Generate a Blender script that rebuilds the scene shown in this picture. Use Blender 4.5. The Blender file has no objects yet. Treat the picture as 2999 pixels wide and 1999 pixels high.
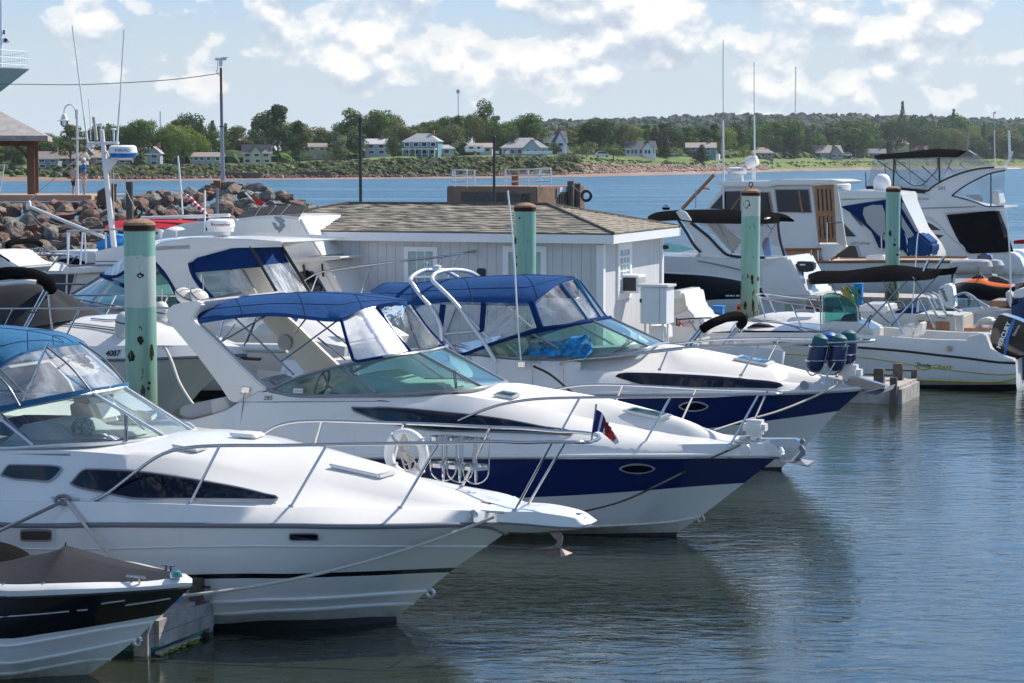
import bpy,bmesh,math,random
import numpy as np
from mathutils import Vector,Matrix
from mathutils.bvhtree import BVHTree
R = math.radians
SC = bpy.context.scene
COL = SC.collection
# ---------------------------------------------------------------- camera
F_PX,CX,CY,HOR,CAM_H = 6375.0,1499.5,999.5,471.8,4.9
PITCH = math.atan((CY-HOR)/F_PX)
cam = bpy.data.cameras.new('camera'); camo = bpy.data.objects.new('camera',cam); COL.objects.link(camo)
cam.lens = F_PX*36/2999; cam.sensor_width = 36; cam.clip_start = .5; cam.clip_end = 30000
camo.location = (0,0,CAM_H); camo.rotation_euler = (R(90)-PITCH,0,0)
SC.camera = camo
# ---------------------------------------------------------------- sun, sky, exposure
SUN_EL,SUN_AZ = R(46),R(36)          # azimuth measured from +X towards +Y
sd = Vector((math.cos(SUN_EL)*math.cos(SUN_AZ),math.cos(SUN_EL)*math.sin(SUN_AZ),math.sin(SUN_EL)))
sl = bpy.data.lights.new('sun','SUN'); sl.energy = 5.0; sl.angle = R(.53); sl.color = (1,.945,.855)
so = bpy.data.objects.new('sun',sl); COL.objects.link(so); so.rotation_euler = (-sd).to_track_quat('-Z','Y').to_euler()
so.location = (40,20,60)
SC.view_settings.view_transform = 'Standard'; SC.view_settings.look = 'None'
SC.view_settings.exposure = 0.33; SC.view_settings.gamma = 1
SC.render.film_transparent = False
cy = SC.cycles
cy.use_denoising = True; cy.use_adaptive_sampling = True; cy.adaptive_threshold = .015
cy.max_bounces = 8; cy.transparent_max_bounces = 16; cy.diffuse_bounces = 3; cy.glossy_bounces = 4
cy.sample_clamp_indirect = 4.0; cy.blur_glossy = .4

class NT:                                # tiny node helper
    def __init__(s,tree): s.t = tree; s.t.nodes.clear()
    def n(s,kind,**kw):
        nd = s.t.nodes.new('ShaderNode'+kind)
        for k,v in kw.items():
            if k.startswith('i_'):
                key = k[2:]; key = int(key) if key.isdigit() else key.replace('_',' ')
                s.link(v,nd.inputs[key]) if hasattr(v,'is_output') else setattr(nd.inputs[key],'default_value',v)
            else: setattr(nd,k,v)
        return nd
    def link(s,a,b): s.t.links.new(a,b)
    def m(s,op,a,b=None,c=None):
        nd = s.t.nodes.new('ShaderNodeMath'); nd.operation = op
        for i,v in enumerate((a,b,c)):
            if v is None: continue
            if hasattr(v,'is_output'): s.link(v,nd.inputs[i])
            else: nd.inputs[i].default_value = v
        return nd.outputs[0]
    def ramp(s,fac,stops,interp='LINEAR'):
        nd = s.t.nodes.new('ShaderNodeValToRGB'); cr = nd.color_ramp; cr.interpolation = interp
        while len(cr.elements) < len(stops): cr.elements.new(.5)
        for e,(p,c) in zip(cr.elements,stops):
            e.position = p; e.color = (c,c,c,1) if isinstance(c,(int,float)) else (*c,1)
        s.link(fac,nd.inputs[0]); return nd.outputs[0]
    def mix(s,fac,a,b,mode='MIX'):
        nd = s.t.nodes.new('ShaderNodeMix'); nd.data_type = 'RGBA'; nd.blend_type = mode
        for i,v in ((0,fac),(6,a),(7,b)):
            if hasattr(v,'is_output'): s.link(v,nd.inputs[i])
            else: nd.inputs[i].default_value = v if i == 0 else (*v,1)
        return nd.outputs[2]
    def noise(s,vec,scale,detail=3,rough=.5,dist=0):
        nd = s.n('TexNoise',i_Scale=scale,i_Detail=detail,i_Roughness=rough,i_Distortion=dist)
        if vec is not None: s.link(vec,nd.inputs['Vector'])
        return nd.outputs[0]

W = bpy.data.worlds.new('World'); SC.world = W; W.use_nodes = True
nt = NT(W.node_tree)
sky = nt.n('TexSky',sky_type='NISHITA',sun_disc=False,sun_elevation=SUN_EL,sun_rotation=math.pi/2-SUN_AZ,
           altitude=10,air_density=1.0,dust_density=.6,ozone_density=1.6)
tc = nt.n('TexCoord').outputs['Generated']
sep = nt.n('SeparateXYZ',i_0=tc)
x,y,z = sep.outputs
az = nt.m('ARCTAN2',x,y); el = nt.m('ARCSINE',z)
def cl(dz,sx=30,sy=40,seed=4.4):
    v = nt.n('CombineXYZ',i_0=nt.m('MULTIPLY',az,sx),i_1=nt.m('MULTIPLY',nt.m('ADD',el,dz),sy),i_2=seed).outputs[0]
    return nt.noise(v,1.0,9,.50,.0)
base = cl(0); up = cl(.0065); side = cl(0)
bank = nt.noise(nt.n('CombineXYZ',i_0=nt.m('MULTIPLY',az,3.1),i_1=nt.m('MULTIPLY',el,11),i_2=9.3).outputs[0],1,2,.5)
# coverage grows with height above the horizon inside the low cumulus deck
cov = nt.ramp(el,[(0,-.15),(.020,-.06),(.033,.03),(.045,.075),(.06,.10),(.08,.08),(.13,-.02),(.2,-.2)])
dens = nt.m('ADD',nt.m('ADD',base,cov),nt.m('MULTIPLY',nt.m('SUBTRACT',bank,.5),.55))
mask = nt.ramp(dens,[(.55,0),(.61,.62),(.70,.97)],'EASE')
lit = nt.m('SUBTRACT',base,up)
shade = nt.ramp(nt.m('ADD',nt.m('MULTIPLY',lit,4.2),.60),[(.22,(.44,.50,.60)),(.55,(.63,.67,.72)),(.80,(.88,.86,.83))])
skyc = nt.n('Mix',data_type='RGBA',blend_type='MULTIPLY',i_0=1.0,i_6=sky.outputs[0],i_7=(.070,.076,.090,1)).outputs[2]
# thin milky veil low in the sky
veil = nt.ramp(el,[(0,.95),(.045,.80),(.075,.50),(.12,.12),(.2,0)])
band = nt.ramp(el,[(.05,0),(.11,.9),(.36,.8),(.55,.1),(1.0,0)])
skyc = nt.mix(band,skyc,(.19,.50,1.0))
c1 = nt.mix(veil,skyc,(.52,.61,.69))
cc = nt.mix(nt.m('MULTIPLY',mask,.92),c1,shade)
below = nt.ramp(el,[(.0,1),(.001,0)])
bg = nt.n('Background',i_0=cc,i_1=1.0)
nt.link(bg.outputs[0],nt.n('OutputWorld').inputs[0])

# ---------------------------------------------------------------- pixel helpers
CA = Vector((0,0,CAM_H))
def ray(px,py):
    c,s = math.cos(PITCH),math.sin(PITCH)
    a,b = (px-CX)/F_PX,(CY-py)/F_PX
    return Vector((a,c+b*s,-s+b*c))
def at_z(px,py,z=0.0):
    d = ray(px,py); return CA + d*((z-CAM_H)/d.z)
def at_d(px,py,dist):
    d = ray(px,py); return CA + d*(dist/d.y)
class Crop:
    def __init__(s,x,y,k): s.x,s.y,s.k = x,y,k
    def __call__(s,pts): return [(s.x+p[0]/s.k,s.y+p[1]/s.k)+tuple(p[2:]) for p in pts]
P_ = Crop(0,0,.78426); S_ = Crop(0,0,1.0)
C1 = Crop(0,0,2.351); C2 = Crop(750,200,2.351); C3 = Crop(1750,200,1.884); C4 = Crop(0,550,2.351)
C5 = Crop(1800,400,3.137); C6 = Crop(2300,400,3.136)
D1 = Crop(450,750,2.351); D2 = Crop(1000,700,2.351); D3 = Crop(1700,750,2.351); D4 = Crop(0,900,2.936)
D5 = Crop(0,1400,2.614); D6 = Crop(800,1200,2.351); D7 = Crop(1700,1200,1.811)
E1 = Crop(0,300,3.92); E2 = Crop(0,680,4.706); E3 = Crop(1250,470,4.278); E4 = Crop(2500,700,3.485)
E5 = Crop(1900,850,3.92); E6 = Crop(400,330,2.941); E7 = Crop(1200,300,2.614); E8 = Crop(2000,280,2.355)

# ---------------------------------------------------------------- objects
def tag(o,label=None,cat=None,group=None,kind=None):
    for k,v in (('label',label),('category',cat),('group',group),('kind',kind)):
        if v: o[k] = v
    return o
class Fr:
    """a thing: an Empty with its own frame; u runs to image right, -y towards the camera"""
    def __init__(s,name,label,cat,origin,yaw=22.0,group=None,name_empty=True):
        s.o = bpy.data.objects.new(name,None); COL.objects.link(s.o)
        s.o.empty_display_size = .3
        tag(s.o,label,cat,group)
        s.o.location = origin; s.o.rotation_euler = (0,0,-R(yaw))
        s.org = Vector(origin); s.M = Matrix.Rotation(-R(yaw),3,'Z'); s.Mi = s.M.inverted()
        s.v = s.M @ Vector((0,1,0))
    def L(s,px,py,w=0.0):
        d = ray(px,py); t = (-w-(CA-s.org).dot(s.v))/d.dot(s.v)
        p = s.Mi @ (CA+d*t-s.org); return Vector(p)
    def c(s,pts,w=None):
        return [s.L(p[0],p[1],p[2] if len(p) > 2 else (w or 0.0)) for p in pts]
    def uat(s,px,py,u):          # point on the local plane x = u
        n = s.M @ Vector((1,0,0)); d = ray(px,py); t = (u-(CA-s.org).dot(n))/d.dot(n)
        return Vector(s.Mi @ (CA+d*t-s.org))
    def zat(s,px,py,z):
        return Vector(s.Mi @ (at_z(px,py,z+s.org.z)-s.org))
    def hit(s,tgt,px,py,off=.004):
        """where the pixel's line of sight meets a part of this thing, lifted off its face"""
        o = s.Mi @ (CA-s.org); d = (s.Mi @ ray(px,py)).normalized()
        h = tgt.ray_cast(o,d)
        if h[0] is None: return None
        n = h[1]
        if n.dot(d) > 0: n = -n
        return h[0]+n*off,n
def bvh(o):
    me = o.data; return BVHTree.FromPolygons([v.co for v in me.vertices],[tuple(p.vertices) for p in me.polygons])
def mkobj(name,verts,faces,mat,parent=None,smooth=False,angle=40,midx=None,recalc=True,bevel=0):
    me = bpy.data.meshes.new(name)
    me.from_pydata([tuple(v) for v in verts],[],faces)
    mats = mat if isinstance(mat,(list,tuple)) else [mat]
    for m in mats: me.materials.append(m)
    if midx is not None: me.polygons.foreach_set('material_index',midx)
    if recalc or bevel:
        bm = bmesh.new(); bm.from_mesh(me)
        bmesh.ops.remove_doubles(bm,verts=bm.verts,dist=1e-5)
        if recalc: bmesh.ops.recalc_face_normals(bm,faces=bm.faces)
        if bevel:
            es = [e for e in bm.edges if len(e.link_faces) == 2 and e.calc_face_angle(0) > .5]
            bmesh.ops.bevel(bm,geom=es,offset=bevel,segments=2,affect='EDGES',clamp_overlap=True)
            smooth = True
        bm.to_mesh(me); bm.free()
    if smooth:
        me.polygons.foreach_set('use_smooth',[True]*len(me.polygons))
        try: me.set_sharp_from_angle(angle=R(angle))
        except Exception: pass
    me.update()
    o = bpy.data.objects.new(name,me); COL.objects.link(o)
    if parent is not None: o.parent = parent.o if isinstance(parent,Fr) else parent
    return o
def resample(pts,n,smooth=True):
    P = np.array([tuple(p) for p in pts],float)
    if len(P) == n and not smooth: return P
    d = np.r_[0,np.cumsum(np.maximum(np.linalg.norm(np.diff(P,axis=0),axis=1),1e-6))]
    t = np.linspace(0,d[-1],n)
    if not smooth or len(P) < 3:
        return np.stack([np.interp(t,d,P[:,k]) for k in range(3)],1)
    m = np.zeros_like(P)
    h = np.diff(d)[:,None]; s = np.diff(P,axis=0)/h
    m[0],m[-1] = s[0],s[-1]
    a,b = s[:-1],s[1:]; same = (a*b) > 0          # monotone tangents: no overshoot
    with np.errstate(divide='ignore',invalid='ignore'):
        hm = np.where(same,2*a*b/(a+b),0)
    m[1:-1] = np.where(same,hm,0)*.65 + .35*np.where(same,(a+b)/2,0)
    i = np.clip(np.searchsorted(d,t,'right')-1,0,len(P)-2)
    hh = (d[i+1]-d[i])[:,None]; x = ((t-d[i])[:,None])/hh
    return (2*x**3-3*x**2+1)*P[i]+(x**3-2*x**2+x)*hh*m[i]+(-2*x**3+3*x**2)*P[i+1]+(x**3-x**2)*hh*m[i+1]
def mir(a): b = np.array(a,float).copy(); b[:,1] *= -1; return b
def gridmesh(rows,mats_per_strip=None,cap0=False,cap1=False,closed=False):
    n = len(rows[0]); V = np.concatenate(rows); Fc = []; mi = []
    R_ = len(rows)
    for r in range(R_-1 if not closed else R_):
        r2 = (r+1) % R_
        for i in range(n-1):
            Fc.append((r*n+i,r*n+i+1,r2*n+i+1,r2*n+i)); mi.append(mats_per_strip[r] if mats_per_strip else 0)
    if cap0: Fc.append(tuple(r*n for r in range(R_))); mi.append(mats_per_strip[0] if mats_per_strip else 0)
    if cap1: Fc.append(tuple(r*n+n-1 for r in range(R_))); mi.append(mats_per_strip[0] if mats_per_strip else 0)
    return V,Fc,mi
def loft(name,F,lines,mat,n=40,strips=None,center=False,cap0=False,cap1=False,smooth=True,angle=40,mirror=True,lin=False):
    rows = [resample(l,n,not lin) for l in lines]
    if mirror:
        far = [mir(r) for r in reversed(rows[:-1] if center else rows)]
        st = None
        if strips: st = strips + ([] if center else [strips[-1]]) + list(reversed(strips))
        rows = rows+far
    else: st = strips
    V,Fc,mi = gridmesh(rows,st,cap0,cap1)
    return mkobj(name,V,Fc,mat,F,smooth,angle,mi if strips else None)
def vault_rows(E,C,n,m=8,p=2.2):
    E = resample(E,n); C = resample(C,n); out = []
    for k in range(m+1):
        t = k/m; r = E*(1-t)+C*t
        r[:,2] = E[:,2]+(C[:,2]-E[:,2])*(1-(1-t)**p); out.append(r)
    return out
def tube_geo(pts,r,seg=8,n=None,smooth=True,closed=False):
    P = resample(pts,n or max(2,min(60,len(pts)*6 if len(pts) > 2 else 2)),smooth)
    N = len(P); T = np.gradient(P,axis=0) if N > 2 else np.repeat((P[1:]-P[:1]),2,0)
    if closed: T[0] = T[-1] = (P[1]-P[-2])
    T /= np.maximum(np.linalg.norm(T,axis=1)[:,None],1e-9)
    a = np.array([0,0,1.]) if abs(T[0][2]) < .9 else np.array([1.,0,0])
    u = np.cross(T[0],a); u /= np.linalg.norm(u); V = []
    rr = r if hasattr(r,'__len__') else None
    for i in range(N):
        u = u-T[i]*u.dot(T[i]); u /= max(np.linalg.norm(u),1e-9); v = np.cross(T[i],u)
        ri = np.interp(i/(N-1),np.linspace(0,1,len(rr)),rr) if rr is not None else r
        for k in range(seg):
            t = 2*math.pi*k/seg; V.append(P[i]+ri*(math.cos(t)*u+math.sin(t)*v))
    Fc = [(i*seg+k,i*seg+(k+1) % seg,(i+1)*seg+(k+1) % seg,(i+1)*seg+k) for i in range(N-1) for k in range(seg)]
    if not closed: Fc += [tuple(range(seg-1,-1,-1)),tuple((N-1)*seg+k for k in range(seg))]
    return V,Fc
def join_geo(geos):
    V,Fc = [],[]
    for v,f in geos:
        b = len(V); V.extend(v); Fc.extend(tuple(i+b for i in q) for q in f)
    return V,Fc
def tube(name,F,pts,r,mat,seg=8,n=None,smooth=True,mirror=False,closed=False):
    V,Fc = tube_geo(pts,r,seg,n,smooth,closed)
    if mirror: tube(name,F,[(p[0],-p[1],p[2]) for p in pts],r,mat,seg,n,smooth,False,closed)
    return mkobj(name,V,Fc,mat,F,True,50,recalc=False)
def tubes(name,F,paths,r,mat,seg=6,smooth=False):
    V,Fc = join_geo([tube_geo(p,r,seg,None,smooth) for p in paths])
    return mkobj(name,V,Fc,mat,F,True,50,recalc=False)
def box_geo(c,s,rz=0,ry=0):
    M = Matrix.Rotation(rz,3,'Z') @ Matrix.Rotation(ry,3,'Y'); c = Vector(c)
    V = [c+M @ Vector((sx*s[0]/2,sy*s[1]/2,sz*s[2]/2)) for sx in (-1,1) for sy in (-1,1) for sz in (-1,1)]
    return V,[(0,1,3,2),(4,6,7,5),(0,4,5,1),(2,3,7,6),(0,2,6,4),(1,5,7,3)]
def box(name,F,c,s,mat,rz=0,ry=0,bevel=0):
    V,Fc = box_geo(c,s,rz,ry); return mkobj(name,V,Fc,mat,F,bevel=bevel)
def boxes(name,F,lst,mat,bevel=0):
    V,Fc = join_geo([box_geo(*b) for b in lst]); return mkobj(name,V,Fc,mat,F,bevel=bevel)
def prism(name,F,pts,mat,dw=.1,bevel=0,mirror=False,smooth=False,direction=None):
    """traced outline (local points) given thickness dw away from the camera"""
    def one(s):
        a = [Vector((p[0],p[1]*s,p[2])) for p in pts]
        dv = (direction or Vector((0,dw,0))); dv = Vector((dv[0],dv[1]*s,dv[2]))
        b = [p+dv for p in a]; n = len(a)
        return a+b,[tuple(range(n)),tuple(range(2*n-1,n-1,-1))]+[(i,(i+1) % n,n+(i+1) % n,n+i) for i in range(n)]
    V,Fc = join_geo([one(1)]+([one(-1)] if mirror else []))
    return mkobj(name,V,Fc,mat,F,smooth=smooth,bevel=bevel)
def lathe_geo(prof,c=(0,0,0),seg=20,axis='Z'):
    V = []; n = len(prof)
    for k in range(seg):
        t = 2*math.pi*k/seg
        for r,h in prof:
            p = (r*math.cos(t),r*math.sin(t),h)
            if axis == 'Y': p = (p[0],p[2],p[1])
            if axis == 'X': p = (p[2],p[1],p[0])
            V.append(Vector(c)+Vector(p))
    Fc = [(k*n+i,((k+1) % seg)*n+i,((k+1) % seg)*n+i+1,k*n+i+1) for k in range(seg) for i in range(n-1)]
    return V,Fc
def lathe(name,F,prof,c,mat,seg=20,axis='Z',angle=40):
    V,Fc = lathe_geo(prof,c,seg,axis); return mkobj(name,V,Fc,mat,F,True,angle)
def decal(name,F,top,bot,target,mat,off=.004,n=16,m=2,mirror=False,lin=False):
    m = max(m,6) if n > 20 else m
    """a pane or stripe laid on a traced surface: every vertex is dropped onto the part it sits on"""
    bt = bvh(target) if not isinstance(target,BVHTree) else target
    t3 = resample([(p[0],p[1],0) for p in top],n,not lin); b3 = resample([(p[0],p[1],0) for p in bot],n,not lin)
    V = []; last = None
    for k in range(m+1):
        for i in range(n):
            q = t3[i]*(1-k/m)+b3[i]*k/m
            h = F.hit(bt,q[0],q[1],off)
            if h is None: h = (F.L(q[0],q[1],-last[1]) if last is not None else F.L(q[0],q[1],1.2),None)
            last = h[0]; V.append(h[0])
    Fc = [(k*n+i,k*n+i+1,(k+1)*n+i+1,(k+1)*n+i) for k in range(m) for i in range(n-1)]
    if mirror:
        b = len(V); V = V+[Vector((v.x,-v.y,v.z)) for v in V]; Fc = Fc+[tuple(b+i for i in reversed(f)) for f in Fc]
    return mkobj(name,V,Fc,mat,F,True,60)
def surf_line(F,pts,target,off=.01,n=24):
    bt = bvh(target) if not isinstance(target,BVHTree) else target
    t3 = resample([(p[0],p[1],0) for p in pts],n); out = []
    for q in t3:
        h = F.hit(bt,q[0],q[1],off)
        if h: out.append(h[0])
    return out
def text(name,F,s,left,right,mat,target=None,w=0,shear=0,depth=.003,squash=1.0,align_h=None,off=.012,bold=0):
    """lettering between two traced base-line pixels"""
    if target is not None:
        bt = bvh(target) if not isinstance(target,BVHTree) else target
        ha,hb = F.hit(bt,left[0],left[1],off),F.hit(bt,right[0],right[1],off)
        if ha is None or hb is None: a,b,nrm = F.L(*left[:2],w),F.L(*right[:2],w),Vector((0,-1,0))
        else:
            a,b = ha[0],hb[0]; nrm = (ha[1]+hb[1]).normalized()
    else: a,b,nrm = F.L(*left[:2],w),F.L(*right[:2],w),Vector((0,-1,0))
    cu = bpy.data.curves.new(name,'FONT'); cu.body = s; cu.size = 1; cu.extrude = 0.0; cu.shear = shear; cu.offset = bold
    to = bpy.data.objects.new(name,cu); COL.objects.link(to)
    dg = bpy.context.evaluated_depsgraph_get(); me = bpy.data.meshes.new_from_object(to.evaluated_get(dg))
    bpy.data.objects.remove(to)
    xs = [v.co.x for v in me.vertices]; wd = max(xs)-min(xs); x0 = min(xs)
    ex = (b-a); k = ex.length/wd; ex.normalize(); ez = nrm.cross(ex).normalized()*1
    if ez.z < 0: ez = -ez
    for v in me.vertices:
        v.co = a+ex*((v.co.x-x0)*k)+ez*(v.co.y*k*squash)
    me.materials.clear(); me.materials.append(mat)
    o = bpy.data.objects.new(name,me); COL.objects.link(o); o.parent = F.o; return o
# ---------------------------------------------------------------- materials
def mat(name,col,rough=.5,metal=0,coat=0,spec=.5,bump=None,var=None,sheen=0,scum=False):
    m = bpy.data.materials.new(name); m.use_nodes = True; t = NT(m.node_tree)
    b = t.n('BsdfPrincipled',i_Roughness=rough,i_Metallic=metal)
    b.inputs['Coat Weight'].default_value = coat; b.inputs['Coat Roughness'].default_value = .06
    b.inputs['Specular IOR Level'].default_value = spec; b.inputs['Sheen Weight'].default_value = sheen
    tc = t.n('TexCoord').outputs['Object']
    if var:                              # var = (scale, amount) mottling of the thing's own colour
        nz = t.noise(tc,var[0],5,.6)
        f = t.ramp(nz,[(.3,0),(.7,1)])
        c = t.mix(f,tuple(v*(1-var[1]) for v in col),tuple(min(1,v*(1+var[1])) for v in col)); t.link(c,b.inputs[0])
    else: b.inputs[0].default_value = (*col,1)
    if scum:                             # yellowish growth and streaks just above the waterline
        pz = t.n('SeparateXYZ',i_0=t.n('NewGeometry').outputs['Position']).outputs[2]
        nz = t.noise(t.n('Mapping',i_Scale=(6,6,1.2),i_Vector=tc).outputs[0],1,5,.65)
        f = t.m('MULTIPLY',t.n('MapRange',i_0=pz,i_1=.30,i_2=.0,i_3=0.0,i_4=1.0).outputs[0],t.ramp(nz,[(.3,.25),(.65,1)]))
        st = t.ramp(t.noise(t.n('Mapping',i_Scale=(5,5,.35),i_Vector=tc).outputs[0],1,6,.7),[(.58,0),(.75,.22)])
        c2 = t.mix(st,c,(.42,.39,.33)); t.link(t.mix(f,c2,(.34,.31,.17)),b.inputs[0])
    if bump:
        nz = t.noise(tc,bump[0],4,.55)
        bp = t.n('Bump',i_Strength=bump[1],i_Distance=bump[2] if len(bump) > 2 else .02,i_Height=nz); t.link(bp.outputs[0],b.inputs['Normal'])
    t.link(b.outputs[0],t.n('OutputMaterial').inputs[0]); return m
M = {}
M['gel'] = mat('white_gelcoat',(.75,.725,.685),.28,scum=True,coat=.5,var=(1.3,.03),bump=(2.2,.08,.02))
M['gel_b'] = mat('cool_white_gelcoat',(.73,.715,.69),.3,scum=True,coat=.4,var=(1.1,.03),bump=(2.2,.08,.02))
M['seam'] = mat('canvas_seam',(.012,.045,.14),.9)
M['deck'] = mat('nonskid_deck',(.77,.74,.69),.5,var=(3,.04),bump=(220,.12,.003))
M['cream'] = mat('cream_gelcoat',(.62,.57,.48),.35,coat=.3,var=(1.5,.05))
M['beige'] = mat('beige_hull',(.74,.69,.60),.3,scum=True,coat=.5,var=(1.2,.06),bump=(1.4,.1,.03))
M['navy'] = mat('navy_gelcoat',(.006,.019,.115),.12,coat=.9,var=(2,.15))
M['black'] = mat('black_gelcoat',(.006,.006,.009),.12,coat=.8)
M['blackr'] = mat('black_rubber',(.015,.015,.016),.6,bump=(30,.2,.01))
M['boot'] = mat('antifouling',(.012,.013,.014),.6,var=(4,.3))
M['canvas'] = mat('blue_canvas',(.018,.066,.19),.85,var=(3,.12),bump=(7,.5,.03),spec=.08)
M['canvas2'] = mat('faded_blue_canvas',(.03,.13,.26),.85,var=(5,.15),bump=(7,.4,.03),spec=.2)
M['canvasn'] = mat('navy_canvas',(.007,.030,.12),.85,var=(3,.15),bump=(6,.6,.04),spec=.05)
M['canvask'] = mat('black_canvas',(.011,.011,.012),.9,var=(3,.2),bump=(6,.6,.04),spec=.0)
M['canvasg'] = mat('charcoal_canvas',(.019,.021,.027),.85,var=(2.5,.12),bump=(4,.4,.04),spec=.25)
M['canvasr'] = mat('red_canvas',(.38,.015,.03),.85,var=(3,.15),bump=(4,.5,.04),spec=.2)
M['steel'] = mat('stainless_steel',(.50,.50,.51),.13,metal=1)
M['alu'] = mat('painted_aluminium',(.70,.71,.72),.35,metal=.5)
M['trim'] = mat('grey_rub_rail',(.16,.17,.19),.35,spec=.5)
M['greyt'] = mat('grey_frame',(.30,.31,.34),.35,metal=.6)
M['vinyl'] = mat('cream_vinyl',(.66,.63,.57),.45,var=(3,.05),bump=(9,.15,.01))
M['vinylg'] = mat('grey_vinyl',(.42,.42,.41),.45,bump=(9,.15,.01))
M['dash'] = mat('grey_dash',(.50,.52,.52),.5)
M['teak'] = mat('varnished_teak',(.34,.13,.035),.3,coat=.6,var=(9,.3))
M['rope'] = mat('pale_rope',(.58,.53,.46),.9,bump=(120,.8,.01))
M['ropek'] = mat('black_rope',(.02,.02,.022),.9,bump=(120,.8,.01))
M['ropeb'] = mat('blue_rope',(.03,.2,.55),.8)
M['ropeg'] = mat('green_rope',(.02,.3,.16),.8)
M['ropey'] = mat('yellow_rope',(.55,.34,.05),.8)
M['iron'] = mat('galvanised_anchor',(.22,.23,.25),.5,metal=.6,var=(12,.25))
M['rusty'] = mat('rusty_anchor',(.34,.24,.21),.6,metal=.3,var=(12,.35))
M['pad'] = mat('white_plastic',(.78,.78,.76),.4)
M['ink'] = mat('black_lettering',(.02,.02,.025),.5)
M['inkr'] = mat('red_lettering',(.25,.01,.02),.5)
M['inkb'] = mat('blue_lettering',(.01,.10,.36),.5)
M['inkg'] = mat('grey_lettering',(.25,.26,.29),.5)
M['inkw'] = mat('white_lettering',(.8,.8,.8),.5)
M['inky'] = mat('yellow_lettering',(.55,.40,.03),.4)
M['blueband'] = mat('blue_plastic',(.01,.16,.50),.4)
M['bluebox'] = mat('blue_paint',(.01,.22,.60),.4)
M['orange'] = mat('orange_paint',(.75,.13,.01),.35,coat=.4)
M['greenl'] = mat('green_lens',(.0,.16,.10),.1,coat=1)
M['fender'] = mat('navy_fender',(.006,.02,.09),.45,bump=(14,.3,.02))
M['fcap'] = mat('teal_cap',(.0,.09,.11),.6)
M['towel'] = mat('blue_towel',(.02,.2,.42),.95,var=(9,.8),bump=(12,.8,.05))
M['skin'] = mat('skin',(.46,.26,.18),.5)
M['hair'] = mat('dark_hair',(.02,.014,.01),.6)
M['shirtb'] = mat('blue_shirt',(.0,.13,.48),.8,var=(9,.2))
M['shirtp'] = mat('pink_shirt',(.55,.42,.42),.8)
M['shorts'] = mat('beige_shorts',(.55,.47,.38),.8)
M['shortsk'] = mat('dark_shorts',(.02,.02,.05),.8)

def glassy(name,tint,refl=.9,rough=.02,opac=0.0,ocol=(.8,.8,.8),wr=None):
    """thin pane: clear with a tint, fresnel reflection and a milky white opacity"""
    m = bpy.data.materials.new(name); m.use_nodes = True; t = NT(m.node_tree)
    tr = t.n('BsdfTransparent',i_0=(*tint,1)); gl = t.n('BsdfGlossy',i_0=(.95,.97,1,1),i_1=rough)
    df = t.n('BsdfDiffuse',i_0=(*ocol,1))
    lw = t.n('Fresnel',i_0=1.5)
    if wr:
        tc = t.n('TexCoord').outputs['Object']
        bp = t.n('Bump',i_Strength=wr[1],i_Distance=wr[2],i_Height=t.noise(tc,wr[0],3,.5,1.2))
        t.link(bp.outputs[0],gl.inputs['Normal']); t.link(bp.outputs[0],lw.inputs['Normal'])
    f = t.m('MULTIPLY',lw.outputs[0],refl)
    a = t.n('MixShader',i_0=opac); t.link(tr.outputs[0],a.inputs[1]); t.link(df.outputs[0],a.inputs[2])
    if wr:
        op = t.ramp(t.noise(tc,wr[0]*.7,4,.6,1.5),[(.42,opac*.5),(.70,min(1,opac*3.2))]); t.link(op,a.inputs[0])
    b = t.n('MixShader'); t.link(f,b.inputs[0]); t.link(a.outputs[0],b.inputs[1]); t.link(gl.outputs[0],b.inputs[2])
    t.link(b.outputs[0],t.n('OutputMaterial').inputs[0]); return m
M['glass'] = glassy('clear_glass',(.80,.90,.90),1.0,opac=.03)
M['teal'] = glassy('green_tinted_glass',(.56,.80,.75),1.2,opac=.07,ocol=(.4,.62,.6))
M['vinf'] = glassy('plain_clear_vinyl',(.88,.89,.90),.8,.05,.07,(.8,.8,.8))
M['bglass'] = glassy('blue_tinted_glass',(.45,.62,.75),1.6,opac=.06,ocol=(.3,.5,.7))
M['vin'] = glassy('clear_vinyl',(.92,.93,.94),.8,.06,.13,(.85,.85,.86),wr=(1.6,.6,.035))  # whitish opacity painted in to imitate bright sunlit things behind
M['vinc'] = glassy('crumpled_clear_vinyl',(.86,.87,.88),1.7,.10,.24,(.86,.86,.86),wr=(2.2,.8,.06))
M['vinw'] = glassy('sunlit_clear_vinyl',(.88,.89,.9),1.2,.12,.38,(.88,.87,.86),wr=(1.5,.5,.04))  # white opacity and streaks painted in for the sunlit look
M['dark'] = mat('dark_window',(.004,.008,.018),.05,spec=.4)
M['darkb'] = mat('blue_dark_window',(.005,.011,.026),.05,spec=.45)

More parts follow.
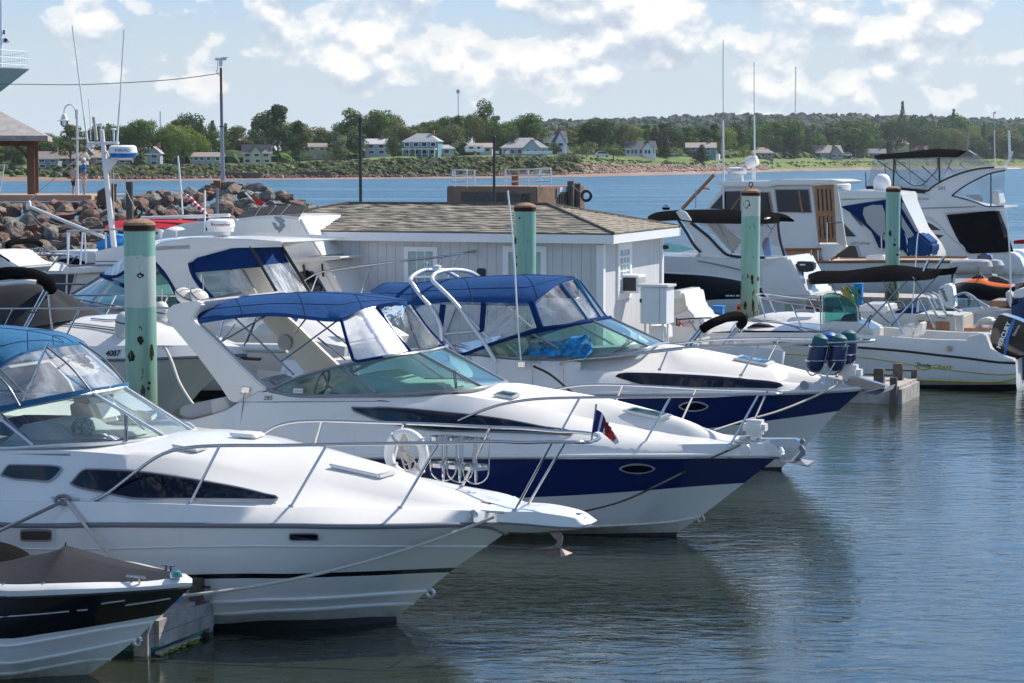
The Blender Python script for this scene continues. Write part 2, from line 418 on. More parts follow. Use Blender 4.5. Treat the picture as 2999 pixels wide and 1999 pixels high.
def m_water():
    m = bpy.data.materials.new('harbour_water'); m.use_nodes = True; t = NT(m.node_tree)
    geo = t.n('NewGeometry').outputs['Position']
    mp = t.n('Mapping',i_Scale=(.62,1.15,1)); t.link(geo,mp.inputs['Vector']); v = mp.outputs[0]
    fine = t.noise(v,5.2,4,.55,.6); mid = t.noise(v,1.3,3,.5,.3)
    calm = t.ramp(t.noise(geo,.11,3,.5),[(.35,.45),(.65,1.0)])
    yv = t.n('SeparateXYZ',i_0=geo).outputs[1]
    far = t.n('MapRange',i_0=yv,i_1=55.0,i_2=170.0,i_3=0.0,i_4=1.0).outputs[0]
    swell = t.noise(v,.42,4,.62,.5)
    h = t.m('ADD',t.m('MULTIPLY',fine,t.m('MULTIPLY',calm,.016)),t.m('MULTIPLY',mid,.024))
    h = t.m('ADD',h,t.m('MULTIPLY',t.m('MULTIPLY',swell,far),.9))
    bp = t.n('Bump',i_Strength=1.0,i_Distance=1.0,i_Height=h)
    b = t.n('BsdfPrincipled',i_Roughness=t.m('MULTIPLY_ADD',far,.3,.04),i_IOR=1.64)
    b.inputs['Specular Tint'].default_value = (.54,.87,1,1)  # blue put into the reflection tint to imitate a bluer sky
    b.inputs['Specular IOR Level'].default_value = .5
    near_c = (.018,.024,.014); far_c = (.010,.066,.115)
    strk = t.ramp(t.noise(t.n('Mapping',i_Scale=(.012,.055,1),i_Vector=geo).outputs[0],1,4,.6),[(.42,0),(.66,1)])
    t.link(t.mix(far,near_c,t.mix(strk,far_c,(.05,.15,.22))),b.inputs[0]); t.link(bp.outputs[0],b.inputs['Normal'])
    t.link(b.outputs[0],t.n('OutputMaterial').inputs[0]); return m
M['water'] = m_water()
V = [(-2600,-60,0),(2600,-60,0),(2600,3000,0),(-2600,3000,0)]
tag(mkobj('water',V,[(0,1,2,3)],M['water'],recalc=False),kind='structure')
# ================================================================= the white cruiser in front
def rail_set(F,near,posts,r=.016,mat_='steel',far=True):
    tube('bow_rail',F,near,r,M[mat_],8)
    if far: tube('bow_rail',F,[(p[0],-p[1],p[2]) for p in near],r,M[mat_],8)
    for a,b in posts:
        for s in ((1,-1) if far else (1,)):
            a2,b2 = (a[0],a[1]*s,a[2]),(b[0],b[1]*s,b[2])
            o = tube('stanchion',F,[a2,b2],r*.85,M[mat_],8)
            d = Vector(b2); V_,F_ = lathe_geo([(0,.03),(.02,.03),(.035,.0),(.035,-.012),(0,-.012)],d,10)
            mkobj('foot_plate',V_,F_,M[mat_],o,True)
def seams(F,rows,cols,m='seam',r=.0035):   # stitched seams over a canvas top
    A_ = [np.array(x) for x in rows]+[mir(x) for x in reversed(rows[:-1])]
    for c in cols: tube('seam',F,[Vector(r_[c])+Vector((0,0,.004)) for r_ in A_],r,M[m],5,40)
    for k_ in (2,len(rows)-2): tube('seam',F,[Vector(p)+Vector((0,0,.004)) for p in rows[k_]],r,M[m],5,40)
def ext(pts,u,w=None,z=None):          # carry a line aft beyond the frame to local u
    p = pts[0]; return [Vector((u,p[1] if w is None else -w,p[2] if z is None else z))]+pts
def cleat(F,px,py,w,L=.22,name='cleat'):
    p = F.L(px,py,w); o = tube(name,F,[(p.x-L/2,p.y,p.z+.03),(p.x+L/2,p.y,p.z+.03)],.012,M['steel'],8)
    for s in (-1,1): tube('horn_base',o,[(p.x+s*L*.16,p.y,p.z+.03),(p.x+s*L*.2,p.y,p.z-.03)],.012,M['steel'],6)
    return o

b1 = Fr('motor_cruiser','white motor cruiser in front with a long bow pulpit and a faded blue canvas top','boat',
        at_z(1146.7,1816.8),22,'motor cruisers moored side by side')
F = b1
sheer = F.c(D5([(0,355,1.5),(900,357,1.5),(1800,362,1.46)])+D6([(300,800,1.38),(700,802,1.18),(1000,797,.95),(1250,790,.68),(1430,795,.42),(1540,815,.2),(1598,848,0)]))
l1 = F.c(D5([(0,527,1.47),(1500,524,1.44)])+D6([(0,937,1.41),(400,938,1.24),(800,938,.92),(1150,938,.58),(1380,938,.2),(1470,938,0)]))
l2 = F.c(D5([(0,742,1.42)])+D6([(0,1127,1.33),(400,1119,1.1),(800,1105,.7),(1080,1092,.3),(1255,1085,0)]))
l3 = F.c(D5([(0,775,1.41)])+D6([(0,1160,1.31),(400,1150,1.07),(800,1135,.66),(1050,1122,.28),(1215,1118,0)]))
l4 = F.c(D5([(1600,945,1.3)])+D6([(0,1305,1.22),(400,1290,.92),(750,1265,.48),(1060,1245,0)]))
l4b = F.c(D5([(1600,1035,1.25)])+D6([(0,1380,1.1),(400,1362,.78),(720,1340,.35),(968,1332,0)]))
l5 = F.c(D5([(1600,1112,1.1)])+D6([(0,1448,.92),(400,1440,.6),(700,1424,.2),(850,1422,0)]))
l6 = [Vector((p.x-.0,p.y*.9,-.12)) for p in l5]; l7 = [Vector((p.x-.4,p.y*.3,-.5)) for p in l5]
LL = [ext(l,-8.6) for l in (sheer,l1,l2,l3,l4,l4b,l5,l6,l7)]
hull1 = loft('hull',F,LL,[M['gel'],M['beige'],M['black'],M['boot']],56,[0,0,2,0,0,0,3,3],cap0=True,angle=22)
tube('rub_rail',F,LL[0],.028,M['trim'],8,60)
tube('rub_rail',F,[(p[0],-p[1],p[2]) for p in LL[0]],.028,M['trim'],8,60)
for l in (l4,l4b): tube('spray_rail',F,[Vector((p.x,p.y-.012,p.z)) for p in ext(l,-8.6)],.02,M['gel'],6,50)
for o_,l in ((0,l1),): tube('hull_knuckle',F,[Vector((p.x,p.y-.004,p.z)) for p in ext(l,-8.6)],.012,M['gel'],6,50)
# toe rail, cabin side, foredeck
toe = F.c(D5([(0,172,1.44),(700,180,1.42),(1450,203,1.38),(2200,228,1.25)])+D6([(300,668,1.18),(860,684,.86),(1200,688,.66),(1420,696,.5),(1560,702,.33),(1660,706,.26)]))
toe2 = F.c(D5([(0,165,1.36),(700,173,1.34),(1450,196,1.30),(2200,219,1.17)])+D6([(300,660,1.10),(860,674,.78),(1200,678,.56),(1420,684,.40),(1560,692,.25),(1660,700,.18)]))
crs = F.c(D4([(0,1222,1.2),(600,1232,1.18),(1200,1278,1.08),(1700,1335,.98),(2349,1480,.84)])+D6([(300,540,.74),(560,605,.64),(850,655,.50),(1200,668,.36),(1450,676,.22),(1660,692,.1)]))
cen = F.c(D4([(0,1085),(600,1080),(1100,1075),(1500,1070),(1790,1060),(2000,1092),(2280,1130)])+D6([(0,218),(240,256),(480,318),(750,385),(1000,478),(1280,575),(1540,650),(1660,690)]))
rows = [resample(ext(sheer[:-2]+[F.L(1460,1535,.3)],-8.6),60)]+[resample(ext(l,-8.6),60) for l in (toe,toe2)]
vr = vault_rows(ext(crs,-8.6),ext(cen,-8.6,0),60,7,2.0)
rows += vr; far = [mir(r) for r in reversed(rows[:-1])]
V,Fc,mi = gridmesh(rows+far,None,True,True)
deck1 = mkobj('deck',V,Fc,M['gel'],F,True,50)
# pulpit
pu = F.c(D6([(1380,778,.62),(1480,778,.50),(1560,778,.40),(1750,790,.32),(1950,808,.27),(2100,812,.20),(2165,803,.12),(2187,797,0)]))
pt = F.c(D6([(1380,700,.56),(1480,700,.44),(1560,703,.36),(1750,700,.29),(1950,722,.24),(2080,745,.18),(2130,752,.1),(2140,754,0)]))
pm = F.c(D6([(1380,742,.60),(1480,742,.48),(1560,742,.38),(1750,762,.31),(1950,785,.26),(2110,790,.19),(2178,785,.12),(2192,782,0)]))
pb = F.c(D6([(1380,800,.46),(1480,812,.30),(1560,836,.16),(1750,845,.12),(1950,832,.1),(2100,822,.08),(2150,815,.05),(2170,810,0)]))
pc = [Vector((p.x,0,p.z+.012)) for p in pt]
loft('pulpit',F,[pb,pu,pm,pt,pc],M['gel'],24,center=True,cap0=True,angle=35)
tube('pulpit_rub_strip',F,[Vector((p.x,p.y-.004,p.z)) for p in pu],.012,M['trim'],6)
# pulpit slot cover, light, anchor
lathe('bow_light',F,[(0,.05),(.05,.045),(.075,.02),(.08,0),(0,0)],F.L(*D6([(2095,742)])[0],0),M['steel'],16)
an = Fr('anchor','rusty plough anchor hanging under the long white bow pulpit','anchor',b1.M @ b1.L(*D6([(1945,845)])[0],0)+b1.org,22)
prism('shank',an,an.c(D6([(1900,843),(1965,838),(1992,870),(1985,925),(1960,960),(1930,950),(1955,905),(1925,870)]),0),M['rusty'],.03)
fl = an.c(D6([(1762,968),(1850,955),(1930,935),(1975,950),(2005,985),(2060,985),(1995,1010),(1950,1018),(1880,1010)]),0)
Vx = [fl[0],fl[3],fl[5]]; c0 = an.L(*D6([(1935,1015)])[0],0)
L1_,R1_ = an.L(*D6([(1900,1008)])[0],.02),an.L(*D6([(2060,985)])[0],.0)
mkobj('fluke',[fl[0],fl[2]+Vector((0,-.0,.0)),an.L(*D6([(1975,950)])[0],0),an.L(*D6([(1890,1012)])[0],.18),an.L(*D6([(1980,1016)])[0],.26),an.L(*D6([(2062,985)])[0],-.24),an.L(*D6([(1980,975)])[0],-.12)],
      [(0,3,2,1),(3,4,2),(0,1,6),(1,2,6),(2,5,6),(4,5,2)],M['rusty'],an)
# rails
nr = F.c(D5([(700,180,1.37),(800,130,1.34),(975,0,1.28)])+D1([(0,1395,1.24),(90,1350,1.22),(230,1318,1.2),(440,1304,1.16),(900,1302,1.06),(1400,1292,.9),(1950,1284,.7),(2351,1276,.55)])+D6([(1700,224,.5),(1920,220,.42),(2100,222,.3),(2175,222,.14),(2195,216,0)]))
posts = [F.c([a,b]) for a,b in (
    (D1([(455,1306,1.16)])[0],D5([(1450,203,1.33)])[0]),
    (D6([(372,236,.93)])[0],D6([(120,672,1.2)])[0]),
    (D6([(1140,226,.68)])[0],D6([(872,682,.8)])[0]),
    )]
rail_set(F,nr,posts,.019); rail_set(F,F.c(D6([(1920,222,.34),(1925,223,.34)])),[F.c([a,b]) for a,b in ((D6([(1920,222,.34)])[0],D6([(1660,700,.27)])[0]),(D6([(2010,222,-.2)])[0],D6([(1738,680,-.2)])[0]))],.017,far=False)
# wind screen
wb = F.c(D4([(0,1212,1.2),(290,1200,1.18),(700,1180,1.06),(1060,1160,.74),(1425,1115,.29),(1562,1094,0)]))
wt = F.c(D4([(0,905,1.08),(200,850,.98),(500,790,.70),(790,735,.33),(950,711,0)]))
wbb = ext(wb,-6.3); wtt = ext(wt,-6.3,z=wb[0].z+.1)
loft('windshield',F,[wbb,wtt],M['glass'],40,center=False,mirror=True,smooth=True)
tube('windshield_frame',F,wbb,.022,M['alu'],6,40,mirror=True)
tube('windshield_frame',F,wtt,.018,M['alu'],6,40,mirror=True)
for a,b in (((790,733,.33),(1425,1115,.29)),((-40,920,1.08),(285,1185,1.18))):
    a,b = F.c(D4([a,b])); tube('mullion',F,[a,b],.02,M['alu'],6); tube('mullion',F,[(a[0],-a[1],a[2]),(b[0],-b[1],b[2])],.02,M['alu'],6)
# canvas top and clear curtains
ct = F.c(D4([(0,168),(200,190),(380,225),(480,258),(548,300)]),0)
ce = F.c(D4([(0,488,.88),(70,440,.80),(230,372,.58),(405,335,.31),(548,314,0)]))
ce = ext(ce,ce[0][0]-2.2,z=ce[0][2]+.05); ct = ext(ct,ce[0][0]-.3,0,ct[0][2]+.1)
rows = vault_rows(ce,ct,34,8,2.6); lip = [r.copy() for r in rows[:1]]; lip[0][:,2] -= .05
seams(F,rows,(20,27,31)); rows = lip+rows; V,Fc,mi = gridmesh(rows+[mir(r) for r in reversed(rows[:-1])])
mkobj('canvas_top',V,Fc,M['canvas2'],F,True,60)
cb = F.c(D4([(0,872,1.09),(200,832,.99),(500,772,.71),(790,722,.34),(950,700,0)]))
cbb = ext(cb,ce[0][0]); loft('clear_curtain',F,[cbb,[Vector((p[0],p[1]*1.0,p[2]-.03)) for p in ce]],M['vin'],36,mirror=True,smooth=True)
band = [[Vector((p.x,p.y-.012,p.z+h)) for p in cbb] for h in (.035,-.03)]
loft('curtain_hem',F,band,M['canvas2'],36)
for a,b in (((405,335,.32),(785,715,.35)),((-40,560,.95),(175,845,1.02))):
    a,b = F.c(D4([a,b])); mid = (a+b)/2+Vector((.03,-.02,.03))
    for s in (1,-1): tube('curtain_zip',F,[(q[0],q[1]*s-(.01 if s > 0 else -.01),q[2]) for q in (a,mid,b)],.012,M['trim'],6)
for a,b in (((690,385,-.2),(210,735,.9)),((170,870,.9),(410,300,.6)),((0,905,1.0),(290,1180,1.1)),((0,520,.9),(250,780,.9))):
    tube('canvas_bow',F,F.c(D4([a,b])),.013,M['steel'],6)
# dash, seats and things behind the screen
dashp = F.c(D4([(0,1180),(180,1010),(300,985),(430,980),(540,1020),(640,1085),(900,1090),(1000,1160)]),.85)
prism('dashboard',F,dashp,M['dash'],.75,bevel=.04)
prism('seat',F,F.c(D4([(-60,1100),(-20,960),(130,960),(420,965),(150,1120)]),.3),M['canvas'],.5,bevel=.04)
prism('seat',F,F.c(D4([(570,800),(640,770),(780,790),(880,1000),(600,1020)]),-.4),M['gel'],.5,bevel=.06)
mt = F.hit(bvh(deck1),*D4([(715,1075)])[0],0)
cap = Fr('cap','green and white patterned cap lying on the dashboard behind the windshield','cap',b1.M @ b1.L(*D4([(715,1078)])[0],.7)+b1.org,22)
M['capm'] = mat('patterned_cloth',(.20,.38,.36),.9,var=(28,.95))
lathe('crown',cap,[(0,.17),(.06,.165),(.11,.13),(.13,.07),(.135,0),(0,0)],(0,0,0),M['capm'],16)
prism('brim',cap,[(-.02,-.12,.005),(.19,-.12,.0),(.24,-.02,.0),(.2,.08,.0),(0,.1,.005)],M['capm'],0,direction=Vector((0,0,.012)))
# wiper
for q in (((1075,920,.6),(1080,1150,.74)),((1095,915,.58),(1092,1150,.73)),((1085,915,.6),(1240,1050,.45))):
    tube('wiper',F,F.c(D4(list(q))),.009,M['steel'],6)
# windows
ba = bvh(deck1)
w1 = D4([(612,1512),(745,1392),(1100,1406),(1330,1430)])+D5([(1600,34),(1850,82),(2040,130),(2128,155)])
w1b = D4([(612,1516)])+D5([(560,55),(800,112),(1060,160),(1400,163),(1800,168),(2050,173),(2128,170)])
wf = decal('side_window',F,[(p[0],p[1]-6) for p in w1],[(p[0]-2,p[1]+6) for p in w1b],ba,M['gel'],.004,30,2)
decal('pane',wf if False else F,w1,w1b,ba,M['dark'],.012,30,2).parent = wf
o = decal('side_window',F,D4([(-5,1440),(90,1344),(300,1345),(520,1358),(548,1385)]),D4([(-5,1462),(120,1488),(300,1500),(420,1512),(548,1388)]),ba,M['gel'],.004,20,2)
decal('pane',F,D4([(12,1440),(95,1354),(300,1357),(500,1368),(530,1385)]),D4([(12,1455),(120,1474),(300,1488),(405,1498),(530,1388)]),ba,M['dark'],.012,20,2).parent = o
def moulding(F,lo,bt,r=.011,m='greyt'):
    L_ = surf_line(F,lo+[lo[0]],bt,.014,90); L_ and tube('window_moulding',F,L_,r,M[m],6,110,smooth=False)
moulding(F,w1+list(reversed(w1b)),ba); moulding(F,D4([(12,1440),(95,1354),(300,1357),(500,1368),(530,1385),(405,1498),(300,1488),(120,1474)]),ba)
prism('white_fill_panel',F,F.c(D4([(-60,540),(430,470),(580,620),(660,780),(430,800),(0,900)]),-.85),M['gel'],.04)  # added white panel, brightens the dark cockpit seen through the curtain
prism('window_seam',F,[Vector(p) for p in F.c(D5([(1235,2),(1250,2),(1250,158),(1230,158)]),1.22)],M['dark'],.01)
# hull portlights
bh = bvh(hull1)
for cx_,cy_,a_,b_ in ((*D5([(282,435)])[0],53,23),(*D6([(213,872)])[0],48,14)):
    def ring(a,b,off,nm,mt_,par=None):
        n = 24; V = []
        for k in range(n):
            t = 2*math.pi*k/n; e = .32
            xx = math.copysign(abs(math.cos(t))**e,math.cos(t))*a; yy = math.copysign(abs(math.sin(t))**e,math.sin(t))*b
            V.append(F.hit(bh,cx_+xx,cy_+yy,off)[0])
        return mkobj(nm,V,[tuple(range(n))],mt_,F)
    fr_ = ring(a_,b_,.012,'portlight',M['gel']); bz = ring(a_*.9,b_*.82,.016,'bezel',M['greyt']); bz.parent = fr_
    gg = ring(a_*.82,b_*.55,.02,'pane',M['dark']); gg.parent = fr_
# deck hatches
for q,nm in ((((1980,1122),(2130,1100),(2285,1112),(2200,1140)),'d4'),(((1485,1222),(1560,1190),(1800,1225),(1690,1258)),'d4'),(((390,405),(520,372),(855,452),(740,482)),'d6')):
    C_ = D4 if nm == 'd4' else D6
    pts = [F.hit(ba,*p,.012) for p in C_(list(q))]
    pts = [p[0] for p in pts if p]
    if len(pts) == 4: prism('deck_hatch',F,pts,M['gel'],bevel=.012,direction=Vector((-.03,0,.045)))
tube('grab_rail',F,F.c(D4([(0,1258,1.2),(600,1262,1.2)])),.013,M['steel'],6)
cl1 = cleat(F,*D5([(500,178)])[0],1.42,.34); cl2 = cleat(F,*D6([(1510,722)])[0],.45,.26)
lathe('vent',F,[(0,.0),(.05,.0),(.052,.008),(0,.01)],F.L(*D6([(1378,722)])[0],.56),M['vinylg'],18,'Y')
tubes('anchor_chain',F,[F.c(D6([(1300,628,.1),(1330,640,.12),(1350,630,.1),(1400,650,.1),(1450,642,.08),(1520,655,.05)])),F.c(D6([(1340,622,.0),(1400,632,.0),(1440,655,.05)]))],.02,M['rusty'],6,True)
# ropes of the boat in front
def rope(label,pts,mt_='rope',r=.016,F_=None,name='mooring_rope'):
    g = tube_geo(pts,r,7,40); o = mkobj(name,g[0],g[1],M[mt_],None,True,60,recalc=False)
    return tag(o,label,'rope','mooring lines of the moored boats')
def sag(ab,s):
    a,b_ = ab; return [a.lerp(b_,t/12)-Vector((0,0,4*s*(t/12)*(1-t/12))) for t in range(13)]
def WP(F_,pts): return [F_.M @ p+F_.org for p in F_.c(pts)]
rope('pale rope from the cleat on the pulpit down to the near finger dock',sag(WP(b1,D6([(1520,735,.5)])+D5([(1390,900,2.2)])),.13),r=.018)
rope('grey rope running left from the side cleat of the front white cruiser',WP(b1,D5([(490,170,1.46),(400,215,1.55),(200,310,1.7),(0,400,1.9),(-200,500,2.2)])),'trim',.02)
rope('grey rope hanging from the side cleat down behind the black bow cover',WP(b1,D5([(510,175,1.46),(600,290,1.52),(700,425,1.6),(860,602,1.7),(1000,800,1.8)])),'rope',.02)
# coil on the cleat
tubes('cleat_hitch',F,[F.c(D5([(420,185,1.47),(440,145,1.44),(490,135,1.4),(530,165,1.44),(500,195,1.48),(430,190,1.48)]))],.02,M['trim'],6,True)

# ================================================================= life ring, line, holders, flag
def on(F_,pt): return F_.M @ F_.L(*pt)+F_.org
lr = Fr('life_ring','pale life ring tied to the far bow rail of the front white cruiser','life ring',on(b1,D6([(917,305)])[0]+(-.72,)),22)
V,Fc = [],[]
n1,n2 = 40,12
for i in range(n1):
    t = 2*math.pi*i/n1
    for k in range(n2):
        s = 2*math.pi*k/n2; r_ = .212+.054*math.cos(s)
        V.append((r_*math.cos(t),.05*math.sin(s),r_*1.08*math.sin(t)))
Fc = [(i*n2+k,i*n2+(k+1) % n2,((i+1) % n1)*n2+(k+1) % n2,((i+1) % n1)*n2+k) for i in range(n1) for k in range(n2)]
mkobj('ring',V,Fc,M['pad'],lr,True)
for a in (40,130,220,320):
    t = R(a); c_ = Vector((.212*math.cos(t),0,.228*math.sin(t))); d_ = c_.normalized()
    V,Fc = tube_geo([c_+d_*.06*math.cos(s)+Vector((0,.056*math.sin(s),0)) for s in [2*math.pi*k/12 for k in range(13)]],.012,6,closed=True)
    mkobj('band',V,Fc,M['vinylg'],lr,True,recalc=False)
hk = Fr('rope_coil','coiled white throwing line hanging in the life ring','rope',on(b1,D6([(905,165)])[0]+(-.62,)),22)
random.seed(4); ph = []
for k in range(9):
    a,b_ = random.uniform(-.04,.04),random.uniform(.28,.42)
    ph.append([(a*.3,0,0),(a-.035,-.02*k/9,-b_*.4),(a*1.2,-.03,-b_*.62),(a+.06,-.02,-b_),(a+.1,0,-b_*.8),(a*.4+.02,-.03,-b_*.55),(a+.04,-.02,-b_*.3),(a*.3,0,0)])
V,Fc = join_geo([tube_geo(p,.008,6,30) for p in ph]); mkobj('line',V,Fc,M['rope'],hk,True,recalc=False)
V,Fc = join_geo([tube_geo([(.045*math.cos(t),.03*math.sin(t)-.02,-.19-.012*j) for t in [2*math.pi*k/10 for k in range(11)]],.008,6) for j in range(5)])
mkobj('wrap',V,Fc,M['rope'],hk,True,recalc=False)
for k,px in enumerate((1172,1285,1395)):
    fh = Fr('fender_holder',['leftmost empty steel fender basket beside the life ring','middle empty steel fender basket of three on the bow rail','rightmost empty steel fender basket by the slanted stanchion'][k],'fender basket',on(b1,D6([(px,192+9*k)])[0]+(-.62,)),22,'empty fender baskets on the bow rail')
    for j,(h,rr) in enumerate(((0,.135),(-.29,.14))):
        V,Fc = [],[]
        for i in range(24):
            t = 2*math.pi*i/24
            for dr,dz in ((0,-.02),(.006,-.02),(.006,.02),(0,.02)): V.append(((rr+dr)*math.cos(t),(rr+dr)*math.sin(t),h+dz))
        Fc = [(i*4+q,i*4+(q+1) % 4,((i+1) % 24)*4+(q+1) % 4,((i+1) % 24)*4+q) for i in range(24) for q in range(4)]
        mkobj('hoop',V,Fc,M['steel'],fh,True)
    for a in (0,90):
        t = R(a+20); c_,s_ = math.cos(t)*.142,math.sin(t)*.142
        pts = [(c_,s_,.03),(c_,s_,-.28),(c_*.92,s_*.92,-.38),(c_*.5,s_*.5,-.45),(0,0,-.47),(-c_*.5,-s_*.5,-.45),(-c_*.92,-s_*.92,-.38),(-c_,-s_,-.28),(-c_,-s_,.03)]
        V,Fc = tube_geo(pts,.009,6,30); mkobj('cage_bar',V,Fc,M['steel'],fh,True,recalc=False)
fg = Fr('pennant','small blue white and red maple leaf pennant on the tip of the front bow rail','flag',on(b1,D2([(1722,1385)])[0]+(0,)),22)
tube('staff',fg,[fg.L(*D2([(1722,1385)])[0]),fg.L(*D2([(1755,1135)])[0])],.010,M['greyt'],6)
fl_t = D2([(1752,1170),(1790,1195),(1835,1270),(1880,1340),(1912,1400)]); fl_b = D2([(1725,1335),(1770,1325),(1830,1360),(1855,1390),(1885,1415)])
A_ = resample([fg.L(*p,.02*math.sin(i*2.2)) for i,p in enumerate(fl_t)],25); B_ = resample([fg.L(*p,.02*math.sin(i*2.2+1)) for i,p in enumerate(fl_b)],25)
rows = [A_*(1-k/6)+B_*k/6 for k in range(7)]
for r_ in rows: r_[:,1] += .012*np.sin(np.linspace(0,9,25))
V,Fc,_ = gridmesh(rows); 
M['flagb'] = mat('flag_blue',(.012,.02,.13),.8); M['flagw'] = mat('flag_white',(.75,.75,.78),.8); M['flagr'] = mat('flag_red',(.62,.03,.015),.8)
mi = []
for r_ in range(6):
    for i in range(24):
        f_ = i/24; mi.append(0 if f_ < .16 else 1 if f_ < .24 else 0 if f_ < .36 else 1 if f_ < .44 else 2 if (f_ < .86 and (r_ not in (0,5) or f_ < .72)) else 1)
M['leaf'] = mat('dark_red_leaf',(.20,.012,.01),.8)
prism('maple_leaf',fg,fg.c(D2([(1812,1238),(1822,1262),(1840,1258),(1838,1280),(1862,1300),(1850,1312),(1858,1335),(1840,1338),(1835,1352),(1825,1332),(1810,1325),(1814,1305),(1800,1290),(1812,1280),(1808,1258)]),.05),M['leaf'],.004)
mkobj('cloth',V,Fc,[M['flagb'],M['flagw'],M['flagr']],fg,True,60,mi,recalc=False)

# ================================================================= the navy and white cruiser, numbered 285
b2 = Fr('motor_cruiser','navy and white cruiser numbered 285 with radar arch and blue bimini top','boat',at_z(*D7([(510,668)])[0]),22,'motor cruisers moored side by side')
F = b2
Z_ = lambda y: [(500,y,1.42)]
sheer = F.c(S_([(560,1338,1.42),(900,1337,1.42),(1300,1335,1.36),(1600,1335,1.2),(1850,1334,.93),(2050,1333,.6),(2180,1332,.3),(2250,1332,.1),(2284,1333,0)]))
hb = F.c(S_([(560,1475,1.36),(900,1474,1.36),(1300,1468,1.26),(1457,1460,1.14),(1700,1449,.82),(1900,1435,.5),(2060,1422,.2),(2179,1414,0)]))
hc = F.c(S_([(560,1545,1.3),(900,1545,1.3),(1300,1545,1.1),(1600,1545,.78),(1800,1538,.46),(1960,1528,.16),(2052,1512,0)]))
hw = F.c(S_([(560,1566,1.15),(1300,1566,.85),(1700,1563,.4),(1985,1558,0)]))
hk_ = [Vector((p.x-.05,p.y*.9,-.12)) for p in hw]; hk2 = [Vector((p.x-.4,p.y*.3,-.5)) for p in hw]
sheer,hb,hc,hw,hk_,hk2 = [ext(l,-6.9) for l in (sheer,hb,hc,hw,hk_,hk2)]
hull2 = loft('hull',F,[sheer,hb,hc,hw,hk_,hk2],[M['gel_b'],M['navy'],M['boot']],56,[1,0,0,2,2],cap0=True,angle=25)
tube('rub_rail',F,sheer,.028,M['gel'],8,60,mirror=True)
tube('rub_strip',F,[Vector((p.x,p.y-.02,p.z-.035)) for p in sheer],.012,M['steel'],6,60)
tube('spray_rail',F,[Vector((p.x,p.y-.012,p.z)) for p in hc],.016,M['gel_b'],6,50)
toe = F.c(D1([(-200,1290,1.38),(300,1285,1.38)])+S_([(700,1298,1.38),(1000,1299,1.36),(1300,1299,1.3),(1600,1299,1.13),(1850,1300,.86),(2050,1300,.55),(2150,1298,.36),(2245,1299,.1),(2262,1302,0)]))
mid = F.c(D1([(-200,1210,1.36),(120,1160,1.35),(700,1040,1.34),(1320,1032,1.28),(1700,1060,1.22),(2100,1110,1.12)])+D2([(1100,1205,1.0),(1500,1262,.83),(1900,1320,.6),(2200,1365,.42)])+S_([(2050,1290,.36),(2150,1293,.24),(2240,1297,.07),(2262,1301,0)]))
crs = F.c(D1([(-200,1150,1.3),(280,1131,1.3),(400,1095,1.3),(520,1050,1.3),(620,985,1.28),(780,930,1.25),(1000,972,1.2),(1400,972,1.12),(1800,972,1.0)])+D2([(760,1072,.9),(1050,1110,.78),(1350,1160,.66),(1700,1232,.48),(2000,1290,.34),(2250,1335,.22)])+S_([(2040,1280,.2),(2150,1289,.12),(2240,1296,.03),(2262,1301,0)]))
cen = F.c(D1([(1250,930),(1500,925),(1800,915),(2100,900)])+D2([(1000,1000),(1135,992),(1290,1015),(1480,1042),(1800,1092),(2000,1140),(2351,1238)])+D3([(880,1195),(1060,1252),(1200,1275),(1300,1293),(1325,1300)]))
rows = [resample(l,60) for l in (ext(sheer[1:-1]+[Vector(toe[-1])-Vector((0,0,.04))],-6.9),ext(toe,-6.9),ext(mid,-6.9),ext(crs,-6.9))]
V,Fc,mi = gridmesh(rows); V2,F2,_ = gridmesh([mir(r) for r in rows])
V = np.concatenate([V,V2]); Fc = Fc+[tuple(i+len(V2) for i in f) for f in F2]
cab2 = mkobj('deck',V,Fc,M['gel'],F,True,60)
ds = [p for p in F.c(D1([(1250,972,1.14),(1400,972,1.12),(1800,972,1.0)])+D2([(760,1072,.9),(1050,1110,.78),(1350,1160,.66),(1700,1232,.48),(2000,1290,.34),(2250,1335,.22)])+S_([(2040,1280,.2),(2150,1289,.12),(2240,1296,.03),(2262,1301,0)]))]
vr = vault_rows(ds,cen,50,7,2.0); V,Fc,mi = gridmesh(vr+[mir(r) for r in reversed(vr[:-1])])
deck2 = mkobj('foredeck',V,Fc,M['deck'],F,True,50)
zc = .55
box('cockpit_floor',F,(-5.0,0,zc),(4.2,2.4,.05),M['gel'])
box('transom',F,(-6.85,0,.85),(.12,2.7,.9),M['gel'],bevel=.03)
for s in (-1,1): box('cockpit_side',F,(-5.3,s*1.22,.95),(3.2,.06,.85),M['gel'])
# windscreen
wb = F.c(D1([(795,925,1.24),(960,962,1.2),(1400,957,1.12),(1800,942,.98),(2060,928,.8),(2268,903,.4),(2370,880,0)]))
wt = F.c(D1([(795,922,1.22),(1000,832,1.16),(1200,775,1.12),(1400,727,1.06),(1600,690,.94),(1825,662,.42),(1900,652,0)]))
loft('windshield',F,[wb,wt],M['teal'],40,smooth=True)
tube('windshield_frame',F,wb,.026,M['greyt'],6,40,mirror=True); tube('windshield_frame',F,wt,.024,M['greyt'],6,40,mirror=True)
for a,b in (((1825,662,.42),(2268,903,.4)),((1290,765,1.08),(1530,938,1.1))):
    a,b = F.c(D1([a,b])); tube('mullion',F,[a,b],.022,M['greyt'],6); tube('mullion',F,[(a[0],-a[1],a[2]),(b[0],-b[1],b[2])],.022,M['greyt'],6)
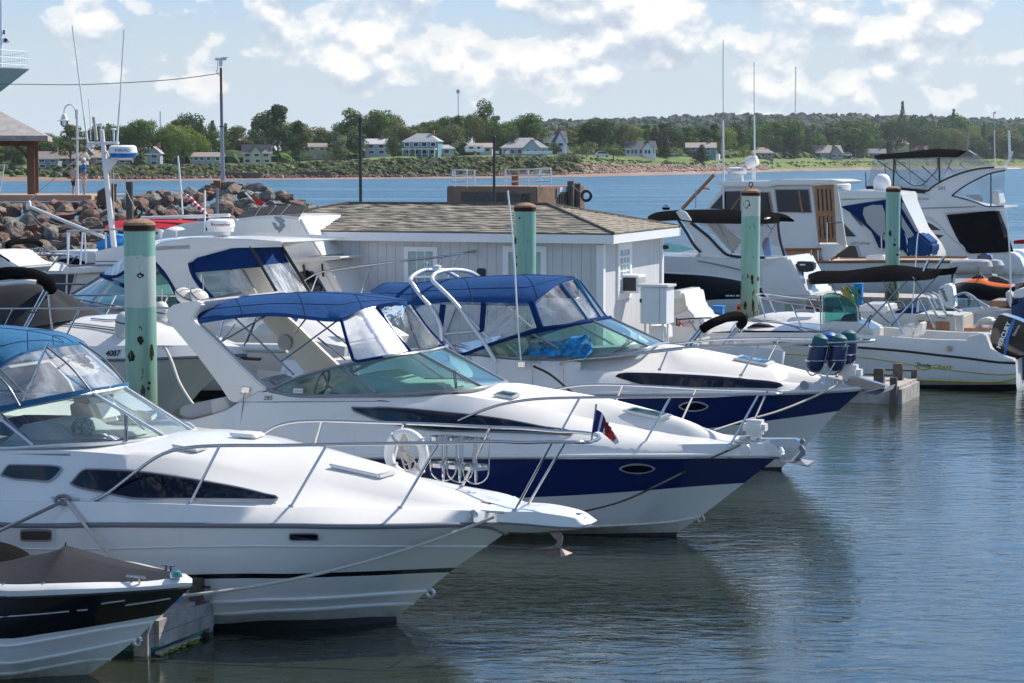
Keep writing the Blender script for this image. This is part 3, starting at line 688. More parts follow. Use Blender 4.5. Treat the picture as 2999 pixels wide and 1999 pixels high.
# arch
arch = F.c(D1([(780,915),(700,850),(600,755),(500,655),(400,555),(285,455),(262,430),(330,330),(300,305),(200,318),(130,335),(85,370),(80,410),(130,490),(300,690),(450,890),(520,1000),(575,1008),(680,960)]),1.27)
prism('radar_arch',F,arch,M['gel'],.14,bevel=.02); 
prism('radar_arch',F,[Vector((p.x,-p.y,p.z)) for p in arch],M['cream'],0,direction=Vector((0,-.12,0)),bevel=.02)
p0,p1 = F.L(*D1([(85,380)])[0],1.27),F.L(*D1([(330,330)])[0],1.27)
prism('arch_top',F,[Vector((p0.x,-1.2,p0.z)),Vector((p0.x+.25,-1.2,p0.z+.12)),Vector((p1.x,-1.2,p1.z+.06)),Vector((p1.x-.05,-1.2,p1.z-.06)),Vector((p0.x+.1,-1.2,p0.z-.16))],M['gel'],2.4,bevel=.03)
lathe('speaker',F,[(0,.0),(.11,.0),(.115,.02),(.09,.03),(0,.028)],Vector(F.L(*D1([(905,592)])[0],-1.13))-Vector((0,.03,0)),M['vinylg'],20,'Y')
tube('outrigger',F,F.c(D1([(330,302,.9),(610,250,.9)])),.012,M['trim'],6)
# bimini
ce = F.c(D1([(272,448,1.18),(400,425,1.17),(540,405,1.16),(700,392,1.16),(840,388,1.15),(1070,412,1.12),(1210,425,1.06),(1290,425,1.0),(1420,368,.72),(1600,322,.32),(1700,312,.1),(1740,312,0)]))
ct = F.c(D1([(215,350),(330,300),(500,286),(850,254),(1100,246),(1300,256),(1500,278),(1640,296),(1700,303),(1735,306)]),0)
rows = vault_rows(ce,ct,40,8,3.0); seams(F,rows,(9,20,30)); lip = rows[0].copy(); lip[:,2] -= .05; rows = [lip]+rows
V,Fc,mi = gridmesh(rows+[mir(r) for r in reversed(rows[:-1])]); mkobj('bimini_top',V,Fc,M['canvas'],F,True,60)
for s in ((500,400,290),(850,390,254),(1130,420,246)):
    pass
# bimini bows (steel)
for q in (((800,392,1.12),(462,590,1.2)),((545,410,1.12),(965,815,1.2)),((1280,432,1.0),(880,722,1.16)),((1060,415,-1.1),(970,530,-1.1)),((1095,415,-1.1),(1330,605,-1.1)),((1130,560,-1.0),(1320,715,-1.0)),((560,470,-.5),(470,580,.4)),((700,430,-1.1),(620,620,-1.1))):
    tube('bimini_bow',F,F.c(D1(list(q))),.013,M['steel'],6)
# clear front curtain, near side panel then front
cu_t = F.c(D1([(1290,432,1.0),(1420,372,.72),(1540,338,.45)])); cu_b = F.c(D1([(1380,722,1.06),(1580,688,.95),(1775,655,.45)]))
loft('clear_curtain',F,[cu_t,cu_b],M['vinw'],14)
tube('curtain_hem',F,F.c(D1([(1290,432,1.02),(1330,580,1.05),(1378,728,1.08),(1580,692,.98),(1775,657,.47)])),.022,M['canvasn'],6,20,False,mirror=True)
tube('curtain_zip',F,F.c(D1([(1540,338,.47),(1640,500,.48),(1775,655,.47)])),.014,M['canvasn'],6)
tube('curtain_zip',F,F.c(D1([(1775,330,-.4),(1880,480,-.45),(2010,625,-.47)])),.014,M['canvasn'],6)
loft('clear_curtain',F,[F.c(D1([(1775,330,-.4),(1880,480,-.45),(2010,625,-.5)])),F.c(D1([(1740,340,-.9),(1700,500,-.95),(1740,640,-1.0)]))],M['vin'],10,mirror=False)
ro = []
for k in range(9):
    t = k/8; ro.append(Vector(F.L(*D1([(1520+t*220,345-math.sin(t*3.14)*20)])[0],.35-.7*t)))
rows = [np.array([tuple(p) for p in ro])]
for j,(dz,dy) in enumerate(((-.10,-.10),(-.24,-.09),(-.30,.0),(-.18,.08))):
    r_ = rows[0].copy(); r_[:,2] += dz*(1-.45*np.abs(np.sin(np.arange(9)*1.57))); r_[:,1] += dy; rows.append(r_)
V,Fc,mi = gridmesh([resample(r,30) for r in rows]); mkobj('rolled_curtain',V,Fc,M['vinc'],F,True,60)
# cockpit gear
prism('seat',F,F.c(D1([(860,940),(920,880),(1040,880),(1090,935),(1000,1030),(870,1030)]),.5),M['vinyl'],.5,bevel=.05)
prism('seat',F,F.c(D1([(710,860),(740,835),(800,835),(850,880),(850,960),(740,920)]),.3),M['vinylg'],.6,bevel=.05)
prism('transom_seat',F,F.c(D1([(160,1060),(200,1030),(380,990),(490,982),(515,1010),(525,1045),(400,1095),(280,1130),(180,1110)]),1.0),M['vinylg'],.5,bevel=.05)
prism('seat_cover',F,F.c(D1([(385,1000),(420,985),(490,978),(518,1008),(528,1050),(400,1098)]),1.02),M['vinyl'],.52,bevel=.02)
prism('dashboard',F,F.c(D1([(1180,960),(1250,880),(1400,820),(1540,808),(1640,850),(1720,880),(1960,880),(2020,930),(1800,965)]),.78),M['dash'],.75,bevel=.04)
V,Fc = [],[]
swc = F.L(*D1([(1160,880)])[0],.55)
g = tube_geo([swc+Vector((.07*math.sin(t),.17*math.cos(t),.19*math.sin(t)*1.0)) for t in [2*math.pi*k/20 for k in range(21)]],.018,8,40,closed=True)
sw = mkobj('steering_wheel',g[0],g[1],M['blackr'],F,True,recalc=False)
tubes('spoke',F,[[swc+Vector((.07*math.sin(t),.17*math.cos(t),.19*math.sin(t))),swc+Vector((.1,0,-.03))] for t in (0,2.1,4.2)]+[[swc+Vector((.1,0,-.03)),swc+Vector((.3,0,-.1))]],.015,M['blackr'],6)
lb = F.L(*D1([(640,930)])[0],1.29)
prism('antenna_bracket',F,F.c(D1([(600,930),(615,900),(660,905),(655,940),(625,950)]),1.31),M['steel'],.05)
tube('stern_antenna',F,F.c(D1([(625,940,1.33),(590,1235,1.36)])),.008,M['trim'],5)
prism('antenna_mount',F,F.c(D1([(560,885),(610,890),(620,930),(590,950)]),1.3),M['gel'],.04)
# windows & lettering
ba = bvh(cab2)
GW = Crop(879,674,1.132)
wtp = GW([(172,587),(330,592),(480,605),(640,622),(800,652),(905,676)]); wbt = GW([(172,589),(215,612),(290,637),(380,655),(470,665),(640,669),(780,673),(905,679)])
decal('side_window',F,wtp,wbt,ba,M['darkb'],.016,48,8,mirror=False)
moulding(F,wtp+list(reversed(wbt)),ba,.012,'trim')
text('lettering',F,'285',D1([(758,990)])[0],D1([(817,990)])[0],M['ink'],ba,squash=.9)
tube('pinstripe',F,surf_line(F,D1([(600,1004),(1000,1003),(1540,1000)]),ba,.003),.005,M['trim'],4)
decal('stripe_tip',F,D1([(1535,993),(1560,993),(1630,1000)]),D1([(1545,1000),(1560,1001),(1630,1002)]),ba,M['navy'],.004,6,1)
stk = prism('permit_sticker',F,F.c(D1([(963,910),(1027,913),(1025,942),(961,939)]),1.24),M['inkw'],.004)
text('lettering',F,'QM-09',D1([(968,933)])[0],D1([(1023,936)])[0],M['inkb'],None,1.26,off=0)
bh = bvh(hull2)
def portoval(F,bh,C_,cx_,cy_,a,b):
    def ov(a,b,off,nm,m_,par=None):
        n = 28; V = []
        for k in range(n):
            t = 2*math.pi*k/n; xx = math.cos(t)*a; yy = math.copysign(abs(math.sin(t))**1.25,math.sin(t))*b
            p = C_([(cx_+xx,cy_+yy)])[0]; h = F.hit(bh,*p,off); V.append(h[0])
        o = mkobj(nm,V,[tuple(range(n))],m_,F)
        if par: o.parent = par
        return o
    f_ = ov(a,b,.008,'porthole',M['alu']); ov(a*.86,b*.72,.014,'pane',M['dark'],f_)
portoval(F,bh,D3,390,1460,126,36)
# rails
nr = F.c(D2([(600,1370,1.22),(640,1340,1.2),(700,1305,1.18),(870,1220,1.12),(1100,1138,1.04),(1350,1100,.95),(1650,1090,.84),(1950,1087,.7),(2275,1083,.52)])+D3([(900,961,.4),(1150,951,.26),(1320,950,.16),(1370,948,.08),(1387,944,0)]))
posts = [F.c([a,b]) for a,b in ((D2([(1640,1092,.85)])[0],D2([(1470,1400,.98)])[0]),(D3([(622,966,.56)])[0],D3([(438,1293,.68)])[0]),(D3([(1228,952,.2)])[0],D3([(1030,1302,.38)])[0]))]
rail_set(F,nr,posts,.018)
for q in (((1040,1085),(1110,1062),(1238,1083),(1180,1108)),((1930,1195),(2000,1172),(2280,1225),(2200,1250))):
    pts = [F.hit(bvh(deck2),*p,.01) for p in D2(list(q))]; pts = [p[0] for p in pts if p]
    if len(pts) == 4:
        hq = prism('deck_hatch',F,pts,M['gel'],bevel=.01,direction=Vector((0,0,.035)))
        c_ = sum(pts,Vector())/4; prism('pane',hq,[c_+(p-c_)*.8+Vector((0,0,.038)) for p in pts],M['teal'],direction=Vector((0,0,.004)))
for q in (((770,905),(790,1050)),((785,905),(797,1050)),((775,905),(868,980))):
    tube('wiper',F,F.c(D2([(*q[0],.62),(*q[1],.72)])),.010,M['trim'],6)
prism('wiper_motor',F,F.c(D2([(760,1045),(800,1040),(800,1070),(762,1070)]),.75),M['ink'],.05)
# bow gear: search light, roller, anchor
sp = lathe('searchlight_base',F,[(0,0),(.09,0),(.09,.04),(.07,.06),(.07,.2),(0,.2)],F.L(*D3([(1200,1262)])[0],0),M['gel'],18)
box('searchlight',F,F.L(*D3([(1203,1175)])[0],0),(.30,.24,.19),M['gel'],bevel=.05)
prism('bow_roller',F,F.c(D3([(1085,1245),(1150,1238),(1250,1258),(1480,1258),(1520,1290),(1500,1325),(1430,1318),(1250,1300),(1100,1280)]),.08),M['steel'],.16,bevel=.01)
prism('bow_nose',F,F.c(D3([(1250,1290),(1330,1298),(1360,1330),(1382,1365),(1375,1382),(1250,1372)]),.12),M['gel'],.24,bevel=.03)
cleat(F,*D3([(1110,1298)])[0],.35,.2); lathe('vent',F,[(0,0),(.07,0),(.075,.012),(0,.012)],F.L(*D3([(1130,1332)])[0],.55),M['alu'],18,'Y')
an = Fr('anchor','grey plough anchor on the bow roller of the navy cruiser numbered 285','anchor',on(b2,D3([(1500,1290)])[0]+(0,)),22)
prism('shank',an,an.c(D3([(1465,1290),(1530,1255),(1545,1275),(1520,1300),(1545,1330),(1550,1365),(1520,1390),(1470,1400),(1500,1365),(1515,1345),(1500,1310),(1470,1310)]),0),M['iron'],.035)
mkobj('fluke',[an.L(*D3([p])[0][:2],w) for p,w in (((1372,1408),0),((1500,1392),0),((1610,1408),-.2),((1580,1452),.05),((1450,1425),.15),((1560,1440),.25))],
      [(0,1,5,4),(1,2,5),(0,2,1),(5,2,3),(4,5,3)],M['iron'],an)
lathe('bow_eye',F,[(.03,-.012),(.055,-.012),(.055,.012),(.03,.012),(.03,-.012)],F.L(*D7([(637,578)])[0],0),M['steel'],12,'Y')
lathe('bow_eye',b1,[(.03,-.012),(.055,-.012),(.055,.012),(.03,.012),(.03,-.012)],b1.L(*D6([(1083,1262)])[0],0),M['steel'],12,'Y')
rope('black rope from the navy cruiser bow cleat running back along its side',WP(b2,D3([(1100,1298,.4),(1000,1345,.75),(880,1395,1.0)])),'ropek',.014)
rope('black rope drooping from the navy hull down towards the front pulpit',WP(b2,D7([(560,325,.75),(400,405,1.2),(200,490,1.6),(0,540,2.0)])+D6([(2000,722,2.1),(1900,760,2.3)])),'ropek',.014)

# ================================================================= the third cruiser, with the steel wakeboard tower
b3 = Fr('motor_cruiser','farther navy and white cruiser with a steel tube arch and full blue and clear canvas','boat',at_z(*D3([(1392,1467)])[0]),22,'motor cruisers moored side by side')
F = b3
sheer = F.c(S_([(1050,1158,1.4),(1400,1155,1.4),(1700,1152,1.3),(1950,1151,1.12),(2150,1150,.88),(2292,1148,.64),(2400,1144,.4),(2480,1139,.18),(2533,1134,0)]))
hb = F.c(S_([(1050,1285,1.35),(1400,1283,1.34),(1800,1272,1.1),(2000,1260,.85),(2125,1248,.65),(2253,1231,.4),(2360,1217,.18),(2455,1203,0)]))
hc = F.c(S_([(1050,1350,1.3),(1400,1350,1.22),(1800,1345,.9),(2100,1330,.45),(2250,1315,.2),(2362,1303,0)]))
hw = F.c(S_([(1050,1372,1.1),(1800,1372,.5),(2291,1367,0)]))
hk_ = [Vector((p.x-.05,p.y*.9,-.12)) for p in hw]; hk2 = [Vector((p.x-.4,p.y*.3,-.5)) for p in hw]
sheer,hb,hc,hw,hk_,hk2 = [ext(l,-8.3) for l in (sheer,hb,hc,hw,hk_,hk2)]
hull3 = loft('hull',F,[sheer,hb,hc,hw,hk_,hk2],[M['gel_b'],M['navy'],M['boot']],56,[1,0,0,2,2],cap0=True,angle=25)
tube('rub_rail',F,sheer,.03,M['gel'],8,60,mirror=True); tube('rub_strip',F,[Vector((p.x,p.y-.02,p.z-.04)) for p in sheer],.012,M['steel'],6,60)
crs = F.c(D2([(-400,830,1.25),(400,820,1.25),(830,800,1.24),(960,812,1.22),(1240,836,1.16),(1650,852,1.08)])+D3([(0,772,.98),(200,776,.92),(520,785,.82),(1100,824,.62),(1400,862,.48)])+E5([(1500,1040,.44),(1700,1062,.36),(2000,1072,.22),(2200,1088,.12),(2330,1105,.05),(2400,1112,0)]))
mid = F.c(D2([(-400,950,1.34),(400,940,1.34),(1000,930,1.3),(1500,900,1.24)])+D3([(0,800,1.12),(300,806,1.03),(800,828,.87),(1200,862,.7),(1395,885,.58)])+E5([(1700,1085,.44),(2000,1092,.3),(2300,1112,.1),(2400,1114,0)]))
cen = F.c(D2([(900,770),(1300,762),(1700,752),(2100,742),(2180,738)])+D3([(540,603),(800,642),(1060,692),(1340,740),(1600,802),(1760,842),(1880,872),(1950,893)]))
rows = [resample(l,60) for l in (ext(sheer[1:-1]+[Vector(crs[-1])-Vector((0,0,.05))],-8.3),ext(mid,-8.3),ext(crs,-8.3))]
V,Fc,mi = gridmesh(rows); V2,F2,_ = gridmesh([mir(r) for r in rows]); V = np.concatenate([V,V2]); Fc = Fc+[tuple(i+len(V2) for i in f) for f in F2]
cab3 = mkobj('deck',V,Fc,M['gel'],F,True,60)
dsl = F.c(D2([(1240,838,1.15),(1650,852,1.08)])+D3([(0,772,.98),(200,776,.92),(520,785,.82),(1100,824,.62),(1400,862,.48)])+E5([(1500,1040,.44),(1700,1062,.36),(2000,1072,.22),(2200,1088,.12),(2330,1105,.05),(2400,1112,0)]))
vr = vault_rows(dsl,cen,50,7,2.0); V,Fc,mi = gridmesh(vr+[mir(r) for r in reversed(vr[:-1])]); deck3 = mkobj('foredeck',V,Fc,M['deck'],F,True,50)
box('cockpit_floor',F,(-6.2,0,.7),(4.2,2.4,.05),M['gel']); box('transom',F,(-8.25,0,1.0),(.12,2.7,.9),M['gel'],bevel=.03)
for s in (-1,1): box('cockpit_side',F,(-6.4,s*1.2,1.0),(3.4,.06,.6),M['gel'])
wb = F.c(D2([(830,800,1.22),(940,795,1.2),(1080,812,1.17),(1240,822,1.14),(1500,815,1.06),(1850,795,.86),(2125,745,.42),(2180,725,0)]))
wt = F.c(D2([(830,798,1.2),(1030,725,1.16),(1200,670,1.12),(1400,625,1.04),(1560,592,.85),(1730,562,.42),(1790,548,0)]))
loft('windshield',F,[wb,wt],M['teal'],40,smooth=True)
tube('windshield_frame',F,wb,.026,M['greyt'],6,40,mirror=True); tube('windshield_frame',F,wt,.03,M['canvasn'],6,40,mirror=True)
for a,b in (((1730,562,.42),(2125,745,.42)),((1310,650,1.08),(1580,800,1.05))):
    a,b = F.c(D2([a,b])); tube('mullion',F,[a,b],.022,M['greyt'],6); tube('mullion',F,[(a[0],-a[1],a[2]),(b[0],-b[1],b[2])],.022,M['greyt'],6)
ce = F.c(D2([(200,420,1.15),(480,465,1.15),(580,425,1.15),(760,425,1.14),(1000,430,1.12),(1200,434,1.08),(1310,432,1.02),(1400,370,.8),(1510,300,.4),(1570,270,.1),(1610,268,0)]))
ct = F.c(D2([(200,355),(300,300),(460,300),(700,275),(1000,252),(1250,244),(1450,250),(1570,256),(1605,262)]),0)
rows = vault_rows(ce,ct,40,8,3.0); seams(F,rows,(8,18,29)); lip = rows[0].copy(); lip[:,2] -= .06; rows = [lip]+rows
V,Fc,mi = gridmesh(rows+[mir(r) for r in reversed(rows[:-1])]); mkobj('canvas_top',V,Fc,M['canvas'],F,True,60)
ct_ = F.c(D2([(500,460,1.16),(760,432,1.15),(1000,436,1.13),(1200,440,1.1),(1310,440,1.04),(1400,378,.82),(1510,306,.42),(1610,275,0)]))
cb_ = F.c(D2([(700,740,1.24),(820,790,1.22),(1030,722,1.18),(1200,668,1.13),(1370,615,1.06),(1560,590,.87),(1700,560,.42),(1780,545,0)]))
loft('clear_curtain',F,[ct_,cb_],M['vin'],30)
tube('curtain_hem',F,[Vector((p.x,p.y*1.02,p.z)) for p in cb_],.03,M['canvasn'],6,40,mirror=True)
for a,b,r_ in (((700,450,1.17),(680,600,1.2),.05),((980,432,1.15),(965,640,1.17),.045),((1308,430,1.06),(1370,615,1.08),.055)):
    a,b = F.c(D2([a,b])); tube('canvas_strip',F,[a,b],r_,M['canvasn'],6)
for q in (((1510,300,.44),(1600,420,.44),(1700,560,.44)),((1605,275,.05),(1690,400,.02),(1785,540,0))):
    tube('curtain_zip',F,F.c(D2(list(q))),.02,M['canvas2'],6,mirror=True)
# steel tower
for s,A_,w0 in ((1,[(1065,850,1.32),(1000,740,1.27),(900,600,1.22),(800,460,1.2),(700,355,1.16),(640,300,1.1),(625,270,.95),(650,235,.7),(750,212,.3),(800,212,.0),(870,222,-.3),(950,258,-.75)],0),
                 (1,[(690,700,1.25),(680,600,1.25),(640,500,1.2),(540,385,1.16),(490,310,1.1),(475,280,.95),(510,240,.6),(570,215,.2),(690,212,-.3),(800,262,-.8)],1)):
    tube('tower_tube',F,F.c(D2(A_)),.035,M['alu'],10)
for q in (((495,262,1.0),(640,262,.9)),((570,215,.2),(770,212,.2)),((690,655,1.2),(930,635,1.2)),((690,660,1.2),(795,780,1.2)),((930,430,-1.1),(1035,650,-1.1)),((1000,670,1.0),(1210,480,1.0)),((1100,435,-1.0),(1310,610,-1.0)),((800,460,1.18),(1030,700,1.18)),((600,430,1.1),(760,440,1.1))):
    tube('tower_strut',F,F.c(D2(list(q))),.022,M['alu'],8)
lathe('all_round_light',F,[(0,.12),(.035,.12),(.04,.08),(.02,.05),(.03,.0),(0,0)],F.L(*D2([(590,205)])[0],.1),M['steel'],12)
lathe('gps_dome',F,[(0,.08),(.06,.07),(.07,.04),(.03,.03),(.03,0),(0,0)],F.L(*D2([(660,208)])[0],-.1),M['pad'],12)
box('tower_light',F,F.L(*D2([(965,235)])[0],-.8),(.16,.1,.18),M['ink'],bevel=.02)
tube('whip_antenna',F,F.c(D2([(1236,835,1.3),(1218,620,1.3),(1180,0,1.3)])+C2([(1733,840,1.3)])),.014,M['pad'],6)
prism('antenna_bracket',F,F.c(D2([(1215,845),(1262,845),(1262,880),(1215,880)]),1.32),M['steel'],.03)
cleat(F,*D2([(1322,862)])[0],1.32,.26)
for q in (((1320,870,1.36),(1315,1015,1.4)),((1530,850,1.34),(1532,1045,1.4)),((1070,870,1.36),(1068,940,1.4))):
    tube('fender_line',F,F.c(D2(list(q))),.008,M['rope'],5)
prism('console',F,F.c(D2([(1000,800),(1060,690),(1100,670),(1240,690),(1240,815)]),.9),M['cream'],.3,bevel=.03)
lathe('speaker',F,[(0,0),(.12,0),(.125,.02),(0,.02)],Vector(F.L(*D2([(1182,765)])[0],.93)),M['vinylg'],20,'Y')
prism('dashboard',F,F.c(D2([(1560,820),(1640,755),(1900,745),(2050,745),(1980,790),(1800,815)]),.7),M['dash'],.7,bevel=.03)
tw = Fr('towel','crumpled blue and white beach towels behind the green tinted windshield','towel',on(b3,D2([(1500,800)])[0]+(.75,)),22)
random.seed(8); tp = resample([tw.L(*D2([p])[0],.2) for p in ((1265,800),(1310,720),(1400,705),(1500,700),(1600,670),(1680,660),(1720,700),(1735,745))],30)
rows = [tp]
for k in range(1,9):
    t = k/8; r_ = tp.copy(); zb = tw.L(*D2([(1500,800)])[0],.2).z
    r_[:,1] += -.22*t-.05*np.sin(np.arange(30)*.9+k); r_[:,2] = tp[:,2]*(1-t**1.6)+zb*t**1.6+.03*np.sin(np.arange(30)*1.3+k*1.1)*(1-t); rows.append(r_)
V,Fc,mi = gridmesh(rows); mkobj('cloth',V,Fc,M['towel'],tw,True,60)
ba = bvh(cab3)
decal('side_window',F,D3([(242,828),(262,812),(320,806),(800,822),(1150,850),(1360,874),(1394,890)]),D3([(242,832),(300,852),(500,897),(700,903),(1000,906),(1340,910),(1394,896)]),ba,M['darkb'],.016,48,8)
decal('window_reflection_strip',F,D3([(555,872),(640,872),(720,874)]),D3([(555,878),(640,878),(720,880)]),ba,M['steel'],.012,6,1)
portoval(F,bvh(hull3),D3,778,1032,104,36)
nr = F.c(D2([(1500,860,1.22),(1540,842,1.2),(1850,812,1.12),(2351,752,.96)])+D3([(300,680,.95),(700,630,.82),(1225,607,.64),(1600,600,.48),(1830,592,.34),(1950,588,.22),(2010,582,.1),(2030,573,0)]))
posts = [F.c([a,b]) for a,b in ((D3([(600,650,.84)])[0],D3([(545,782,.9)])[0]),(D3([(1225,610,.62)])[0],D3([(1105,822,.68)])[0]),(D3([(1830,600,.32)])[0],D3([(1672,868,.44)])[0]))]
rail_set(F,nr,posts,.018)
hq = [F.hit(bvh(deck3),*p,.01) for p in D3([(1050,715),(1110,695),(1340,740),(1285,762)])]; hq = [p[0] for p in hq if p]
if len(hq) == 4:
    h_ = prism('deck_hatch',F,hq,M['gel'],bevel=.01,direction=Vector((0,0,.035))); c_ = sum(hq,Vector())/4
    prism('pane',h_,[c_+(p-c_)*.8+Vector((0,0,.038)) for p in hq],M['teal'],direction=Vector((0,0,.004)))
text('lettering',F,'335',D2([(845,836)])[0],D2([(900,836)])[0],M['inkg'],ba)
for q in (((1855,795),(1960,715)),((1845,800),(2005,703))): tube('wiper',F,F.c(D2([(*q[0],.85),(*q[1],.62)])),.010,M['trim'],6)
lathe('searchlight_base',F,[(0,0),(.08,0),(.08,.1),(0,.1)],F.L(*D3([(1850,825)])[0],0),M['gel'],16)
box('searchlight',F,F.L(*D3([(1860,797)])[0],0),(.36,.3,.24),M['gel'],bevel=.07)
prism('bow_roller',F,F.c(D3([(1830,870),(1850,815),(2100,890),(2095,915),(1900,905),(1820,880)]),.08),M['steel'],.16,bevel=.01)
an = Fr('anchor','dark anchor on the bow roller of the farther navy cruiser by the right dock','anchor',on(b3,D3([(2090,890)])[0]+(0,)),22)
prism('shank',an,an.c(D3([(1850,835),(1870,825),(2090,900),(2085,918),(1900,870)]),0),M['iron'],.03)
mkobj('fluke',[an.L(*D3([p])[0][:2],w) for p,w in (((1940,940),0),((2060,915),0),((2170,880),-.22),((2150,915),0),((2040,955),.2))],[(0,1,4),(1,2,3),(1,3,4),(0,2,1)],M['iron'],an)
cleat(F,*D3([(1790,868)])[0],.2,.2); lathe('vent',F,[(0,0),(.07,0),(.075,.012),(0,.012)],F.L(*D3([(1540,890)])[0],.5),M['inkg'],18,'Y')
rope('pale rope from the farther navy cruiser bow down to the 285 cruiser side',WP(b3,D3([(1790,875,.2),(1600,970,.9),(1350,1070,1.6),(1100,1140,2.2),(920,1198,2.7)])),'rope',.016)
rope('black rope from the side cleat of the farther navy cruiser to the 285 deck',WP(b3,D2([(1325,875,1.36),(1420,920,1.8),(1585,1052,2.6)])),'ropek',.02)
# fenders in baskets on the third boat's bow
for k,(tx,ty,bx,by) in enumerate(((1660,548,1600,795),(1720,530,1690,740),(1790,548,1745,790),(1850,515,1830,745))):
    w_ = (.42,.1,.26,-.15)[k]
    a = on(b3,D3([(tx,ty)])[0]+(w_,)); b_ = on(b3,D3([(bx,by)])[0]+(w_,))
    ff = Fr('fender',['leftmost teal capped navy fender in the bow rail baskets','paler blue fender half hidden between the two front ones in the baskets','third navy fender from the left standing in the bow rail baskets','rightmost navy fender with a tall teal cap on the bow rail'][k],'fender',b_,22,'fenders in the bow rail baskets')
    L_ = (a-b_).length; ax = ff.Mi @ (a-b_); 
    V,Fc = lathe_geo([(0,0),(.06,.01),(.12,.06),(.135,.12),(.135,L_-.16),(.12,L_-.09)],(0,0,0),18)
    rot = Vector((0,0,1)).rotation_difference(ax).to_matrix(); V = [rot @ v for v in V]
    M['fender2'] = M.get('fender2') or mat('blue_fender',(.01,.09,.36),.45)
    mkobj('body',V,Fc,M['fender2'] if k == 1 else M['fender'],ff,True)
    V,Fc = lathe_geo([(.125,L_-.16),(.13,L_-.09),(.11,L_-.02),(.05,L_+.02),(0,L_+.02)],(0,0,0),18); V = [rot @ v for v in V]
    mkobj('cap',V,Fc,M['fender2'] if k == 1 else M['fcap'],ff,True)
    for h_ in (.32,.72):
        c_ = ax*h_; g = tube_geo([c_+Vector((.155*math.cos(t),.155*math.sin(t),0)) for t in [2*math.pi*i/16 for i in range(17)]],.014,6,32,closed=True)
        if k != 1: mkobj('basket_hoop',g[0],g[1],M['steel'],ff,True,recalc=False)
    if k != 1:
        g = tube_geo([ax*.75+Vector((.15,-.05,0)),ax*.2+Vector((.15,-.05,0)),Vector((.1,-.05,.0)),Vector((0,-.05,-.05)),Vector((-.12,-.05,.06))],.012,6); mkobj('basket_bar',g[0],g[1],M['steel'],ff,True,recalc=False)

# ================================================================= black bowrider, bottom left
b0 = Fr('bowrider','black hulled bowrider with a charcoal bow cover, nearest boat at the lower left','boat',at_z(*D5([(685,1502)])[0]),20)
F = b0
F.c = lambda pts,w=None: [b0.L(p[0],p[1],.74*(p[2] if len(p) > 2 else (w or 0.0))) for p in pts]
sheer = F.c(D5([(0,912,1.0),(300,908,.93),(700,890,.74),(1100,866,.42),(1300,852,.22),(1410,842,.1),(1462,832,0)]))
hb = F.c(D5([(0,1228,.94),(400,1182,.74),(800,1120,.42),(1050,1078,.18),(1240,1045,0)]))
s1 = F.c(D5([(0,1282,.9),(400,1228,.68),(800,1155,.34),(1180,1098,0)]))
s2 = F.c(D5([(0,1415,.8),(400,1362,.54),(700,1302,.28),(1050,1228,0)]))
s3 = F.c(D5([(0,1495,.68),(400,1440,.38),(700,1390,.12),(855,1382,0)]))
hw = F.c(D5([(0,1530,.6),(300,1528,.32),(680,1502,0)]))
hk_ = [Vector((p.x-.05,p.y*.8,-.2)) for p in hw]
sheer,hb,s1,s2,s3,hw,hk_ = [ext(l,-5.2) for l in (sheer,hb,s1,s2,s3,hw,hk_)]
hull0 = loft('hull',F,[sheer,hb,s1,s2,s3,hw,hk_],[M['gel_b'],M['black'],M['boot']],50,[1,0,0,0,0,0],cap0=True,angle=20)
for l in (s1,s2,s3): tube('spray_rail',F,[Vector((p.x,p.y-.012,p.z)) for p in l],.016,M['gel_b'],6,50)
d1 = F.c(D5([(0,860,1.02),(500,850,.86),(1000,835,.53),(1250,818,.3),(1400,798,.13),(1455,790,.06),(1472,800,0)]))
d2 = F.c(D5([(0,812,.95),(500,806,.80),(960,797,.48),(1150,790,.33),(1300,770,.19),(1380,750,.07),(1400,742,0)]))
loft('deck',F,[ext(l,-5.2) for l in (F.c(D5([(0,905,1.0),(300,903,.93),(700,886,.74),(1100,862,.42),(1300,848,.22),(1410,838,.1),(1464,826,0)])),d1,d2)]+[ext([Vector((p.x-.05,0,p.z+.01)) for p in d2],-5.2)],M['gel_b'],50,center=True,cap0=True,angle=50)
ce = F.c(D5([(0,800,.92),(400,799,.82),(830,795,.54),(960,792,.46),(1150,786,.31),(1280,766,.17),(1335,740,.06),(1345,725,0)]))
cc_ = F.c(D5([(0,640),(120,620),(230,595),(380,565),(470,535),(494,520),(502,508),(511,521),(540,545),(620,590),(850,655),(1050,692),(1220,712),(1300,718),(1342,724)]),0)
ce = ext(ce,-4.6); cc_ = ext(cc_,-4.6,0)
vr = vault_rows(ce,cc_,120,8,1.12); V,Fc,mi = gridmesh(vr+[mir(r) for r in reversed(vr[:-1])]); mkobj('bow_cover',V,Fc,M['canvasg'],F,True,60)
for k in range(9):
    p = resample(ce,60)[14+k*4]; 
    if k < 9: lathe('snap',F,[(0,.012),(.012,.01),(.014,0),(0,0)],(p[0],p[1]-.012,p[2]-.005),M['steel'],8,'Y')
tube('cover_pole_tip',F,F.c(D5([(502,520),(503,492)]),0),.008,M['blackr'],6)
fc = F.L(*D5([(278,582)])[0],-.72); fu = fc.x
wv = [Vector((-5,-.95,fc.z)),Vector((fu-.9,-.95,fc.z)),Vector((fu-.25,-.85,fc.z)),Vector((fu,-.6,fc.z)),Vector((fu+.12,0,fc.z))]
z1 = F.L(*D5([(0,430)])[0],-.5).z
wv2 = [Vector((-5,0,z1)),Vector((fu-1.3,0,z1)),Vector((fu-.8,0,z1-.02)),Vector((fu-.2,0,fc.z+.18)),Vector((fu+.12,0,fc.z+.01))]
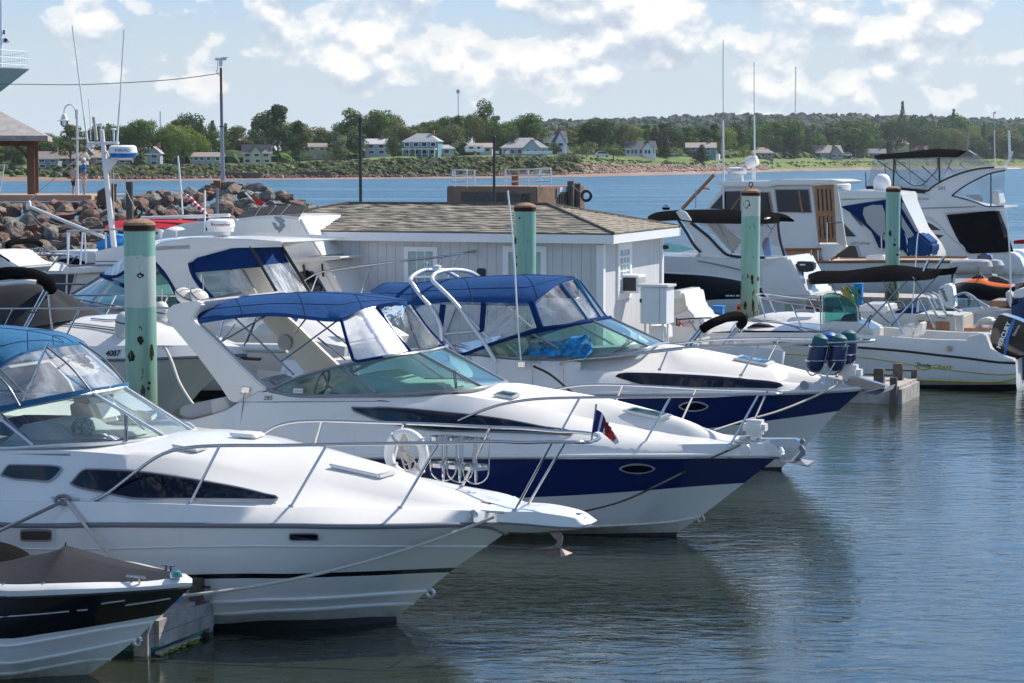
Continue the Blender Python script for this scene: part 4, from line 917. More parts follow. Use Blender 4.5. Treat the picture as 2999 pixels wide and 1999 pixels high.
vr = vault_rows(wv,wv2,30,8,3.2); V,Fc,mi = gridmesh(vr+[mir(r) for r in reversed(vr[:-1])]); mkobj('cockpit_cover',V,Fc,M['canvask'],F,True,60)
tube('rub_rail',F,[Vector((p.x,p.y-.008,p.z)) for p in sheer],.014,M['blackr'],6,50,mirror=True)
cleat(F,*D5([(1040,778)])[0],.32,.2)
lathe('bow_light',F,[(0,.07),(.03,.065),(.055,.04),(.065,0),(0,0)],F.L(*D5([(1345,755)])[0],.1),M['steel'],16)
lathe('green_lens',F,[(0,.05),(.03,.045),(.045,.01),(.045,0),(0,0)],F.L(*D5([(1355,752)])[0],.13),M['greenl'],12)
cleat(F,*D5([(1290,690)])[0],-.2,.14)
lathe('bow_eye',F,[(.03,-.012),(.05,-.012),(.05,.012),(.03,.012),(.03,-.012)],F.L(*D5([(1052,1245)])[0],0),M['steel'],12,'Y')
bh = bvh(hull0)
for q in (((0,1062),(300,1040),(530,1018)),((590,1012),(670,1006)),((775,960),(955,935)),((960,972),(1150,945),(1305,918))):
    tube('pinstripe',F,surf_line(F,D5(list(q)),bh,.003),.006,M['alu'],4)
# ================================================================= helpers for the boats further back
def B(name,label,px,d,cat='boat',yaw=22,group=None):
    y0 = HOR+CAM_H*F_PX/d
    return Fr(name,label,cat,at_z(px,y0),yaw,group)
def pr(name,F,C_,pts,w,dw,mt_,bevel=0,par=None):
    o = prism(name,F,F.c(C_(pts),w),M[mt_],dw,bevel=bevel)
    if par: o.parent = par
    return o
def pane(name,F,C_,pts,w,mt_,par=None,th=.012): return pr(name,F,C_,pts,w,th,mt_,par=par)
def simple_hull(F,sheer,wl,u_keel=.0,mats=('gel_b','boot'),band=None,cap0=False,cap1=False,name='hull'):
    """sheer and waterline traced in S pixels with half beams"""
    a,b_ = F.c(sheer),F.c(wl)
    mid_ = resample(a,30)*.5+resample(b_,30)*.5; mid_[:,1] -= .06
    k = [Vector((p.x,p.y*.7,-.35)) for p in b_]
    return loft(name,F,[a,mid_,b_,k],[M[m] for m in mats],30,[0,0,1],cap0=cap0,cap1=cap1,angle=40)
def deck_of(F,sheer,cen,mt_='gel',name='deck'):
    vr = vault_rows(F.c(sheer),F.c(cen,0),30,5,2.2); V,Fc,mi = gridmesh(vr+[mir(r) for r in reversed(vr[:-1])],None,True,True)
    return mkobj(name,V,Fc,M[mt_],F,True,50)
def radome(F,px,py,w,r,h,label=None,par=None,bandm=None):
    p = F.L(px,py,w)
    prof = [(0,h),(r*.8,h*.99),(r*.95,h*.86),(r,h*.55),(r*1.02,h*.42),(r*.97,h*.36)]
    o = lathe('radar_dome',F,prof+([(r*.9,0),(0,0)] if not bandm else []),p,M['pad'],28)
    if bandm: lathe('dome_base',F,[(r*.97,h*.37),(r*.88,h*.02),(0,0)],p,M[bandm],28)
    if label: 
        s,mt_,z0,k = label
        dtext('lettering',F,s,p+Vector((-r*k,0,z0)),p+Vector((r*k,0,z0)),r*1.01,M[mt_])
    return o
def dtext(name,F,s,a,b_,rad,m_):
    """lettering wrapped round a dome of the given radius, facing the camera"""
    cu = bpy.data.curves.new(name,'FONT'); cu.body = s; cu.size = 1; cu.offset = .012
    to = bpy.data.objects.new(name,cu); COL.objects.link(to)
    dg = bpy.context.evaluated_depsgraph_get(); me = bpy.data.meshes.new_from_object(to.evaluated_get(dg)); bpy.data.objects.remove(to)
    xs = [v.co.x for v in me.vertices]; wd = max(xs)-min(xs); k = (b_-a).length/wd; c_ = (a+b_)/2
    rot = -R(22)*1.0
    view = F.Mi @ (CA-(F.M @ c_+F.org)); a0 = math.atan2(view.y,view.x)
    for v in me.vertices:
        t = a0+((v.co.x-min(xs))*k-(b_-a).length/2)/rad
        v.co = Vector((c_.x+rad*math.cos(t),c_.y+rad*math.sin(t),c_.z+v.co.y*k))
    me.materials.clear(); me.materials.append(m_)
    o = bpy.data.objects.new(name,me); COL.objects.link(o); o.parent = F.o; return o
def tb(name,F,C_,pts,r,mt_,seg=6,**kw): return tube(name,F,F.c(C_(pts)),r,M[mt_],seg,**kw)

# ================================================================= pilings
def m_pile(name,white):
    m = bpy.data.materials.new(name); m.use_nodes = True; t = NT(m.node_tree)
    tc = t.n('TexCoord').outputs['Object']; x,y,z = t.n('SeparateXYZ',i_0=tc).outputs
    st = t.noise(t.n('Mapping',i_Scale=(9,9,.8),i_Vector=tc).outputs[0],1,5,.65)
    fl = t.noise(t.n('Mapping',i_Scale=(7,7,2.2),i_Vector=tc).outputs[0],1,6,.7)
    green = t.mix(t.ramp(st,[(.3,0),(.7,1)]),(.17,.37,.28),(.27,.48,.38))
    if white:
        nz = t.noise(tc,11,4,.6)
        zz = t.m('ADD',z,t.m('MULTIPLY',t.m('SUBTRACT',nz,.5),.10))
        wmask = t.m('MULTIPLY',t.m('GREATER_THAN',zz,white[0]),t.m('LESS_THAN',zz,white[1]))
        green = t.mix(wmask,green,(.46,.53,.46))
    low = t.n('MapRange',i_0=z,i_1=2.3,i_2=.5,i_3=0.0,i_4=1.0).outputs[0]
    algae = t.m('MULTIPLY',low,t.ramp(st,[(.35,.2),(.6,1)]))
    c = t.mix(algae,green,(.20,.17,.05))
    rust = t.m('GREATER_THAN',t.m('ADD',fl,t.m('MULTIPLY',low,.22)),.66)
    c = t.mix(rust,c,(.045,.018,.010))
    b = t.n('BsdfPrincipled',i_Roughness=.42); b.inputs['Coat Weight'].default_value = .15; t.link(c,b.inputs[0])
    bp = t.n('Bump',i_Strength=.5,i_Distance=.01,i_Height=fl); t.link(bp.outputs[0],b.inputs['Normal'])
    t.link(b.outputs[0],t.n('OutputMaterial').inputs[0]); return m
M['rustc'] = mat('rusty_cap',(.30,.17,.10),.9,var=(14,.35),bump=(30,.4,.01))
M['rustd'] = mat('dark_rust',(.028,.012,.008),.9,var=(30,.4))
piles = [('nearest green steel piling with a broad pale repainted band, left',320,510,32,36,(2.77,3.52),C4,[((965,603),24,18),((967,1048),22,30),((905,1160),26,38),((1045,1130),14,60),((1028,1343),10,10),((1022,1380),9,13),((860,1110),8,40)]),
         ('green steel piling standing in front of the grey boathouse',1206,471,45,25,None,C2,[((1782,1185),12,28),((1795,1300),4,12),((1795,1350),4,14),((1815,1030),6,10)]),
         ('green steel piling with dark rust patches in front of the black hulled cruiser',1725,438,56,21.5,(3.5,4.2),C5,[((1213,620),30,38),((1205,1285),33,24),((1262,1295),14,26),((1265,1335),12,20),((1318,1305),9,22),((1200,1550),16,40),((1272,1540),14,46)]),
         ('green steel piling farthest to the right between the wooden cabin boat and the flybridge yacht',2052,431,68,16.5,None,C6,[((1003,993),12,16),((1040,1035),11,20),((1032,1083),14,12),((963,885),14,28)])]
for i,(lab,px,ptop,d,hw_,wht,C_,spots) in enumerate(piles):
    sx,sy = P_([(px,ptop)])[0]; top = at_d(sx,sy,d); F = Fr('piling',lab,'piling',(top.x,top.y,0),22,'green steel pilings along the docks')
    r = hw_/5000*d; H = top.z
    V,Fc = lathe_geo([(r,-3),(r,H-.06)],(0,0,0),32); po = mkobj('post',V,Fc,m_pile('piling_paint',wht),F,True)
    lathe('cap',F,[(r*1.0,H-.13),(r*1.012,H-.13),(r*1.012,H-.03),(r*.97,H+.0),(r*.6,H+.045),(0,H+.06)],(0,0,0),M['rustc'],32)
    lathe('cap_rim',F,[(r*1.02,H-.12),(r*1.02,H-.04)],(0,0,0),M['rustd'],32)
    if i != 3:
        g = tube_geo([(0,0,H+.04),(0,0,H+.1),(.045,0,H+.14),(.04,0,H+.2),(-.02,0,H+.22),(-.055,0,H+.16),(-.03,0,H+.11)],.014,6); mkobj('lifting_eye',g[0],g[1],M['rustd'],F,True,recalc=False)
    bt = bvh(po); random.seed(i)
    for (cx_,cy_),a,b_ in spots:
        V = []
        for k in range(18):
            t = 2*math.pi*k/18; q = random.uniform(.75,1.15); p = C_([(cx_+a*q*math.cos(t),cy_+b_*q*math.sin(t))])[0]
            h = F.hit(bt,*p,.003)
            if h: V.append(h[0])
        if len(V) > 5: mkobj('rust_patch',V,[tuple(range(len(V)))],M['rustd'],F)

# ================================================================= boathouse
bh_ = at_d(*P_([(1405,545)])[0],47.0)
FH = Fr('boathouse','long low grey boathouse with white trim and a weathered shingle hip roof','boathouse',(bh_.x,bh_.y,.55),19)
def m_siding(name,col):
    m = bpy.data.materials.new(name); m.use_nodes = True; t = NT(m.node_tree)
    tc = t.n('TexCoord').outputs['Object']; x,y,z = t.n('SeparateXYZ',i_0=tc).outputs
    s = t.m('FRACT',t.m('MULTIPLY',t.m('ADD',x,y),4.6)); g = t.m('GREATER_THAN',s,.035)
    nz = t.noise(t.n('Mapping',i_Scale=(3,3,.5),i_Vector=tc).outputs[0],2,4,.6)
    c = t.mix(t.ramp(nz,[(.3,0),(.7,1)]),tuple(v*.9 for v in col),col); c = t.mix(g,tuple(v*.45 for v in col),c)
    b = t.n('BsdfPrincipled',i_Roughness=.7); t.link(c,b.inputs[0])
    bp = t.n('Bump',i_Strength=.8,i_Distance=.01,i_Height=t.m('MULTIPLY',g,1.0)); t.link(bp.outputs[0],b.inputs['Normal'])
    t.link(b.outputs[0],t.n('OutputMaterial').inputs[0]); return m
def m_shingle(name,c1,c2,c3,row=.25,rot=False):
    m = bpy.data.materials.new(name); m.use_nodes = True; t = NT(m.node_tree)
    tc = t.n('TexCoord').outputs['Object']
    wv = t.noise(tc,1.7,3,.6); 
    br = t.n('TexBrick',i_Scale=1.0); br.inputs['Brick Width'].default_value = .30; br.inputs['Row Height'].default_value = row; br.inputs['Mortar Size'].default_value = .012
    br.inputs['Color1'].default_value = (0,0,0,1); br.inputs['Color2'].default_value = (1,1,1,1); br.inputs['Mortar'].default_value = (.5,.5,.5,1); br.offset = .37; br.squash = 1
    uv = t.n('UVMap').outputs[0]; uv2 = t.n('VectorMath',operation='ADD',i_0=uv,i_1=t.n('CombineXYZ',i_0=0.0,i_1=t.m('MULTIPLY',wv,.05),i_2=0.0).outputs[0]).outputs[0]; t.link(uv2,br.inputs['Vector'])
    yy = t.m('FRACT',t.m('DIVIDE',t.n('SeparateXYZ',i_0=uv2).outputs[1],row))
    grn = t.noise(tc,40,3,.7)
    c = t.mix(br.outputs['Color'],c1,c2); c = t.mix(t.ramp(grn,[(.35,0),(.65,.5)]),c,c3)
    c = t.mix(t.ramp(t.noise(tc,.9,4,.6),[(.4,0),(.62,.45)]),c,c3)
    b = t.n('BsdfPrincipled',i_Roughness=.9); b.inputs['Specular IOR Level'].default_value = .15; t.link(c,b.inputs[0])
    h = t.m('ADD',t.m('MULTIPLY',t.m('SUBTRACT',1.0,yy),1.0),t.m('MULTIPLY',grn,.25))
    h = t.m('MULTIPLY_ADD',br.outputs['Fac'],-.25,h)
    bp = t.n('Bump',i_Strength=1.0,i_Distance=.09,i_Height=h); t.link(bp.outputs[0],b.inputs['Normal'])
    t.link(b.outputs[0],t.n('OutputMaterial').inputs[0]); return m
M['siding'] = m_siding('grey_siding',(.60,.605,.615)); M['whitep'] = mat('white_paint',(.78,.78,.79),.5,var=(2,.04))
M['shingle'] = m_shingle('weathered_shingle',(.10,.08,.06),(.30,.25,.19),(.40,.36,.30))
zf = .55
Le,Re = FH.L(*S_([(700,682)])[0],.3),FH.L(*C3([(85,905)])[0],.3)           # fascia top, near eave
ze = (FH.L(*C2([(370,1133)])[0],.3).z+FH.L(*C3([(85,905)])[0],.3).z)/2
uR = FH.L(*C3([(85,905)])[0],.3).x; far_e = FH.uat(*C3([(452,872)])[0],uR); yB = far_e.y
yB = min(max(yB,4.5),7.5); ym = (yB-.3)/2
rL,rR = FH.L(*C2([(640,943)])[0],-ym),FH.L(*C2([(2010,937)])[0],-ym); zr = (rL.z+rR.z)/2
uL = rL.x-(uR-rR.x)
print('BOATHOUSE',ze,zr,uR,uL,yB,rL,rR)
fz = .19
bw = boxes('walls',FH,[(((uL+uR)/2,(yB-.3)/2+.0,(ze-fz-.1)/2),(uR-uL-.7,yB+.3-.7,ze-fz+.1))],M['siding'])
wx0,wx1,wy0,wy1 = uL+.35,uR-.35,-.3+.35,yB-.35
cxm,cym = (wx0+wx1)/2,(wy0+wy1)/2
# roof with uv in metres so that courses run level
rc = [Vector((uL,-.3,ze)),Vector((uR,-.3,ze)),Vector((uR,yB,ze)),Vector((uL,yB,ze)),Vector((rL.x,ym,zr)),Vector((rR.x,ym,zr))]
me = bpy.data.meshes.new('roof'); me.from_pydata([tuple(v) for v in rc],[],[(0,1,5,4),(1,2,5),(2,3,4,5),(3,0,4)]); uvl = me.uv_layers.new()
for p in me.polygons:
    n = p.normal; down = Vector((n.x,n.y,0)).normalized(); along = Vector((-down.y,down.x,0)); slope = (down-n*down.dot(n)).normalized()
    for li in p.loop_indices:
        v = me.vertices[me.loops[li].vertex_index].co; uvl.data[li].uv = (v.dot(along),-v.dot(slope)+50)
courses = []
def course_face(a,b_,t0,t1,nc=17):
    # shingle courses as real overlapping strips: a-b_ is the eave, t0-t1 the ridge end points
    up = ((t0+t1)/2-(a+b_)/2); nn = (b_-a).cross(up).normalized(); nn = nn if nn.z > 0 else -nn; Vs,Fs = [],[]
    for i in range(nc):
        f0,f1 = i/nc,(i+1.25)/nc; L0,R0,L1,R1 = a.lerp(t0,f0),b_.lerp(t1,f0),a.lerp(t0,min(f1,1)),b_.lerp(t1,min(f1,1)); k = max(3,int((R0-L0).length/.22))
        for j in range(k+1):
            s = j/k; q = random.uniform(-.018,.018); h_ = .036+random.uniform(-.012,.014); lo_ = L0.lerp(R0,s)+up.normalized()*q; hi_ = L1.lerp(R1,s); Vs += [lo_+nn*.006,lo_+nn*h_,hi_+nn*.012]
            if j: c_ = len(Vs)-6; Fs += [(c_,c_+3,c_+4,c_+1),(c_+1,c_+4,c_+5,c_+2)]
    courses.append((Vs,Fs))
random.seed(2); course_face(rc[0],rc[1],rc[4],rc[5]); course_face(rc[1],rc[2],rc[5],rc[5]); course_face(rc[3],rc[0],rc[4],rc[4])
M['cedar'] = mat('weathered_cedar',(.30,.265,.215),.9,var=(3.5,.28),bump=(30,.5,.01),spec=.2)
V,Fc = join_geo(courses); mkobj('shingles',V,Fc,M['cedar'],FH,recalc=False)
me.materials.append(M['shingle']); ro = bpy.data.objects.new('roof',me); COL.objects.link(ro); ro.parent = FH.o
for a,b_ in ((rc[1],rc[5]),(rc[0],rc[4]),(rc[4],rc[5]),(rc[2],rc[5])): tube('ridge_cap',FH,[a+Vector((0,0,.02)),b_+Vector((0,0,.03))],.05,mat('ridge_shingle',(.10,.085,.07),.9,var=(8,.4)) if 'ridge' not in M else M['ridge'],6)
boxes('fascia',FH,[(((uL+uR)/2,-.29,ze-fz/2-.01),(uR-uL+.04,.04,fz)),(((uL+uR)/2,yB-.01,ze-fz/2-.01),(uR-uL+.04,.04,fz))],M['whitep'])
boxes('fascia',FH,[((uR-.01,(yB-.3)/2,ze-fz/2-.012),(.04,yB+.25,fz))],M['whitep']); boxes('soffit',FH,[((cxm,(yB-.3)/2,ze-fz-.0),(uR-uL-.08,yB+.2,.02))],M['whitep'])
for x_,y_ in ((wx1-.04,wy0+.04),(wx1-.04,wy1-.04)): box('corner_board',FH,(x_+.012,y_-.012 if y_ < 1 else y_+.012,(ze-fz)/2-.05),(.16,.16,ze-fz),M['whitep'])
def window_on(F,x0,x1,z0,z1,y,m_frame,cols=2,rows=3,depth=.05,end=False,ux=0):
    """sash window on the near wall (or on the end wall when end is True)"""
    def P3(a,z,off): return (ux+off,a,z) if end else (a,y-off,z)
    def S3(a,z,off): return (off,a,z) if end else (a,off,z)
    w_,h_ = x1-x0,z1-z0; c_ = (x0+x1)/2; zc_ = (z0+z1)/2
    pf = .13*w_
    fr = boxes('window',F,[(P3(x0+pf/2,zc_,depth/2),S3(pf,h_,depth)),(P3(x1-pf/2,zc_,depth/2),S3(pf,h_,depth)),(P3(c_,z1-pf/2,depth/2),S3(w_-2*pf,pf,depth)),(P3(c_,z0+pf/2,depth/2),S3(w_-2*pf,pf,depth))],m_frame)
    g = boxes('pane',F,[(P3(c_,zc_,.012),S3(w_-2*pf,h_-2*pf,.01))],M['winb']); g.parent = fr
    mb = [(P3(x0+pf+(w_-2*pf)*k/cols,zc_,.026),S3(.02,h_-2*pf,.02)) for k in range(1,cols)]+[(P3(c_,z0+pf+(h_-2*pf)*k/rows,.027),S3(w_-2*pf,.03,.018)) for k in range(1,rows)]
    s = boxes('sash',F,mb,m_frame); s.parent = fr; return fr
M['winb'] = mat('curtained_window',(.30,.42,.42),.15,coat=.5,var=(4,.2))
for a,b_,t_ in (((1022,1225),(1253,1420),0),((1702,1220),(2003,1430),0),((400,1222),(498,1300),0)):
    A_,B_ = FH.L(*C2([a])[0],-wy0),FH.L(*C2([b_])[0],-wy0); window_on(FH,A_.x,B_.x,A_.z-1.35,A_.z,wy0,M['whitep'],3,2)
A_ = FH.uat(*C3([(104,968)])[0],wx1); B_ = FH.uat(*C3([(178,1262)])[0],wx1)
window_on(FH,A_.y,B_.y,B_.z,A_.z,0,M['whitep'],3,6,end=True,ux=wx1)
ac = FH.uat(*C3([(150,1185)])[0],wx1)
bx = box('air_conditioner',FH,(wx1+.2,ac.y,ac.z),(.42,.62,.40),M['whitep'],bevel=.02)
o = box('grille',FH,(wx1+.2,ac.y-.315,ac.z),(.30,.012,.30),M['ink']); o.parent = bx
o = box('grille',FH,(wx1+.413,ac.y,ac.z),(.012,.48,.30),M['vinylg']); o.parent = bx
lt_ = FH.uat(*C3([(352,985)])[0],wx1); box('wall_lamp',FH,(wx1+.09,lt_.y,lt_.z),(.18,.1,.1),M['ink'],bevel=.02)

# white locker box on legs beside it
FB = Fr('locker','white metal locker on legs standing against the end wall of the boathouse','locker',at_d(*C3([(300,1480)])[0],46.2),22)
a = FB.L(*C3([(232,1205)])[0],0); b_ = FB.L(*C3([(378,1412)])[0],0)
z0 = b_.z; z1 = a.z
box('cabinet',FB,((a.x+b_.x)/2-.06,.25,(z0+z1)/2),(b_.x-a.x-.15,.5,z1-z0),M['pad'],bevel=.02)
bo = box('louvred_panel',FB,(b_.x-.06,.25,(z0+z1)/2),(.14,.52,z1-z0-.02),M['whitep'])
boxes('lid',FB,[((a.x/2+b_.x/2,.25,z1+.03),(b_.x-a.x+.1,.6,.05))],M['gel'])
for x_ in (a.x+.1,b_.x-.1):
    for y_ in (.08,.42): tube('leg',FB,[(x_,y_,z0),(x_,y_,z0-.7)],.025,M['whitep'],6)
boxes('latch',FB,[((a.x+.03,-.02,(z0+z1)/2+.1),(.03,.04,.08))],M['ink'])

# ================================================================= docks
M['plank'] = mat('weathered_planks',(.36,.33,.30),.85,var=(6,.3),bump=(18,.4,.01))
M['plankg'] = mat('green_dock_float',(.12,.32,.26),.7,var=(5,.25))
M['timber'] = mat('grey_timber',(.34,.31,.29),.85,var=(5,.35),bump=(14,.5,.01))
M['timberd'] = mat('dark_timber',(.12,.095,.08),.9,var=(9,.35),bump=(20,.6,.02))
M['weed'] = mat('green_weed',(.14,.20,.01),.8,var=(30,.6),bump=(60,1,.02))
# near finger dock, end at the lower left
FD = Fr('finger_dock','short weathered finger dock end beside the black bowrider bow','dock',at_z(*D5([(1180,1350)])[0]),22)
zt = FD.L(*D5([(1180,1062)])[0],0).z; wd_ = min(max(FD.uat(*D5([(1600,962)])[0],0).y,.9),2.4)
box('deck_planks',FD,(-3.0,wd_/2,zt-.03),(6.0,wd_,.06),M['plank'])
for z_,h_ in ((zt-.10,.13),(zt-.235,.13)):
    box('end_board',FD,(.03,wd_/2,z_),(.06,wd_,h_),M['timber']); box('side_board',FD,(-3.0,-.03,z_),(6.0,.06,h_),M['timber'])
box('float',FD,(-3.0,wd_/2,.06),(5.9,wd_-.1,.42),M['plankg']); box('corner_post',FD,(-.08,-.09,zt-.32),(.16,.06,.5),M['timber']); box('corner_post',FD,(-.06,wd_+.04,.1),(.12,.08,.5),M['timber'])
pa,pb_ = FD.L(*D5([(1505,768)])[0],-wd_*.8),FD.L(*D5([(1550,900)])[0],-wd_*.8)
box('mooring_post',FD,(pa.x,wd_*.8,(pa.z+zt)/2-.02),(.13,.13,pa.z-zt+.04),M['timberd'],bevel=.015); tube('post_pin',FD,[(pa.x,wd_*.8,pa.z-.08),(pa.x+.16,wd_*.8,pa.z-.08)],.014,M['ink'],6)
box('bull_rail',FD,(-.02,wd_*.9,zt+.06),(.24,.2,.13),M['timber'],rz=.4,bevel=.03)
g = []
random.seed(5)
for k in range(26): g.append(lathe_geo([(0,.03),(.03,.02),(.045,0),(.02,-.03)],(.05+random.uniform(-.02,.05),random.uniform(0,.7),random.uniform(-.01,.02)),6))
V,Fc = join_geo(g); wd = mkobj('waterline_weed',V,Fc,M['weed'],FD); wd['kind'] = 'stuff'
box('rub_board',FD,(.07,.35,.03),(.05,.8,.03),M['timber'])
rope('blue rope wound round the post on the near finger dock',[FD.M @ Vector(p)+FD.org for p in ((-.2,.88,zt+.12),(-.1,.8,zt+.08),(-.05,.5,zt+.05),(-.3,.2,zt+.04),(-.6,.3,zt+.05))],'ropeb',.012)
# right finger dock
FR = Fr('finger_dock','sunlit finger dock end right of the farther navy cruiser bow','dock',at_z(*D3([(2195,1018)])[0]),22)
tz = FR.L(*D3([(2200,895)])[0],0).z
box('deck_planks',FR,(-4.0,.85,tz-.03),(8.0,1.75,.06),M['plank'])
box('side_board',FR,(-4.0,-.03,tz-.24),(8.0,.06,.36),M['timber']); box('end_board',FR,(.03,.85,tz-.24),(.06,1.75,.36),M['timber'])
box('float',FR,(-4.0,.85,.08),(7.9,1.6,.5),M['plankg']); box('corner_post',FR,(-.1,-.1,.25),(.14,.08,.6),M['timberd']); box('corner_post',FR,(-.06,1.76,.25),(.12,.08,.6),M['timberd'])
for x_,y_ in ((-.45,.15),(-.3,1.3)):
    o = box('mooring_post',FR,(x_,y_,tz+.16),(.2,.2,.36),M['timberd'],bevel=.02); p_ = tube('post_pin',FR,[(x_-.3,y_,tz+.2),(x_+.3,y_,tz+.2)],.02,M['timberd'],6); p_.parent = o
# walkways behind
FW = Fr('dock_walkway','long plank walkway running between the boats and past the pilings on the right','dock',at_z(2250,960),22)
box('deck_planks',FW,(2.0,9.0,.45),(16,2.2,.08),M['plank']); box('side_board',FW,(2.0,7.88,.3),(16,.06,.28),M['timber'])
box('deck_planks',FW,(-7.6,3,.45),(1.8,34,.07),M['plank']); box('float',FW,(2,9,.12),(15.8,2,.3),M['timberd'])
FWa = Fr('dock_walkway','plank walkway supporting the boathouse and its locker','dock',(bh_.x,bh_.y,0),19)
box('deck_planks',FWa,(cxm+.6,cym,.51),(wx1-wx0+3.4,wy1-wy0+2.2,.08),M['plank']); box('float',FWa,(cxm+.6,cym,.2),(wx1-wx0+3.2,wy1-wy0+2.0,.5),M['timberd'])

def pedestal(lab,C_,a,b_,d,mt_,nm='power_pedestal'):
    A_,B_ = at_d(*C_([a])[0],d),at_d(*C_([b_])[0],d); F = Fr(nm,lab,'pedestal',((A_.x+B_.x)/2,d,B_.z),22,'dock service pedestals')
    w_ = B_.x-A_.x; h_ = A_.z-B_.z
    box('cabinet',F,(0,0,h_*.46),(w_,w_,h_*.92),M[mt_],bevel=.02); box('cap',F,(0,0,h_*.96),(w_*1.12,w_*1.12,h_*.07),M[mt_],bevel=.01)
    boxes('socket_panel',F,[((0,-w_*.51,h_*.6),(w_*.6,.02,h_*.25))],M['ink'])
    return F
pedestal('blue pedestal left of the rusty piling behind the folded black canopy',D3,(915,338),(985,515),54,'bluebox')
pedestal('orange pedestal squeezed against the left side of the rusty piling',D3,(1078,325),(1110,400),58,'orange')
pedestal('blue pedestal under the black bimini of the runabout, right of the yellow and green ropes',D3,(1888,185),(1942,330),62,'bluebox')
pedestal('orange pedestal between the bimini poles of the runabout',E4,(290,705),(355,890),60,'orange')
for lab,mt_,x0,s_ in (('yellow rope bundle hanging left of the blue pedestal under the bimini','ropey',1375,0),('green rope bundle beside the yellow one under the bimini','ropeg',1402,3)):
    c_ = at_d(*C3([(x0,1185)])[0],61.5); random.seed(s_)
    g = [tube_geo([c_+Vector((random.uniform(-.15,.15),random.uniform(-.05,.05),-.1)),c_+Vector((random.uniform(-.22,.22),-.05,-.5)),c_+Vector((random.uniform(-.2,.3),0,-random.uniform(.9,1.25)))],.022,5) for k in range(9)]
    V,Fc = join_geo(g); tag(mkobj('rope_bundle',V,Fc,M[mt_],None,True,recalc=False),lab,'rope')

# ================================================================= centre console with the black bimini
F = bt_ = B('runabout','grey white open runabout with black bimini and big black outboard, right edge',2944,47.6,group='open boats by the right docks')
gun = F.c(S_([(1987,984,0),(2040,978,.5),(2130,975,.85),(2280,974,1.08),(2500,977,1.18),(2575,983,1.2),(2745,994,1.2),(2850,998,1.2),(2905,1022,1.18),(2972,1056,1.1)]))
rub = F.c(S_([(1987,987,0),(2040,988,.52),(2130,994,.88),(2280,1004,1.1),(2500,1016,1.2),(2640,1027,1.22),(2745,1039,1.22),(2845,1050,1.22),(2930,1061,1.2),(2974,1063,1.12)]))
yel = F.c(S_([(2010,1020,0),(2060,1022,.4),(2130,1028,.72),(2280,1036,.98),(2500,1045,1.12),(2680,1069,1.16),(2800,1085,1.17),(2930,1097,1.17),(2976,1094,1.1)]))
chn = F.c(S_([(2060,1090,0),(2130,1095,.4),(2280,1105,.8),(2500,1112,1.05),(2680,1115,1.12),(2925,1121,1.12),(2976,1110,1.05)]))
wl = F.c(S_([(2070,1126,0),(2280,1126,.65),(2500,1126,.95),(2900,1126,1.08),(2976,1124,1.0)]))
kl = [Vector((p.x,p.y*.6,-.3)) for p in wl]
bhh = loft('hull',F,[gun,rub,yel,chn,wl,kl],[M['gel_b'],M['boot']],50,[0,0,0,0,1],cap1=True,angle=20)
tube('rub_rail',F,rub,.028,M['ink'],6,50,mirror=True); tube('yellow_pinstripe',F,[Vector((p.x,p.y-.006,p.z)) for p in yel],.012,M['inky'],5,50)
tube('yellow_stripe',F,[Vector((p.x,p.y-.006,p.z+.02)) for p in chn],.02,M['inky'],5,50)
bth = bvh(bhh)
text('lettering',F,'Thunder',E4([(642,1290)])[0],E4([(800,1306)])[0],M['ink'],bth,shear=.2,bold=.02,squash=1.1)
text('lettering',F,'CRAFT',E4([(815,1318)])[0],E4([(1015,1336)])[0],M['inky'],bth,shear=.3,bold=.03)
tube('swoosh',F,surf_line(F,E4([(630,1285),(665,1315),(720,1330),(790,1312)]),bth,.01),.014,M['inky'],5)
inner = [Vector((p.x*1.0-.05,p.y*.86,p.z)) for p in gun]; floor = [Vector((p.x-.1,p.y*.8,max(.35,p.z-.55))) for p in gun]
loft('gunwale',F,[gun,inner,floor],M['gel'],40)
loft('cockpit_sole',F,[floor],M['gel'],40)
fd = F.c(S_([(1990,983,0),(2060,975,.5),(2160,968,.8),(2300,968,.95),(2420,968,1.0)])); fdc = F.c(S_([(2010,974),(2080,950),(2200,940),(2330,945),(2440,955)]),0)
vr = vault_rows(fd,fdc,24,5,2.4); V,Fc,mi = gridmesh(vr+[mir(r) for r in reversed(vr[:-1])]); mkobj('foredeck',V,Fc,M['gel'],F,True)
pr('bow_cover',F,E5,[(1080,488),(1130,425),(1200,385),(1330,395),(1500,430),(1660,470),(1560,490),(1480,498)],.7,.9,'canvasg')
pr('console',F,C3,[(1240,1500),(1235,1405),(1300,1395),(1440,1400),(1520,1440),(1520,1500)],.6,1.1,'gel',.03)
ws = [(1243,1405),(1247,1255),(1290,1240),(1330,1248),(1400,1285),(1432,1320),(1440,1395)]
pane('windshield',F,C3,ws,.55,'teal'); pane('windshield',F,C3,[(p[0]+10,p[1]-6) for p in ws],-.45,'teal')
tb('windshield_frame',F,C3,[(p[0],p[1],.56) for p in ws],.014,'steel',6)
pr('gauge_pod',F,C3,[(1330,1400),(1360,1360),(1420,1350),(1430,1400)],.2,.5,'ink')
c_ = F.L(*C3([(1485,1410)])[0],.1); g = tube_geo([c_+Vector((.10*math.sin(t),.2*math.cos(t),.2*math.sin(t))) for t in [2*math.pi*k/16 for k in range(17)]],.016,6,34,closed=True); mkobj('steering_wheel',g[0],g[1],M['ink'],F,True,recalc=False)
pr('seat',F,E4,[(400,990),(460,930),(490,875),(540,868),(600,880),(605,920),(590,1000)],.5,.5,'gel',.05); pr('seat',F,E4,[(600,1000),(620,900),(680,845),(706,850),(700,900),(680,990)],.5,.5,'gel',.05)
